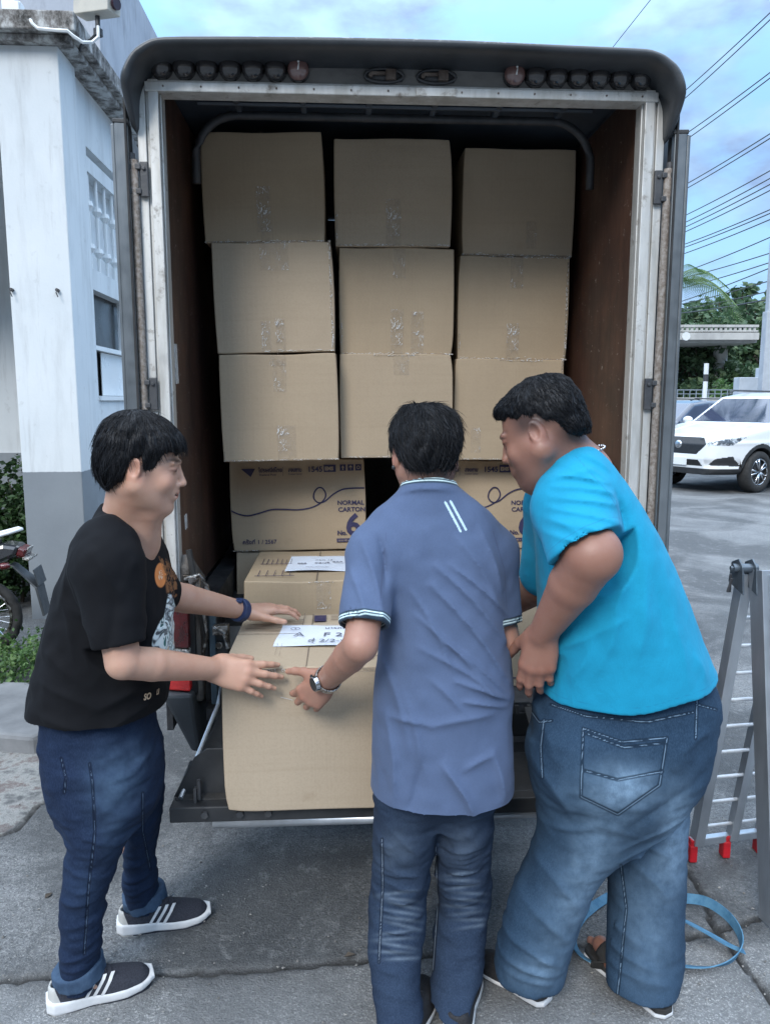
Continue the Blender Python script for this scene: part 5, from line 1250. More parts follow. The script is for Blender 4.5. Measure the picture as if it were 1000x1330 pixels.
def hair(name, hd, parent, O, shape, cut, kc=.008, lo=(-.13, -.15, -.13), hi=(.13, .15, .16), h=.0032, n=2600, crown=(0, -.05, .13), strand=.030, groove=.0016, gs=.0075, seed=0, comb=None, lift=.002, wd=.0011):
    """hair in head-local space: shape(field) adds the mass, cut(X,Y,Z) is >0 where there is none; n short strands over it"""
    f = Field(lo, hi, h); shape(f)
    r = f.reg(lo, hi); sl, X, Y, Z = r; f.F[sl] = -Field.smin(-f.F[sl], -cut(X, Y, Z).astype(np.float32), kc)
    rs = np.random.RandomState(seed); f.noise(.0022, .018, seed+5)
    # grooves run away from the crown: angular pattern round the crown axis
    cx, cy, cz = crown
    def gr(X, Y, Z):
        a = np.arctan2(X-cx, Y-cy); rr = np.sqrt((X-cx)**2+(Y-cy)**2+(Z-cz)**2)
        return groove*np.sin(a*34+5*np.sin(a*5+rr*30)+rr*18)*np.clip(rr/.05, 0, 1)
    f.disp(gr)
    V, Q = f.mesh(); V, Q = keep_big(V, Q, .05); V = relax(V, Q, 1, .3); N = vnorm(V, Q)
    # strands
    k = rs.choice(len(V), n); P0 = V[k]; D0 = N[k]; c = np.array(crown); SV = []; SQ = []
    base = P0-c; tang = base-(base*D0).sum(1)[:, None]*D0
    if comb is not None: tang = tang/np.maximum(np.linalg.norm(tang, axis=1), 1e-6)[:, None]+comb(P0)
    tang = tang+rs.randn(n, 3)*.18*np.linalg.norm(tang, axis=1)[:, None]
    tang -= (tang*D0).sum(1)[:, None]*D0; tang /= np.maximum(np.linalg.norm(tang, axis=1), 1e-6)[:, None]
    L_ = strand*(.6+.8*rs.rand(n)); L_ = L_*np.clip(-cut(P0[:, 0], P0[:, 1], P0[:, 2])/.022, .10, 1); side = np.cross(D0, tang); off = .0004+lift*rs.rand(n)**3
    segs = 4; rings = []
    for i in range(segs+1):
        t_ = i/segs; p = P0+tang*(L_*t_)[:, None]+D0*(off*np.sin(t_*2.4)-.55*(L_*t_)**2/.095)[:, None]+np.array([0, 0, -.12])[None]*(L_*t_*t_)[:, None]
        w_ = wd*(1-t_*.8)
        rings.append(np.stack([p-side*w_, p+side*w_, p+D0*w_*1.2], 1))
    A = np.stack(rings, 1)      # n, segs+1, 3, 3
    base_i = len(V)+np.arange(n)[:, None]*(segs+1)*3
    qs = []
    for i in range(segs):
        for a in range(3):
            b = (a+1) % 3; qs.append(np.concatenate([base_i+i*3+a, base_i+i*3+b, base_i+(i+1)*3+b, base_i+(i+1)*3+a], 1))
    V = np.concatenate([V, A.reshape(-1, 3)]); Q = np.concatenate([Q]+qs)
    Wd = hd['C']+(V[:, :1]*hd['R']+V[:, 1:2]*hd['F']+V[:, 2:]*hd['U'])*hd['s']
    if np.linalg.det(np.stack([hd['R'], hd['F'], hd['U']])) < 0: Q = Q[:, ::-1]
    return link(name, mesh_np(name, Wd-O, Q), M['hair'], parent)
NAILS = []; JOINTS = []
def hand(f, wrist, ydir, nrm, thumb=1, s=1.0, curl=(.25, .35, .3), spread=.10, tcurl=.3, tside=.75, curls=None, k=.0045, kp=.014, tn=-.25, th=1.0):
    """ydir: towards the fingertips; nrm: out of the back of the hand; thumb side = thumb * (ydir x nrm)"""
    y, n, x = fr(ydir, nrm); x = x*thumb; w_ = np.array(wrist, float); P = lambda a, b, c: w_+(x*a+y*b+n*c)*s
    kn = [P(.030, .088, .002), P(.010, .093, .005), P(-.011, .088, .003), P(-.030, .079, -.001)]
    for q in kn: JOINTS.append((q+n*.010*s, .011*s))
    for i, q in enumerate(kn): f.cap(P(.016-.011*i, .004, 0), q, .0145*s*th, .0118*s*th, kp)
    f.ell(P(.0, .050, -.006), (.040*s, .048*s, .0135*s*th), kp, np.stack([x, y, n])); f.ell(P(.024, .030, -.010), (.018*s, .032*s, .014*s*th), kp, np.stack([x, y, n]))
    LN = [(.043, .026, .021), (.047, .030, .022), (.043, .028, .021), (.034, .021, .019)]; RD = [(.0098, .0088, .0076), (.0100, .0089, .0077), (.0095, .0085, .0074), (.0083, .0075, .0066)]
    for i in range(4):
        cu = (curls[i] if curls else curl); a = spread*(1.5-i)*1.0; d = y*math.cos(a)+x*math.sin(a); p = kn[i]; ang = 0; nn = n
        for j in range(3):
            ang += cu[j]; dd = d*math.cos(ang)-n*math.sin(ang); q = p+dd*LN[i][j]*s; r1 = RD[i][j]*s*th; r2 = (RD[i][j+1] if j < 2 else RD[i][j]*.86)*s*th
            f.cap(p, q, r1, r2, kp*.7 if j == 0 else k)
            if j < 2: JOINTS.append((q, .0085*s))
            p = q
        up = n*math.cos(ang)+d*math.sin(ang); NAILS.append((p+up*.0058*s, .0066*s))
    d = x*tside+y*.62+n*tn; d /= np.linalg.norm(d); p = P(.026, .018, -.006); ang = 0
    for j, (l, r1, r2) in enumerate(((.044, .0155, .0125), (.034, .0118, .0105), (.027, .0105, .0085))):
        q = p+d*l*s; f.cap(p, q, r1*s*th, r2*s*th, .012 if j == 0 else k); p = q; d = d+y*tcurl*.6-n*.05; d /= np.linalg.norm(d)
    NAILS.append((p+n*.006*s, .008*s))
    return kn
def nail_tint(V, T, c=(1.25, 1.25, 1.22)):
    for (p, r) in NAILS:
        d2 = ((V-p)**2).sum(1); w_ = np.exp(-(d2/(r*r))**2)*.8
        for k in range(3): T[:, k] = T[:, k]*(1-w_)+c[k]*w_
    for (p, r) in JOINTS:
        d2 = ((V-p)**2).sum(1); w_ = np.exp(-(d2/(r*r)))*.38
        for k, cc in enumerate((.80, .62, .58)): T[:, k] *= 1-w_*(1-cc)
    return T
def st_px(rows):
    """stations (py, left px, right px, depth Y, half depth): the ellipse whose outline seen by the camera meets both pixels"""
    o = []
    for (py, a, b, Y, dp) in rows:
        A = W(a, py, Y); B = W(b, py, Y); u1, u2 = A[0]/Y, B[0]/Y; q = dp*1.05; w_ = (u2-u1)*Y
        fn = lambda r: math.sqrt(r*r+(u1*q)**2)+math.sqrt(r*r+(u2*q)**2)
        lo, hi = w_*.30, w_*.5
        for _ in range(40):
            m = (lo+hi)/2
            if fn(m) > w_: hi = m
            else: lo = m
        r = (lo+hi)/2; cx = u1*Y+math.sqrt(r*r+(u1*q)**2); cx = (cx+u2*Y-math.sqrt(r*r+(u2*q)**2))/2
        o.append((np.array([cx, Y, (A[2]+B[2])/2]), r, dp))
    return o
def smooth_out(f, it=1, rf=.5):
    V, Q = f.mesh(); V, Q = keep_big(V, Q, .004); return relax(V, Q, it, rf), Q
def shoe(parent, O, heel, toe, m_up, m_sole, stripes=None, name='shoe', wd=.052, thick=.026, heel_patch=True, open_toe=False):
    """shoe in its own frame: heel -> toe along +y, z up; placed in world then stored relative to O"""
    heel = np.array(heel, float); toe = np.array(toe, float); y = toe-heel; Ln = np.linalg.norm(y); y /= Ln; x = np.cross(y, [0, 0, 1]); x /= np.linalg.norm(x); z = np.cross(x, y); S = Ln/.29
    def plan(Y): return np.interp(Y, [0, .02, .06, .12, .17, .21, .25, .275, .29], [.018, .033, .037, .037, .046, .050, .044, .032, .020])*wd/.050
    f = Field((-.08, -.02, -.01), (.08, .32, .16), .0032)
    def up(X, Y, Z):
        top = np.interp(Y, [-.01, .0, .03, .09, .13, .17, .21, .26, .29], [.070, .088, .088, .100, .092, .074, .062, .050, .032]); hw = plan(Y)*np.interp(Z/top, [0, .35, .8, 1.0, 1.2], [1.0, 1.0, .78, .50, .2])
        a = np.abs(X)-hw; b = Z-top; e_ = np.maximum(.006-Y, Y-.284)+.03*0; q_ = -Field.smin(-a, -b, .03)*.8; return -Field.smin(-q_, -(e_+0*q_), .02)
    f.add(up, (-.06, -.0, 0), (.06, .295, .11), 0)
    f.sub(lambda X, Y, Z: np.maximum(np.sqrt((X/.026)**2+((Y-.062)/.045)**2)*.03-.03, .045-Z), (-.04, 0, .04), (.04, .12, .14), .01)
    f.cap((0, .098, .094), (0, .135, .086), .015, .012, .012)
    for i in range(4): f.cap((-.017, .118+.017*i, .095-.008*i), (.017, .124+.017*i, .095-.008*i), .0032, k=.003)
    V, Q = f.mesh(); V = relax(V, Q, 1)
    def tow(V): return heel+(V[:, :1]*x+V[:, 1:2]*y+V[:, 2:]*z)*S-O
    hp_ = (V[:, 1] < .055-(.085-V[:, 2])*0.15) & (V[:, 2] < .085) if heel_patch else np.zeros(len(V), bool)
    hpd = .050-.35*V[:, 2]-V[:, 1] if heel_patch else V[:, 1]*0-1
    root = link(name, mesh_np(name, tow(V), Q, True, {'patch': hpd}), m_up, parent)
    g = Field((-.08, -.03, -.02), (.08, .33, .07), .0032)
    def sole(X, Y, Z):
        th = thick*np.interp(Y, [-.02, .0, .06, .16, .25, .30], [1.25, 1.25, 1.1, .8, .75, .9]); bot = np.interp(Y, [-.02, 0, .02, .20, .26, .30], [.008, .004, 0, 0, .004, .016])
        a = np.abs(X)-plan(np.clip(Y, 0.003, .287))-.004-np.where((Y < 0) | (Y > .29), -.03, 0)
        e = np.maximum(-.004-Y, Y-.294); a = np.maximum(a, e); b = np.maximum(Z-th-.004, bot-Z); return -Field.smin(-a, -b, .008)
    g.add(sole, (-.07, -.02, -.01), (.07, .31, .06), 0); V2, Q2 = g.mesh(); V2 = relax(V2, Q2, 1)
    link('sole', mesh_np('sole', tow(V2), Q2), m_sole, root)
    if stripes:
        for sx in (-1, 1):
            for i in range(3):
                mb = MB(); P = []; y0 = .100+i*.022
                for j in range(7):
                    t_ = j/6; zz = .026+t_*.050; yy = y0+.034*t_
                    top = np.interp(yy, [.03, .09, .13, .17, .21], [.088, .100, .092, .074, .062]); hw = plan(yy)*np.interp(zz/top, [0, .35, .8, 1.0], [1.0, 1.0, .78, .50])+.0012
                    for dy in (-.0048, .0048): P.append((sx*hw, yy+dy, zz))
                F = [(2*j, 2*j+1, 2*j+3, 2*j+2) for j in range(6)]
                PP = np.array(P); PP[:, 0] += sx*.0008; tw_ = tow(PP); off = sx*x*.0022*S; A = [tuple(q) for q in tw_]+[tuple(q-off) for q in tw_]; n = len(P)
                FF = F+[tuple(k+n for k in q[::-1]) for q in F]
                MB().raw(A, FF).build('side_stripe', M['shoe_white'], root)
    return root
M['cream_print'] = pm('cream_print', (.55, .42, .30), (.45, .33, .22), 50, .7, 0)
M['shoe_white'] = pm('shoe_white', (.66, .67, .68), (.55, .56, .57), 20, .6, .1)
def m_shoe(name, c):
    t = NT(name); n = t.noise(260, 2); pt = t.attr('patch'); cc = t.ramp(n, [(.3, c), (.7, tuple(q*1.8+.006 for q in c))])
    cc = t.mix(t.sstep(pt, -.001, .001), cc, (.42, .42, .40)); t.base(cc); t.set(Roughness=.85); t.bump(n, .3, .002); return t.m
M['shoe_black'] = m_shoe('black_knit_upper', (.014, .016, .024))
M['dark_canvas'] = m_shoe('black_shoe_upper', (.012, .012, .014))

def limb(f, pts, k=.03):
    for (a, ra), (b, rb) in zip(pts[:-1], pts[1:]): f.cap(a, b, ra, rb, k)
def arm_shape(f, S, E, Wr, ru, re, rm, rw, k=.005):
    """upper arm S->E, forearm with its belly near the elbow, flattening towards the wrist"""
    f.cap(S, E, ru, re, k); m = E+(Wr-E)*.30; f.cap(E, m, re*.97, rm, k); f.cap(m, Wr, rm, rw, k)
def body_finish(name, f, hd, O, skin, tint_fn, parent=None):
    V, Q = f.mesh(); V, Q = keep_big(V, Q, .004); V2 = relax(V, Q, 1, .4); dh = np.linalg.norm(V-hd['P'](0, .05, -.02), axis=1); m_ = np.clip((dh-.09)/.03, 0.12, 1)[:, None]; V = V*(1-m_)+V2*m_; T = np.ones((len(V), 3)); T = head_tint(hd, V, T, **tint_fn); T = nail_tint(V, T); NAILS.clear(); JOINTS.clear()
    o = link(name, mesh_np(name, V-O, Q, True, {'tint': T}), skin, None, tuple(O)); return o
def denim(name, f, O, parent, mat, stitch=(), fade=(), Y=None, it=1):
    V, Q = smooth_out(f, it); px, py = PX(V); N = vnorm(V, Q); D = np.full(len(V), .05); sc = V[:, 1]/1000.
    front = N[:, 1] < .25
    if stitch: D = np.where(front, np.minimum(seg_dist(px, py, stitch)*sc, .05), .05)
    Fd = np.zeros(len(V))
    for (cx, cy, rx, ry, an, am) in fade: Fd += am*blob(px, py, cx, cy, rx, ry, an)*np.clip(-N[:, 1]+.3, 0, 1)
    return link(name, mesh_np(name, V-O, Q, True, {'stitch': D, 'fade': np.clip(Fd, 0, 1)}), mat, parent)

# ------------------------------------------------------------ the man in the black t-shirt (left)
def man_left():
    f = Field((-1.02, 1.5, -.01), (-.24, 2.62, 1.64), .0034)
    O = np.array([W(120, 1300, 1.9)[0], 1.98, 0.0])
    hC = W(184, 604, 1.88); hd = head(f, hC, (.965, .20, -.20), (.20, .02, 1), .96, chub=1.10, jaw=1.25)
    P = lambda px, py, Y: W(px, py, Y)
    neck0 = P(165, 690, 1.93)
    f.cap(P(170, 640, 1.88), neck0, .057, .066, .03); f.cap(P(196, 668, 1.89), P(188, 706, 1.93), .028, .038, .03)
    # hidden trunk and legs inside the clothes
    chest = P(140, 790, 1.97); pel = P(130, 940, 1.97)
    f.cap(neck0, chest, .07, .115, .03); f.cap(chest, pel, .115, .12, .03)
    Sn, En, Wn = P(140, 735, 1.78), P(160, 860, 1.74), P(280, 869, 1.94)
    arm_shape(f, Sn, En, Wn, .048, .041, .0405, .0285)
    f.cap(chest, Sn, .07, .05, .03)
    hand(f, Wn-np.array([.008, 0, 0]), (.92, .20, -.27), (.16, -.88, .42), thumb=-1, s=1.0, curls=[(.16, .18, .14), (.12, .18, .16), (.14, .2, .18), (.18, .22, .2)], spread=.13, tside=.30, tcurl=.8, tn=-.60, th=1.08)
    Sf, Ef, Wf = P(165, 710, 2.14), P(205, 770, 2.16), P(318, 793, 2.38)
    arm_shape(f, Sf, Ef, Wf, .055, .047, .043, .028); f.cap(chest, Sf, .07, .05, .03)
    hand(f, Wf, (.86, .48, -.06), (-.05, -.10, 1), thumb=1, s=1.0, curls=[(.10, .35, .3), (.1, .3, .3), (.12, .3, .3), (.15, .3, .3)], spread=.06, tside=.5, tcurl=.5, tn=-.10)
    for (hp_, kn, an) in ((P(125, 1000, 1.88), P(112, 1130, 1.86), P(102, 1262, 1.87)), (P(170, 980, 2.06), P(178, 1090, 2.12), P(184, 1175, 2.19))):
        f.cap(pel, hp_, .09, .06, .02); f.cap(hp_, kn, .055, .042, .01); f.cap(kn, an, .045, .032, .02); f.cap(an, an+np.array([.045, 0, -.035]), .028, .020, .02)
    mole = hC
    body = body_finish('person', f, hd, O, M['skin_fair'], dict(brow=.14, stub=lambda x, y, z: .75*np.exp(-(((y-.022)/.016)**2+((z+.005)/.028)**2))*(np.abs(x) > .05)+.5*np.exp(-(((y+.06)/.05)**2+((z+.078)/.014)**2))))
    tag(body, 'man in a black printed t-shirt and dark jeans pushing the front carton from the left', 'person')
    # t-shirt
    s = Field((-1.05, 1.5, .80), (-.34, 2.42, 1.50), .0042)
    # cross-sections: u along x (depth of the body), v along y (shoulder width)
    rows = [(988, 33, 206, 1.96, .165), (950, 32, 212, 1.96, .170), (900, 36, 219, 1.96, .174), (840, 50, 226, 1.96, .176), (790, 62, 226, 1.965, .180), (740, 79, 218, 1.965, .184), (700, 102, 205, 1.965, .160), (668, 122, 190, 1.95, .095), (652, 132, 180, 1.94, .06)]
    s.loft(st_px(rows), .02, e=2.3)
    s.cap(P(138, 712, 1.81), P(140, 735, 1.785), .074, .080, .05); s.cap(P(140, 735, 1.78), P(158, 845, 1.74), .078, .0610, .03)
    s.cap(P(165, 700, 2.10), P(180, 725, 2.14), .072, .070, .05); s.cap(P(180, 725, 2.14), P(208, 768, 2.17), .070, .064, .03)
    # cut sleeve end (near) perpendicular to the arm and hollow it
    def cutpl(fld, c, d, r, th=.03, inner=None):
        d = np.array(d)/np.linalg.norm(d); lo = c-r*1.6; hi = c+r*1.6
        fld.sub(lambda X, Y, Z: np.maximum(-((X-c[0])*d[0]+(Y-c[1])*d[1]+(Z-c[2])*d[2]), np.sqrt((X-c[0])**2+(Y-c[1])**2+(Z-c[2])**2)-r*1.3), lo, hi, .006)
    dn = (P(160, 860, 1.74)-P(140, 735, 1.78)); c = P(157, 838, 1.74)
    df = Ef*0+(Wf-Ef); 
    # neck opening
    s.ell(P(172, 650, 1.93), (.070, .085, .040), .010, sub=True)
    s.cap(P(132, 668, 1.93), P(160, 660, 1.86), .010, k=.01)
    s.noise(.0045, .075, 3, stretch=(.8, 1, 1.5)); s.noise(.003, .03, 4)
    s.folds([(75, 830, 130, 870, .018, .010), (70, 870, 150, 900, .016, .009), (60, 910, 150, 935, .016, .008), (100, 760, 120, 840, .014, .007), (60, 955, 180, 960, .014, .006), (150, 900, 205, 880, .013, .009), (155, 930, 212, 905, .013, .008), (45, 890, 100, 955, .016, -.007), (118, 775, 165, 800, .014, .007), (185, 740, 175, 820, .012, -.006), (165, 700, 190, 760, .012, .006), (110, 710, 95, 780, .014, .006)], 1.9, Yc=1.95)
    def hem(X, Y, Z): return np.maximum(-(Z-(W(60, 985, 1.96)[2]+.012*np.sin(X*14)+.02*np.clip((X+.70)/.2, -1, 1.4))), -1)*1+0*Y
    s.sub(lambda X, Y, Z: (Z-(W(60, 988, 1.96)[2]+.006*np.sin(X*24+Y*9)+-.012+.03*np.clip((X+.66)/.22, -.2, 1)))+0*Y+0*X, (-1.1, 1.5, .7), (-.3, 2.4, 1.0), .012)
    s.loft([(q[0]-np.array([0, 0, .0]), q[1]-.018, q[2]-.018) for q in st_px([(1010, 35, 206, 1.96, .165), (968, 35, 210, 1.96, .165)])], .01, sub=True)
    cutpl(s, c, dn, .088); s.cap(P(157, 832, 1.742), P(160, 870, 1.74), .048, .050, .003, sub=True)
    V, Q = smooth_out(s, 1); px, py = PX(V); N = vnorm(V, Q)
    sc = V[:, 1]/1000; side = (N[:, 1] < .5) & (N[:, 0] > -.3)
    def inside(poly): return np.where(side, -poly_sd(poly, px, py)*sc, -.02)
    prn = inside([(219, 772), (223, 772), (232, 800), (232, 870), (206, 868), (197, 850), (199, 828), (208, 808), (214, 800)])
    bdg = np.where(side, (1-np.hypot((px-209)/7.5, (py-747)/16))*.012, -.02)
    spl = inside([(206, 722), (216, 726), (230, 742), (230, 778), (217, 770), (214, 742)])
    ts = link('t_shirt', mesh_np('t_shirt', V-O, Q, True, {'print': prn, 'badge': bdg, 'splash': spl}), M['black_cotton'], body)
    bpy.context.view_layer.update()
    for (px_, py_, txt, sz) in ((186, 909, 'SO', .024), (202, 902, 'LI', .020)):
        d_ = Vector(W(px_, py_, 1.0))-Vector((0, 0, CAM_H)); ok, loc, nr, _ = ts.ray_cast(Vector((0, 0, CAM_H))-Vector(O), d_.normalized())
        if ok:
            zx = nr.normalized(); yx = Vector((.15, 0, 1)); xx = yx.cross(zx).normalized(); yx = zx.cross(xx); Rm = Matrix((xx, yx, zx)).transposed()
            o_ = text(txt, sz, ts, M['cream_print'], loc+zx*.0035, Rm.to_euler(), name='printed_letters', bold=.0008, sx=.7)
    # jeans
    j = Field((-1.02, 1.62, .02), (-.36, 2.36, 1.08), .0045)
    j.loft(st_px([(915, 52, 200, 1.96, .145), (945, 50, 204, 1.96, .150), (985, 52, 212, 1.96, .160), (1030, 62, 212, 1.95, .150), (1060, 72, 200, 1.95, .12)]), .02, e=2.3)
    j.loft(st_px([(990, 60, 186, 1.88, .085), (1040, 78, 176, 1.875, .084), (1090, 86, 166, 1.87, .078), (1130, 80, 152, 1.87, .072), (1180, 76, 138, 1.87, .067), (1230, 77, 133, 1.875, .063), (1262, 77, 135, 1.88, .062), (1276, 78, 136, 1.88, .062)]), .025)
    j.loft(st_px([(960, 120, 212, 2.05, .09), (1010, 150, 215, 2.08, .080), (1060, 160, 212, 2.11, .076), (1110, 160, 203, 2.14, .070), (1150, 160, 206, 2.17, .066), (1176, 166, 212, 2.19, .062)]), .012)
    j.noise(.005, .06, 7, stretch=(1, 1, .7)); j.noise(.003, .022, 8, stretch=(1.4, 1.4, .6))
    j.folds([(80, 1115, 150, 1135, .010, .006), (76, 1140, 150, 1150, .009, .006), (75, 1160, 145, 1165, .009, .005), (73, 1240, 136, 1232, .009, .006), (74, 1252, 136, 1250, .008, .005), (110, 1020, 180, 1060, .012, .006), (120, 1070, 165, 1095, .010, .006), (85, 1195, 140, 1190, .009, .004)], 1.85, Yc=1.87)
    j.folds([(160, 1120, 206, 1110, .009, .005), (160, 1140, 207, 1132, .009, .006), (162, 1158, 210, 1152, .008, .005)], 2.12)
    denim('jeans', j, O, body, M['denim_navy'], [[(117, 992), (121, 1020), (124, 1080), (116, 1150), (110, 1240)], [(80, 985), (86, 1010), (84, 1030)], [(186, 1030), (186, 1080), (196, 1130)]],
          [(150, 1010, 34, 40, .2, .65), (150, 1070, 24, 50, .1, .3), (190, 970, 18, 30, 0, .35), (120, 1160, 18, 30, 0, .12)])
    # turn-ups
    for (a, b, Y, l, r_) in ((1250, 1276, 1.88, 74, 137), (1155, 1180, 2.19, 164, 216)):
        c_ = Field((-1.02, 1.62, -.01), (-.3, 2.42, .42), .004); tl_ = .07 if Y < 2 else -.12
        A = W(l, b-3, Y); B = W(r_, b-12, Y); cen = (A+B)/2; Rr = (B[0]-A[0])/2+.004
        nz_ = np.array([-.16, 0, .987]); c_.loft([(cen, Rr, .070), (cen+nz_*.042, Rr-.004, .072)], .004, u=(.987, 0, .16), v=(0, 1, 0), n=nz_)
        c_.loft([(cen-nz_*.02, Rr-.011, .060), (cen+nz_*.012, Rr-.011, .060)], .004, u=(.987, 0, .16), v=(0, 1, 0), n=nz_, sub=True)
        c_.noise(.004, .03, 5); V, Q = smooth_out(c_, 1); link('turn_up', mesh_np('turn_up', V-O, Q, True, {'fade': np.full(len(V), .75), 'stitch': np.full(len(V), .05)}), M['denim_navy'], body)
    shoe(body, O, W(60, 1306, 1.83)*[1, 1, 0]+[0, 0, .0], W(200, 1272, 1.95)*[1, 1, 0]+[0, 0, .0], M['shoe_black'], M['shoe_white'], stripes=True, thick=.029)
    shoe(body, O, W(152, 1211, 2.14)*[1, 1, 0], W(274, 1188, 2.22)*[1, 1, 0], M['shoe_black'], M['shoe_white'], stripes=True, thick=.029)
    # smart band on the far wrist
    a = P(310, 792, 2.355); b = P(321, 794, 2.388); d = (b-a)/np.linalg.norm(b-a)
    bd = MB(); 
    for t0, t1, r_ in ((-.004, .020, .0375),): bd.cyl(a+d*t0, a+d*t1, r_, n=28)
    bd.box(a+d*.008+np.array([0, -.012, .034]), (.022, .032, .010)).build('wrist_band', pm('navy_silicone', (.015, .03, .085), (.02, .04, .11), 30, .5, .05), body, loc=tuple(-O), bevel=.003)
    # hair: full bowl-like cut with a fringe
    def shp(F_):
        F_.ell((0, -.012, .036), (.085, .103, .090), .01); F_.ell((0, -.040, .0), (.080, .074, .085), .03); F_.ell((0, .040, .062), (.072, .056, .044), .03); F_.ell((0, -.02, .072), (.072, .082, .062), .03)
    def cut(X, Y, Z):
        zl = np.interp(Y, [-.15, -.10, -.06, -.035, -.022, .004, .012, .030, .040, .062, .085, .13], [-.078, -.080, -.070, -.045, .018, .022, -.012, -.018, .026, .050, .058, .060])
        return (zl+.007*np.sin(Y*118+1)+.004*np.sin(Y*290)+.004*np.sin(X*170)-Z)*.7
    hair('hair', hd, body, O, shp, cut, n=4200, strand=.034, crown=(0, -.045, .14), seed=4, comb=lambda P: np.stack([P[:, 0]*0, np.clip(P[:, 1]*9, -.3, 1)*.6, P[:, 0]*0-.5], 1), lift=.0025)
    return body

# ------------------------------------------------------------ the man in the slate blue polo (middle, seen from behind)
def man_middle():
    P = lambda px, py, Y: W(px, py, Y)
    f = Field((-.36, 1.52, -.01), (.42, 2.45, 1.66), .0040)
    O = np.array([P(560, 1330, 1.8)[0], 1.84, 0.0])
    hC = P(552, 592, 1.90); hd = head(f, hC, (-.12, .95, -.32), (-.02, .30, .95), .95)
    n0 = P(558, 655, 1.885); f.cap(P(553, 612, 1.87), n0, .052, .048, .01)
    chest = P(568, 740, 1.88); pel = P(575, 960, 1.86)
    f.cap(n0, chest, .06, .11, .03); f.cap(chest, pel, .11, .11, .03)
    Sl, El, Wl = P(486, 724, 1.83), P(468, 838, 1.70), P(424, 884, 1.88)
    arm_shape(f, Sl, El, Wl, .038, .041, .039, .028); f.cap(chest, Sl, .07, .036, .02)
    hand(f, Wl, (-.50, .40, -.62), (-.38, -.86, -.10), thumb=1, s=1.0, curls=[(.25, .40, .3), (.28, .42, .35), (.32, .45, .35), (.38, .45, .35)], spread=.10, tside=.60, tcurl=.45, tn=-.10)
    Sr, Er, Wr = P(638, 724, 1.90), P(656, 832, 1.865), P(648, 850, 2.14)
    arm_shape(f, Sr, Er, Wr, .033, .037, .038, .028); f.cap(chest, Sr, .07, .033, .02)
    hand(f, Wr, (-.2, .96, .1), (0, -.1, 1), thumb=-1, s=1.0)
    for (hp_, kn, an) in ((P(535, 1040, 1.84), P(520, 1180, 1.86), P(508, 1338, 1.74)), (P(612, 1040, 1.86), P(603, 1175, 1.90), P(590, 1325, 1.80))):
        f.cap(pel, hp_, .07, .045, .01); f.cap(hp_, kn, .045, .035, .01); f.cap(kn, an, .038, .028, .01)
    body = body_finish('person', f, hd, O, M['skin_tan'], dict(stub=lambda x, y, z: .75*np.exp(-(((y+.07)/.05)**2+((z+.045)/.03)**2))))
    tag(body, 'man in a slate blue polo seen from behind, steel watch on his left wrist', 'person')
    # polo
    s = Field((-.34, 1.55, .62), (.42, 2.20, 1.56), .0042)
    s.loft(st_px([(1058, 480, 668, 1.86, .150), (1020, 482, 667, 1.86, .152), (960, 484, 668, 1.86, .145), (900, 487, 665, 1.86, .135), (830, 491, 661, 1.87, .128), (770, 487, 663, 1.88, .125), (720, 478, 656, 1.88, .118), (685, 478, 644, 1.88, .105), (658, 498, 626, 1.87, .078), (640, 515, 606, 1.865, .066), (628, 524, 592, 1.86, .060)]), .02, e=2.25)
    s.cap(P(503, 694, 1.86), P(484, 718, 1.83), .050, .058, .04); s.cap(P(484, 718, 1.83), P(472, 818, 1.725), .058, .0580, .03)
    s.cap(P(622, 692, 1.90), P(642, 716, 1.90), .048, .052, .04); s.cap(P(642, 716, 1.90), P(654, 812, 1.87), .053, .0470, .03)
    # collar
    cu = np.array([0, .30, .954]); cc = P(557, 637, 1.865)
    s.loft([(cc-cu*.012, .076, .070), (cc+cu*.022, .066, .062)], .008, u=(1, 0, 0), v=(0, .954, -.30), n=(0, .30, .954))
    s.loft([(cc+cu*.000, .055, .052), (cc+cu*.05, .058, .055)], .004, u=(1, 0, 0), v=(0, .954, -.30), n=(0, .30, .954), sub=True)
    s.noise(.0045, .08, 13, stretch=(1, 1, 1.4)); s.noise(.0018, .03, 14)
    s.folds([(565, 735, 660, 840, .0075, 0.0116), (585, 735, 668, 812, .006, 0.0093), (560, 760, 665, 895, .008, 0.0132), (540, 800, 640, 900, .007, 0.0093), (545, 840, 650, 905, .007, 0.0093), (575, 830, 664, 910, .006, 0.0093), (590, 880, 665, 915, .006, 0.0109), (600, 905, 660, 922, .006, 0.0109), (535, 770, 590, 880, .008, 0.0078), (595, 700, 650, 790, .008, 0.0085),
             (625, 690, 655, 770, .008, 0.0093), (560, 880, 600, 920, .008, 0.0078), (575, 985, 615, 1050, .011, 0.0202), (525, 900, 545, 985, .012, 0.0093), (500, 870, 530, 970, .010, 0.0078), (500, 930, 510, 1040, .012, 0.0109), (640, 975, 655, 1040, .012, 0.0139), (545, 985, 530, 1045, .012, -0.0093), (600, 990, 640, 975, .009, 0.0093),
             (470, 705, 500, 800, .009, 0.0124), (455, 740, 480, 800, .008, 0.0093), (492, 700, 500, 760, .008, -0.0124), (466, 780, 500, 790, .007, 0.0078), (505, 930, 560, 935, .008, 0.0093), (560, 935, 640, 925, .010, 0.0093), (548, 690, 560, 760, .02, -0.0062)], 1.76, Yc=1.92)
    zh = W(570, 1057, 1.86)[2]
    s.sub(lambda X, Y, Z: (Z-(zh+.010*np.sin((X+.04)*42)*np.clip((X+.12)*6, 0, 1)+.014*np.exp(-((X-.165)/.03)**2)+.022*np.exp(-((X+.135)/.03)**2)))+0*Y, (-.4, 1.5, .5), (.5, 2.3, 1), .003)
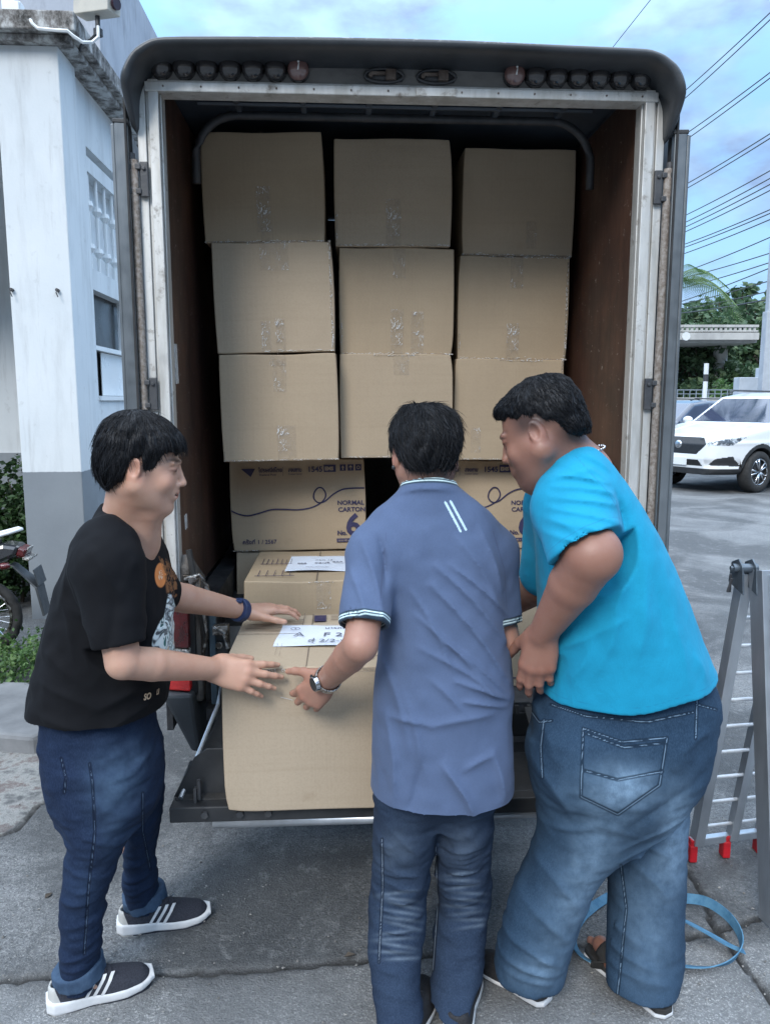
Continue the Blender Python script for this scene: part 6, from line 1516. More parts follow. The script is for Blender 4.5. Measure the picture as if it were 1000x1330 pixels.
    s.loft([(q[0], q[1]-.007, q[2]-.007) for q in st_px([(1085, 482, 669, 1.86, .152), (1035, 482, 669, 1.86, .152)])], .004, e=2.25, sub=True)
    def cut(c, d, r):
        d = d/np.linalg.norm(d); s.sub(lambda X, Y, Z: np.maximum(-((X-c[0])*d[0]+(Y-c[1])*d[1]+(Z-c[2])*d[2]), np.sqrt((X-c[0])**2+(Y-c[1])**2+(Z-c[2])**2)-r), c-r, c+r, .004)
    dl = P(472, 818, 1.725)-P(478, 715, 1.83); dl /= np.linalg.norm(dl); cl = P(472, 812, 1.725); cut(cl, dl, .085); s.cap(cl-dl*.01, cl+dl*.03, .0500, .0520, .002, sub=True)
    dr = P(656, 812, 1.87)-P(648, 712, 1.90); dr /= np.linalg.norm(dr); cr_ = P(656, 810, 1.87); cut(cr_, dr, .068); s.cap(cr_-dr*.01, cr_+dr*.03, .0400, .0420, .002, sub=True)
    V, Q = smooth_out(s, 1, .4); px, py = PX(V); N = vnorm(V, Q)
    tr = np.full(len(V), .05)
    for c, d, r in ((cl, dl, .085), (cr_, dr, .075)):
        q = V-c; t_ = -(q@d); rad = np.linalg.norm(q+t_[:, None]*d, axis=1); m = (rad < r) & (t_ > -.004) & (t_ < .05); tr = np.where(m, np.minimum(tr, t_), tr)
    q = V-cc; t_ = .022-(q@cu); rad = np.hypot(q[:, 0], q@np.array([0, .954, -.30])); m = (rad < .085) & (t_ > -.006) & (t_ < .03); tr = np.where(m, np.minimum(tr, np.clip(t_, 0, 1)*1.0+.006), tr)
    bk = N[:, 1] < .1; sp = np.where(bk, seg_dist(px, py, [[(578, 652), (598, 690)], [(585, 651), (605, 688)]])*1.78/1000, .05)
    hemz = V[:, 2]-(zh+.010*np.sin((V[:, 0]+.04)*42)*np.clip((V[:, 0]+.12)*6, 0, 1)); sti = np.where(bk, np.minimum(np.abs(hemz-.016), seg_dist(px, py, [[(502, 690), (497, 740), (492, 800), (488, 880)], [(640, 690), (655, 740), (658, 790)]])*1.8/1000), .05)
    link('polo_shirt', mesh_np('polo_shirt', V-O, Q, True, {'trim': tr, 'stripe': sp, 'stitch': sti}), M['polo'], body)
    # jeans
    j = Field((-.34, 1.5, -.06), (.40, 2.15, 1.0), .0045)
    j.loft(st_px([(960, 500, 652, 1.87, .120), (1010, 492, 652, 1.87, .125), (1040, 500, 640, 1.88, .10), (1060, 530, 606, 1.88, .06)]), .02, e=2.2)
    j.loft(st_px([(990, 488, 580, 1.86, .10), (1080, 485, 568, 1.87, .090), (1130, 484, 560, 1.88, .082), (1180, 479, 554, 1.87, .078), (1230, 478, 548, 1.83, .076), (1280, 483, 547, 1.78, .074), (1318, 488, 552, 1.74, .074)]), .03)
    j.loft(st_px([(990, 560, 650, 1.88, .10), (1080, 566, 640, 1.90, .090), (1130, 567, 637, 1.92, .082), (1180, 566, 636, 1.92, .078), (1230, 562, 630, 1.88, .074), (1280, 560, 622, 1.83, .072), (1300, 560, 612, 1.80, .074)]), .03)
    j.noise(.006, .05, 17, stretch=(1, 1, .7)); j.noise(.0024, .02, 18, stretch=(1.6, 1.6, .6))
    rs = np.random.RandomState(5); sg = []
    for i in range(15):
        y_ = 1135+i*9+rs.uniform(-3, 3); sg.append((480+rs.uniform(0, 8), y_-4, 550-rs.uniform(0, 12), y_+8-14*(i % 2), .0045, .0048*rs.uniform(.6, 1.3)))
    for i in range(13):
        y_ = 1110+i*9+rs.uniform(-3, 3); sg.append((568+rs.uniform(0, 6), y_+6, 634-rs.uniform(0, 8), y_-4, .0045, .0048*rs.uniform(.6, 1.3)))
    sg += [(500, 1070, 545, 1110, .01, .006), (490, 1090, 520, 1150, .01, .005), (600, 1080, 630, 1110, .01, .005), (565, 1290, 605, 1300, .008, .006), (563, 1305, 606, 1312, .007, .006), (486, 1300, 548, 1310, .008, .006)]
    j.folds(sg, 1.80, Yc=1.90)
    fd = [(515, 1105, 26, 30, 0, .25), (600, 1100, 24, 30, 0, .22)]
    for i in range(11): fd.append((520+rs.uniform(-14, 10), 1160+i*8.5, 22, 2.2, rs.uniform(-.15, .25), .62))
    for i in range(9): fd.append((604+rs.uniform(-8, 14), 1135+i*8.5, 20, 2.2, rs.uniform(-.2, .1), .5))
    denim('jeans', j, O, body, M['denim_mid'], [[(496, 1090), (497, 1150), (492, 1250)], [(566, 1100), (568, 1180), (562, 1260)]], fd)
    for (a, b) in ((P(520, 1372, 1.66), P(552, 1290, 1.93)), (P(592, 1352, 1.72), P(606, 1270, 1.99))):
        shoe(body, O, [a[0], a[1], 0], [b[0], b[1], 0], M['dark_canvas'], M['shoe_white'], heel_patch=False, thick=.018)
    # wristwatch with a steel bracelet
    d = (Wl-El)/np.linalg.norm(Wl-El); c = Wl-d*.012; u = np.cross(d, [0, 0, 1]); u /= np.linalg.norm(u); v = np.cross(u, d)
    outw = np.array([-.35, -.85, .3]); outw -= d*(outw@d); outw /= np.linalg.norm(outw); sdv = np.cross(d, outw)
    wt = empty('wristwatch', tuple(c-O)); wt.parent = body
    mb = MB(); n = 22
    Rm = Matrix(((sdv[0], d[0], outw[0]), (sdv[1], d[1], outw[1]), (sdv[2], d[2], outw[2])))
    for i in range(n):
        a = 2*math.pi*i/n; pp = outw*math.cos(a)*.0325+sdv*math.sin(a)*.034
        Ra = Matrix.Rotation(-a, 3, 'Y') if False else Matrix(np.stack([sdv*math.cos(a)-outw*math.sin(a), d, outw*math.cos(a)+sdv*math.sin(a)], 1).tolist())
        mb.box(tuple(pp), (.0088, .020, .0035), Ra)
    mb.build('bracelet', M['chrome_dirty'], wt, bevel=.0008)
    MB().cyl(outw*.032, outw*.043, .021, .019, n=24).build('watch_case', M['chrome'], wt, bevel=.001); MB().cyl(outw*.0432, outw*.0436, .0165, n=24).box(tuple(sdv*.021+outw*.038), (.006, .008, .006)).build('watch_face', M['black_plastic'], wt)
    el = hd['P'](-.084, -.010, -.034); MB().sphere(tuple(el-O), .0055, 10, 8).build('ear_stud', M['black_plastic'], body, smooth=True)
    def shp(F_):
        F_.ell((0, -.012, .034), (.080, .105, .092), .01); F_.ell((0, -.050, .0), (.070, .060, .080), .03); F_.ell((.004, -.01, .078), (.078, .085, .050), .02); F_.ell((-.03, .02, .082), (.05, .05, .045), .02); F_.ell((.035, -.01, .080), (.045, .06, .046), .02)
        for x in (-1, 1): F_.ell((x*.062, -.015, .045), (.026, .058, .040), .02)
        F_.cap((-.05, -.03, .112), (.02, .0, .124), .014, .012, .02)
    def cutf(X, Y, Z):
        zl = np.interp(Y, [-.15, -.09, -.055, -.035, -.022, .004, .012, .030, .060, .085, .13], [-.062, -.060, -.050, -.022, .028, .028, .0, .01, .05, .07, .07])
        return (zl+.004*np.sin(X*150)+.004*np.sin(X*61)-Z)*.7
    hair('hair', hd, body, O, shp, cutf, n=5200, strand=.042, crown=(-.02, .0, .15), groove=.0022, seed=8, comb=lambda P: np.stack([np.sin(P[:, 0]*60)*.35+.25, P[:, 0]*0, P[:, 0]*0-.4], 1), lift=.0022, wd=.0012)
    return body

# ------------------------------------------------------------ the man in the cyan t-shirt (right)
def man_right():
    P = lambda px, py, Y: W(px, py, Y)
    f = Field((.12, 1.45, -.01), (.96, 2.62, 1.66), .0035)
    O = np.array([P(790, 1310, 1.85)[0], 1.90, 0.0])
    hC = P(704, 560, 1.84); hd = head(f, hC, (-.80, .42, -.42), (-.35, .20, .92), 1.02, chub=1.14, jaw=1.35)
    n0 = P(752, 620, 1.86); f.cap(P(716, 575, 1.85), n0, .068, .070, .03); f.cap(P(700, 610, 1.84), P(725, 640, 1.86), .045, .05, .04); f.cap(P(733, 577, 1.85), P(752, 612, 1.87), .048, .05, .02)
    chest = P(775, 720, 1.92); pel = P(815, 920, 1.92)
    f.cap(n0, chest, .08, .14, .03); f.cap(chest, pel, .14, .17, .03)
    Sn, En, Wn = P(742, 665, 1.78), P(767, 722, 1.625), P(705, 822, 1.76)
    f.cap(Sn, En, .068, .060, .008); m = En+(Wn-En)*.35; f.cap(En, m, .060, .054, .008); f.cap(m, Wn, .054, .033, .008); f.cap(chest, Sn, .08, .06, .03); f.ell(P(779, 716, 1.622), (.032, .032, .034), .04)
    hand(f, Wn, (-.10, .16, -.97), (-.42, -.88, -.06), thumb=1, s=1.04, curls=[(.12, .35, .3), (.15, .35, .3), (.2, .4, .3), (.25, .45, .35)], spread=.045, tside=.5, tcurl=.5, tn=-.3, th=1.12)
    Sf, Ef, Wf = P(722, 650, 2.02), P(702, 758, 2.16), P(655, 790, 2.38)
    f.cap(Sf, Ef, .062, .054, .02); f.cap(Ef, Wf, .054, .036, .02); f.cap(chest, Sf, .08, .06, .03); hand(f, Wf, (-.3, .95, .0), (0, -.1, 1), thumb=-1, s=1.0)
    legs = ((P(760, 980, 1.86), P(742, 1120, 1.88), P(678, 1255, 1.87)), (P(850, 980, 1.95), P(843, 1120, 1.95), P(836, 1280, 1.89)))
    for (hp_, kn, an) in legs: f.cap(pel, hp_, .12, .08, .02); f.cap(hp_, kn, .065, .05, .01); f.cap(kn, an, .05, .035, .01)
    # bare toes of the far foot
    t0 = P(800, 1262, 1.96); t0[2] = .035
    f.cap(legs[1][2], t0, .035, .030, .02); tt = G(768, 1236); tv = np.array([tt[0], tt[1], .028]); f.cap(t0, tv+np.array([.02, -.02, .01]), .032, .024, .02)
    for i, (dx, dy, r) in enumerate(((-.000, .018, .0135), (.020, .022, .0098), (.037, .020, .0092), (.052, .014, .0085))): f.cap(tv+np.array([dx+.02, dy-.035, .004]), tv+np.array([dx, dy-.004, -.002]), r, r*.9, .005)
    NAILS.append((tv+np.array([-.002, .010, .012]), .008))
    def stub(x, y, z):
        side_ = np.clip((.066-np.abs(z-.028)*.4-.03)*0+1, 0, 1)*np.exp(-((z-.034)/.034)**4)*np.clip((.064-y)/.045, 0, 1)*(y > -.12)
        nape = np.exp(-(((y+.075)/.05)**2+((z+.035)/.035)**2)); beard = .55*np.exp(-(((y-.075)/.03)**2+((z+.075)/.022)**2)); must = .55*np.exp(-(((y-.095)/.014)**2+((z+.046)/.006)**2))
        return np.clip(.92*side_+.85*nape+beard+must, 0, .93)
    body = body_finish('person', f, hd, O, M['skin_brown'], dict(brow=.3, lips=(.7, .6, .6), stub=stub, cheek=.4))
    tag(body, 'heavy man in a bright cyan t-shirt and wide blue jeans leaning towards the cartons', 'person')
    # t-shirt
    s = Field((.16, 1.35, .66), (1.06, 2.45, 1.60), .0044)
    s.loft(st_px([(912, 690, 941, 1.90, .225), (885, 692, 939, 1.90, .225), (850, 694, 925, 1.90, .225), (800, 698, 905, 1.90, .222), (750, 696, 884, 1.90, .215), (700, 694, 862, 1.90, .205), (660, 696, 838, 1.89, .19), (630, 706, 818, 1.88, .165), (605, 716, 797, 1.875, .13), (588, 728, 778, 1.87, .095), (574, 738, 764, 1.87, .06)]), .02, e=2.2)
    s.cap(P(745, 625, 1.80), P(744, 660, 1.755), .070, .086, .05); s.cap(P(744, 660, 1.765), P(766, 722, 1.638), .092, .086, .03)
    s.cap(P(740, 630, 1.98), P(722, 655, 2.02), .070, .080, .05); s.cap(P(722, 655, 2.02), P(706, 745, 2.13), .080, .068, .03)
    s.noise(.0035, .09, 23, stretch=(1, 1, 1.5)); s.noise(.0012, .03, 24)
    s.folds([(718, 632, 795, 640, .006, .007), (714, 645, 800, 655, .007, .009), (710, 658, 792, 672, .006, .008), (708, 672, 786, 684, .007, .008), (704, 688, 770, 700, .006, .007), (697, 725, 708, 775, .008, .009), (724, 618, 790, 628, .005, .006), (715, 625, 770, 610, .009, .007), (712, 670, 760, 700, .009, .006), (730, 600, 800, 650, .010, .006), (800, 640, 815, 700, .012, -.012), (820, 700, 790, 800, .014, .008), (835, 730, 820, 860, .018, .007), (770, 830, 745, 890, .014, .009), (800, 790, 770, 880, .014, .007),
             (720, 870, 760, 830, .014, .009), (740, 850, 810, 800, .012, .006), (870, 800, 890, 880, .018, .007), (850, 760, 860, 840, .018, -.006), (700, 720, 700, 780, .01, .008), (705, 770, 712, 820, .012, -.010), (690, 880, 740, 860, .012, .008), (900, 850, 925, 885, .014, .006), (760, 590, 800, 615, .008, .006), (745, 600, 790, 625, .008, .006)], 1.70, Yc=1.92)
    zh = W(760, 909, 1.80)[2]
    s.sub(lambda X, Y, Z: (Z-(zh+.070*np.clip((X-.42)/.45, 0, 1)**1.5+.004*np.sin(X*30)+.02*np.clip((.42-X)/.1, 0, 1)))+0*Y, (0, 1.2, .5), (1.2, 2.5, 1.1), .004)
    s.loft([(q[0], q[1]-.008, q[2]-.008) for q in st_px([(930, 690, 942, 1.90, .225), (890, 692, 940, 1.90, .225)])], .004, e=2.2, sub=True)
    def cut(c, d, r):
        d = d/np.linalg.norm(d); s.sub(lambda X, Y, Z: np.maximum(-((X-c[0])*d[0]+(Y-c[1])*d[1]+(Z-c[2])*d[2]), np.sqrt((X-c[0])**2+(Y-c[1])**2+(Z-c[2])**2)-r), c-r, c+r, .004)
    dn = np.array([.42, -.45, -.80]); dn /= np.linalg.norm(dn); cn = P(762, 709, 1.655); cut(cn, dn, .14); av = (En-Sn)/np.linalg.norm(En-Sn); s.cap(cn+av*.050, cn+av*.12, .0720, .076, .003, sub=True)
    s.ell(P(742, 575, 1.87), (.066, .075, .040), .01, sub=True)
    V, Q = smooth_out(s, 1, .4); px, py = PX(V); N = vnorm(V, Q); bk = N[:, 1] < .1
    hz = V[:, 2]-(zh+.070*np.clip((V[:, 0]-.42)/.45, 0, 1)**1.5+.004*np.sin(V[:, 0]*30)+.02*np.clip((.42-V[:, 0])/.1, 0, 1)); t_ = -((V-cn)@dn); rad = np.linalg.norm(V-cn+t_[:, None]*dn, axis=1)
    sti = np.minimum(np.where(bk, np.abs(hz-.020), .05), np.where((rad < .12) & (t_ > 0), np.abs(t_-.022), .05)); sti = np.minimum(sti, np.where(bk, seg_dist(px, py, [[(800, 650), (806, 690)], [(745, 590), (790, 640), (806, 668)]])*1.8/1000, .05))
    link('t_shirt', mesh_np('t_shirt', V-O, Q, True, {'stitch': sti}), M['cyan'], body)
    # chain
    ch = MB(); c0 = P(744, 592, 1.87)
    for i in range(40):
        a = i/40*2*math.pi; p_ = c0+np.array([.072*math.cos(a), .080*math.sin(a), -.012*math.cos(a)*-1.5+.006])
        ch.sphere(tuple(p_-O), .0032, 6, 4)
    # silver chain round the neck
    ch.build('neck_chain', M['chrome'], body, smooth=True)
    # jeans
    j = Field((.18, 1.4, .0), (1.02, 2.42, 1.0), .0048)
    j.loft(st_px([(872, 705, 925, 1.90, .185), (900, 694, 935, 1.90, .200), (950, 688, 930, 1.90, .210), (1000, 687, 915, 1.90, .205), (1040, 712, 888, 1.90, .165), (1075, 745, 850, 1.90, .10)]), .02, e=2.25)
    j.ell(P(838, 975, 1.81), (.120, .105, .12), .06); j.ell(P(757, 985, 1.79), (.10, .10, .13), .06)
    j.loft(st_px([(960, 689, 900, 1.87, .15), (1000, 690, 893, 1.87, .155), (1030, 696, 880, 1.87, .15), (1060, 697, 852, 1.87, .142), (1090, 692, 824, 1.87, .125), (1118, 682, 796, 1.87, .112), (1160, 665, 768, 1.86, .100), (1210, 650, 750, 1.86, .096), (1240, 642, 740, 1.87, .098), (1256, 640, 736, 1.87, .100), (1262, 642, 734, 1.87, .100)]), .035)
    j.loft(st_px([(985, 805, 905, 1.97, .10), (1040, 792, 900, 1.98, .110), (1100, 786, 894, 1.98, .108), (1160, 788, 892, 1.96, .102), (1210, 788, 890, 1.93, .100), (1260, 785, 887, 1.90, .100), (1275, 786, 884, 1.89, .101)]), .006)
    j.noise(.005, .075, 27, stretch=(1, 1, .8)); j.noise(.002, .025, 28, stretch=(1.5, 1.5, .7))
    j.folds([(700, 1000, 740, 1060, .014, .010), (710, 1085, 760, 1070, .012, .008), (805, 1118, 886, 1092, .009, .011), (812, 1135, 888, 1112, .009, .009), (822, 1120, 890, 1150, .009, .008), (800, 1100, 890, 1060, .008, .008), (700, 1130, 750, 1180, .014, .009), (680, 1180, 740, 1230, .014, .009), (655, 1230, 730, 1262, .010, .009), (650, 1262, 722, 1275, .009, .009), (650, 1278, 722, 1286, .008, .007),
             (790, 1245, 850, 1262, .010, .007), (792, 1275, 870, 1285, .009, .008), (800, 1295, 876, 1300, .008, .007), (840, 1160, 885, 1200, .012, .006), (700, 930, 715, 980, .01, .006), (870, 960, 915, 945, .012, .007), (760, 1060, 830, 1080, .016, .006), (790, 1080, 900, 1000, .014, -.006)], 1.76, Yc=1.90)
    # back pocket: a patch that stands slightly proud
    pk = [(757, 946), (808, 964), (866, 958), (856, 1020), (802, 1058), (754, 1035)]
    r = j.reg(P(740, 1080, 1.6)-[.02, .2, .02], P(880, 930, 1.75)+[.02, .1, .05]); sl, X, Y, Z = r
    z_ = Y*_c+(CAM_H-Z)*_s; px = 500+1000*X/z_; py = 665+1000*((CAM_H-Z)*_c-Y*_s)/z_; d = poly_sd(pk, px, py); j.F[sl] -= (.0030*np.clip(-d/2.2+.5, 0, 1)*(Y < 1.86)).astype(np.float32)
    denim('jeans', j, O, body, M['denim_blue'], [pk+[pk[0]], [(762, 953), (810, 971), (862, 965)], [(756, 1000), (802, 1013), (860, 1002)], [(806, 1124), (813, 1180), (806, 1250), (800, 1305)], [(706, 935), (702, 970), (704, 1010)], [(715, 915), (760, 930), (840, 938), (900, 925)], [(730, 912), (800, 925), (905, 905)], [(905, 900), (903, 960)], [(690, 925), (700, 938), (716, 936)], [(905, 915), (930, 922)]],
          [(812, 1020, 36, 26, .1, .85), (880, 1075, 22, 50, 0, .75), (770, 1110, 30, 60, .3, .5), (740, 1190, 34, 70, .4, .42), (840, 1200, 34, 90, 0, .38), (700, 1265, 40, 22, 0, .45), (870, 1120, 20, 40, 0, .4), (780, 1040, 60, 40, 0, .3)])
    shoe(body, O, [*G(712, 1306), 0], [*G(618, 1245), 0], M['dark_canvas'], M['shoe_white'], heel_patch=False, thick=.014, wd=.052)
    # sandal of the far foot
    a = np.array([*G(868, 1322), 0]); b = np.array([*G(765, 1232), 0]); d = (b-a); L_ = np.linalg.norm(d); d /= L_; sdv = np.array([d[1], -d[0], 0])
    def outl(z, g=0): return [tuple(a+d*L_*t_+sdv*w_*sg_+np.array([0, 0, z])-O) for (t_, w_, sg_) in [(0, .012+g, 1), (.06, .032+g, 1), (.3, .036+g, 1), (.6, .044+g, 1), (.82, .046+g, 1), (.95, .030+g, 1), (1.0, .0, 1), (.95, .034+g, -1), (.8, .044+g, -1), (.55, .038+g, -1), (.3, .033+g, -1), (.06, .030+g, -1), (0, .012+g, -1)]]
    def slab(z0, z1, g=0):
        A, B = outl(z0, g), outl(z1, g); n = len(A); return MB().raw(A+B, [(i, (i+1) % n, n+(i+1) % n, n+i) for i in range(n)]+[tuple(range(n-1, -1, -1)), tuple(range(n, 2*n))])
    sdl = slab(.0, .010, .003).build('sandal', M['shoe_white'], body, bevel=.003); slab(.0102, .026).build('insole', M['rubber'], sdl, bevel=.003)
    m_ = a+d*L_*.70; arcp = [tuple(m_+sdv*.050*math.cos(t_)+np.array([0, 0, .018+.052*math.sin(t_)])-O) for t_ in np.linspace(0, math.pi, 12)]
    MB().tube(arcp, .018, 8, flat=(1.3, .25)).build('sandal_strap', M['rubber'], sdl, smooth=True)
    def shp(F_):
        F_.ell((0, -.010, .040), (.079, .100, .078), .01); F_.ell((0, .050, .072), (.060, .040, .030), .02); F_.ell((0, -.02, .078), (.064, .080, .042), .02); F_.ell((0, -.065, .035), (.064, .040, .05), .02); F_.ell((0, -.060, -.015), (.060, .048, .060), .02)
    def cutf(X, Y, Z):
        zl = np.interp(Y, [-.15, -.10, -.06, -.02, .03, .055, .085, .13], [-.075, -.062, -.028, .024, .038, .048, .060, .060])
        return (zl+.003*np.sin(Y*190)+.003*np.sin(X*190)-Z)*.8
    hair('hair', hd, body, O, shp, cutf, kc=.03, n=5200, strand=.013, crown=(0, -.05, .14), groove=.0008, seed=12, comb=lambda P: np.stack([P[:, 0]*0, np.clip(P[:, 1]*12, -.3, 1.2), P[:, 0]*0], 1), lift=.003)
    return body
# ============================================================ LADDER (folding, red feet) at the right
def ladder():
    root = empty('folding_ladder', (1.10, 2.30, 0)); O = np.array([1.10, 2.30, 0]); tag(root, 'folding aluminium ladder with red rubber feet standing at the right edge', 'ladder')
    def rail(a, b, w_=.028, d_=.062, nm='rail', side=(1, 0, 0), end=True):
        a = np.array(a)-O; b = np.array(b)-O; ax = Vector(b-a).normalized(); sx = Vector(side); sx = (sx-ax*sx.dot(ax)).normalized(); sy = ax.cross(sx)
        Rm = Matrix((sx, sy, ax)).transposed(); mb = MB(); ln = float(np.linalg.norm(b-a)); c = tuple((a+b)/2)
        mb.box(c, (w_*.12, d_, ln), Rm)
        for s_ in (-1, 1): mb.box(tuple(Vector(c)+sy*s_*d_*.47+sx*w_*.5), (w_, d_*.07, ln*.9995), Rm)
        mb.box(tuple(Vector(c)+sx*w_*.2), (w_*.06, d_*.35, ln*.999), Rm)
        return mb.build(nm, M['ladder_alu'], root, bevel=.0015)
    # far section (leans away to the left), three uprights on one foot bar
    A0, A1 = W(962, 742, 2.36), W(899, 1093, 2.50); B0, B1 = W(1012, 770, 2.44), W(945, 1088, 2.53); C0, C1 = W(1062, 740, 2.40), W(984, 1082, 2.56)
    rail(A0, A1, .030, .052); rail(B0, B1, .026, .040); rail(C0, C1, .030, .052)
    for k in range(10):
        t_ = .06+k*.098
        a = A0+(A1-A0)*t_; c = C0+(C1-C0)*t_; MB().cyl(tuple(a-O), tuple(c-O), .0062, n=10).build('rung', M['rung'] , root, smooth=False)
    d = (C1-A1); a = A1-d*.03; b = C1+d*.25
    MB().cyl(tuple(a-O+[0, 0, .0]), tuple(b-O), .019, n=4).build('foot_bar', M['ladder_alu'], root, bevel=.003)
    for t_ in (.0, .5, 1.02):
        p = A1+d*t_; MB().prism([(-.013, -.018), (.013, -.018), (.015, .018), (-.015, .018)], 'z', -.062, .0).box((0, 0, .006), (.022, .03, .03)).build('rubber_foot', M['red_rubber'], root, loc=tuple(p-O+[0, 0, -.008]), bevel=.004)
    # near section, almost upright
    D0, D1 = W(981, 740, 2.30), W(994, 1206, 2.145); E0 = D0+np.array([.40, .03, 0]); E1 = D1+np.array([.46, .02, 0])
    D1[2] = .02; E1[2] = .02
    rail(D0, D1, .030, .070, side=(1, .1, 0)); rail(E0, E1, .030, .070, side=(-1, 0, 0))
    rail(D0+[.022, -.022, -.01], D0+(D1-D0)*.97+[.022, -.022, 0], .022, .050, side=(1, .1, 0))
    for k in range(10):
        t_ = .06+k*.098; a = D0+(D1-D0)*t_; c = E0+(E1-E0)*t_; MB().cyl(tuple(a-O), tuple(c-O), .008, n=6).build('rung', M['rung'], root)
    # hinge plates
    h0 = W(970, 738, 2.325)-O
    for dx in (-.030, .012):
        MB().prism([(-.045+h0[1], h0[2]-.075), (-.03+h0[1], h0[2]+.010), (.0+h0[1], h0[2]+.030), (.045+h0[1], h0[2]+.012), (.060+h0[1], h0[2]-.055)], 'x', h0[0]+dx, h0[0]+dx+.006).build('hinge_plate', M['dark_alu'], root, bevel=.002)
    MB().cyl((h0[0]-.045, h0[1], h0[2]), (h0[0]+.03, h0[1], h0[2]), .014, n=16).cyl((h0[0]-.052, h0[1], h0[2]), (h0[0]-.045, h0[1], h0[2]), .008, n=6).build('hinge_bolt', M['dark_alu'], root)
    MB().tube([(h0[0]-.05, h0[1]-.01, h0[2]-.03), (h0[0]-.054, h0[1]+.005, h0[2]-.075), (h0[0]-.04, h0[1]+.02, h0[2]-.08), (h0[0]-.045, h0[1]+.01, h0[2]-.02)], .004, 6).build('lock_hook', M['dark_metal'], root)
M['rung'] = pm('worn_rung', (.62, .64, .66), (.42, .44, .46), 20, .4, .15, metal=.4); M['red_rubber'] = pm('red_rubber', (.55, .012, .022), (.40, .01, .016), 20, .5, .1); M['dark_alu'] = pm('dark_hinge_steel', (.14, .17, .20), (.09, .11, .13), 14, .35, .2, metal=.6)
ladder()

# blue strap lying in loops on the ground
def ribbon(name, pts, w_, th, m, tilt, parent=None, loc=None):
    P = catmull(pts, 10); n = len(P); V = []; F = []; tl = np.interp(np.linspace(0, 1, n), np.linspace(0, 1, len(tilt)), tilt)
    for i, p in enumerate(P):
        d = np.array(P[min(i+1, n-1)])-np.array(P[max(i-1, 0)]); d /= np.linalg.norm(d); s_ = np.cross(d, [0, 0, 1]); s_ /= np.linalg.norm(s_); u = np.cross(s_, d)
        a = s_*math.cos(tl[i])+u*math.sin(tl[i]); nn = np.cross(d, a)
        for q in (p+a*w_/2+nn*th/2, p+a*w_/2-nn*th/2, p-a*w_/2-nn*th/2, p-a*w_/2+nn*th/2): V.append(q)
    for i in range(n-1):
        for k in range(4): F.append((i*4+k, i*4+(k+1) % 4, i*4+4+(k+1) % 4, i*4+4+k))
    F += [(0, 1, 2, 3), tuple(range(4*n-4, 4*n))[::-1]]
    return MB().raw(V, F).build(name, m, parent, loc, smooth=False)
def gp(px, py, z): q = G(px, py); return np.array([q[0], q[1], z])
M['strap'] = pm('blue_webbing', (.045, .15, .26), (.10, .25, .38), 24, .75, .4, bscale=300)
pts = [gp(792, 1168, .012), gp(770, 1182, .012), gp(752, 1200, .014), gp(744, 1226, .014), gp(758, 1248, .012), gp(800, 1262, .012), gp(860, 1258, .012), gp(915, 1262, .014), gp(950, 1254, .018), gp(962, 1232, .022), gp(948, 1205, .028), gp(918, 1184, .032), gp(885, 1174, .020), gp(850, 1172, .012)]
st1 = ribbon('cargo_strap', pts, .030, .003, M['strap'], [.2, .3, .7, .9, .5, .2, .3, .6, 1.2, 1.35, 1.3, 1.2, .8, .4]); tag(st1, 'blue webbing strap lying in loops on the ground behind the wide jeans', 'strap')
st2 = ribbon('cargo_strap', [gp(840, 1190, .03), gp(880, 1206, .035), gp(915, 1222, .03), gp(945, 1236, .022), gp(966, 1240, .010)], .030, .003, M['strap'], [.3, .4, .35, .3, .2]); tag(st2, 'short straight end of blue strap crossing inside the loop', 'strap')

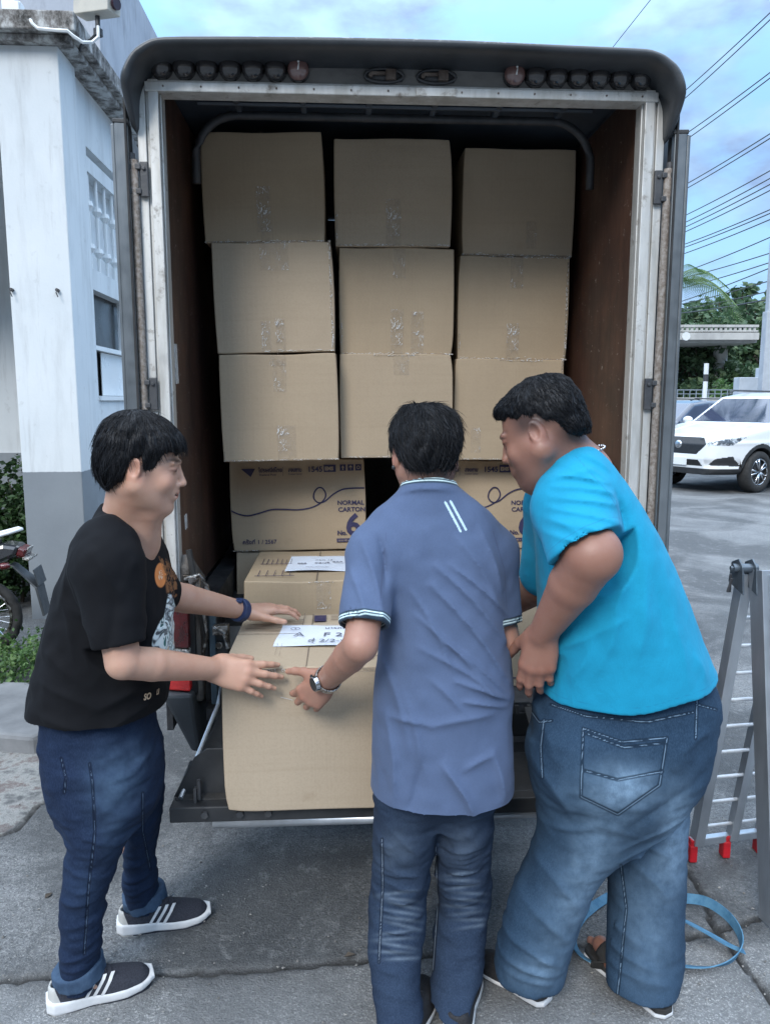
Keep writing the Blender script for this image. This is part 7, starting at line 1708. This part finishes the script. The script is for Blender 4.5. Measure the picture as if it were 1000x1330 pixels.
# ============================================================ MOTORCYCLE at the left edge (its tail shows)
def motorcycle():
    b = W(-16, 856, 4.75); root = empty('motorcycle', (b[0], 4.72, 0), R(8)); root.scale = (.84, .84, .84); tag(root, 'black motorcycle whose tail, rear lamp and spoked wheel show at the left edge', 'motorcycle')
    # local: +x is the rear (towards the right of the photo), wheel centre at x=0
    def wheel(x):
        w_ = empty('wheel', (x, 0, .29)); w_.parent = root
        n = 40; MB().tube([(.26*math.cos(2*math.pi*i/n), 0, .26*math.sin(2*math.pi*i/n)) for i in range(n)], .035, 10, closed=True).build('tyre', M['rubber'], w_, smooth=True)
        MB().tube([(.215*math.cos(2*math.pi*i/n), 0, .215*math.sin(2*math.pi*i/n)) for i in range(n)], .014, 8, closed=True).build('rim', M['chrome_dirty'], w_, smooth=True)
        sp = MB()
        for i in range(24):
            a = 2*math.pi*i/24; a2 = a+(.5 if i % 2 else -.5); s_ = .03 if i % 4 < 2 else -.03
            sp.tube([(.04*math.cos(a2), s_, .04*math.sin(a2)), (.21*math.cos(a), 0, .21*math.sin(a))], .0028, 5)
        sp.build('spokes', M['chrome'], w_); MB().cyl((0, -.06, 0), (0, .06, 0), .045, n=20).cyl((0, -.05, 0), (0, -.03, 0), .085, n=24).build('hub', M['dark_metal'], w_, bevel=.004)
    wheel(0.0); wheel(-1.24)
    MB().prism([(-.62, .66), (-.50, .74), (-.1, .78), (.22, .86), (.34, .84), (.30, .76), (.05, .66), (-.3, .58)], 'y', -.10, .10).build('tail_body', M['gloss_black'], root, bevel=.03)
    MB().prism([(-.72, .74), (-.55, .785), (-.2, .80), (.16, .875), (.14, .82), (-.2, .755), (-.5, .73)], 'y', -.125, .125).build('seat', M['rubber'], root, bevel=.03)
    for s_ in (-1, 1): pass
    MB().tube([(-.05, -.13, .84), (.10, -.14, .90), (.27, -.12, .945), (.33, 0, .955), (.27, .12, .945), (.10, .14, .90), (-.05, .13, .84)], .013, 8).build('grab_rail', M['white_paint'], root, smooth=True)
    tl = MB().box((.335, 0, .79), (.07, .17, .07), Matrix.Rotation(R(20), 3, 'Y')).build('tail_light', M['lens_red_dark'], root, bevel=.015)
    MB().box((.375, 0, .745), (.05, .20, .02), Matrix.Rotation(R(15), 3, 'Y')).box((.375, 0, .80), (.012, .12, .05), Matrix.Rotation(R(25), 3, 'Y')).build('lamp_trim', M['lens_white'], root, bevel=.004)
    for s_ in (-1, 1):
        MB().cyl((.25, s_*.10, .72), (.25, s_*.19, .72), .009, n=8).sphere((.26, s_*.215, .72), (.045, .032, .026)).build('turn_signal', M['lens_red_dark'], root, smooth=True)
        MB().tube([(0, s_*.13, .29), (-.06, s_*.135, .50), (-.10, s_*.13, .70)], .022, 10).build('shock_absorber', M['chrome_dirty'], root, smooth=True)
        MB().box((-.28, s_*.075, .30), (.62, .03, .05)).build('swing_arm', M['dark_metal'], root, bevel=.008)
    MB().raw([(.24, -.055, .70), (.24, .055, .70), (.42, .09, .52), (.42, -.09, .52), (.46, .08, .30), (.46, -.08, .30), (.27, -.055, .69), (.27, .055, .69), (.44, .09, .52), (.44, -.09, .52), (.478, .08, .305), (.478, -.08, .305)],
             [(0, 1, 2, 3), (3, 2, 4, 5), (6, 9, 8, 7), (9, 11, 10, 8), (0, 3, 9, 6), (3, 5, 11, 9), (1, 7, 8, 2), (2, 8, 10, 4), (0, 6, 7, 1), (4, 10, 11, 5)]).build('rear_mudguard', M['black_plastic2'], root, bevel=.005)
    MB().box((.435, 0, .60), (.008, .20, .13), Matrix.Rotation(R(-14), 3, 'Y'))  .build('number_plate', M['black_plastic2'], root, bevel=.004)
    MB().tube([(.05, -.14, .26), (-.35, -.15, .24), (-.62, -.12, .26)], [.045, .04, .022], 12).build('silencer', M['chrome_dirty'], root, smooth=True)
    MB().box((-.55, 0, .36), (.30, .22, .26)).cyl((-.52, -.15, .33), (-.52, .15, .33), .10, n=24).build('engine', M['dark_metal'], root, bevel=.02)
    MB().tube([(-.45, 0, .62), (-.8, 0, .70), (-1.02, 0, .84)], .035, 10).tube([(-.5, 0, .4), (-.85, 0, .55), (-1.0, 0, .8)], .03, 10).build('frame', M['black_metal'], root, smooth=True)
    MB().sphere((-.86, 0, .80), (.20, .13, .12)).build('fuel_tank', M['gloss_black'], root, smooth=True)
    MB().tube([(-1.24, -.08, .29), (-1.10, -.08, .70), (-1.0, -.07, .95)], .02, 8).tube([(-1.24, .08, .29), (-1.10, .08, .70), (-1.0, .07, .95)], .02, 8).build('fork', M['chrome'], root, smooth=True)
    MB().tube([(-.85, -.34, 1.0), (-.95, -.2, 1.02), (-1.0, 0, .98), (-.95, .2, 1.02), (-.85, .34, 1.0)], .012, 8).build('handlebar', M['chrome'], root, smooth=True)
    MB().sphere((-1.12, 0, .90), (.07, .09, .09)).build('headlight', M['lens_white'], root, smooth=True)
M['gloss_black'] = glassy('gloss_black_paint', (.012, .013, .016), .18, .6)
motorcycle()
man_left(); man_middle(); man_right()
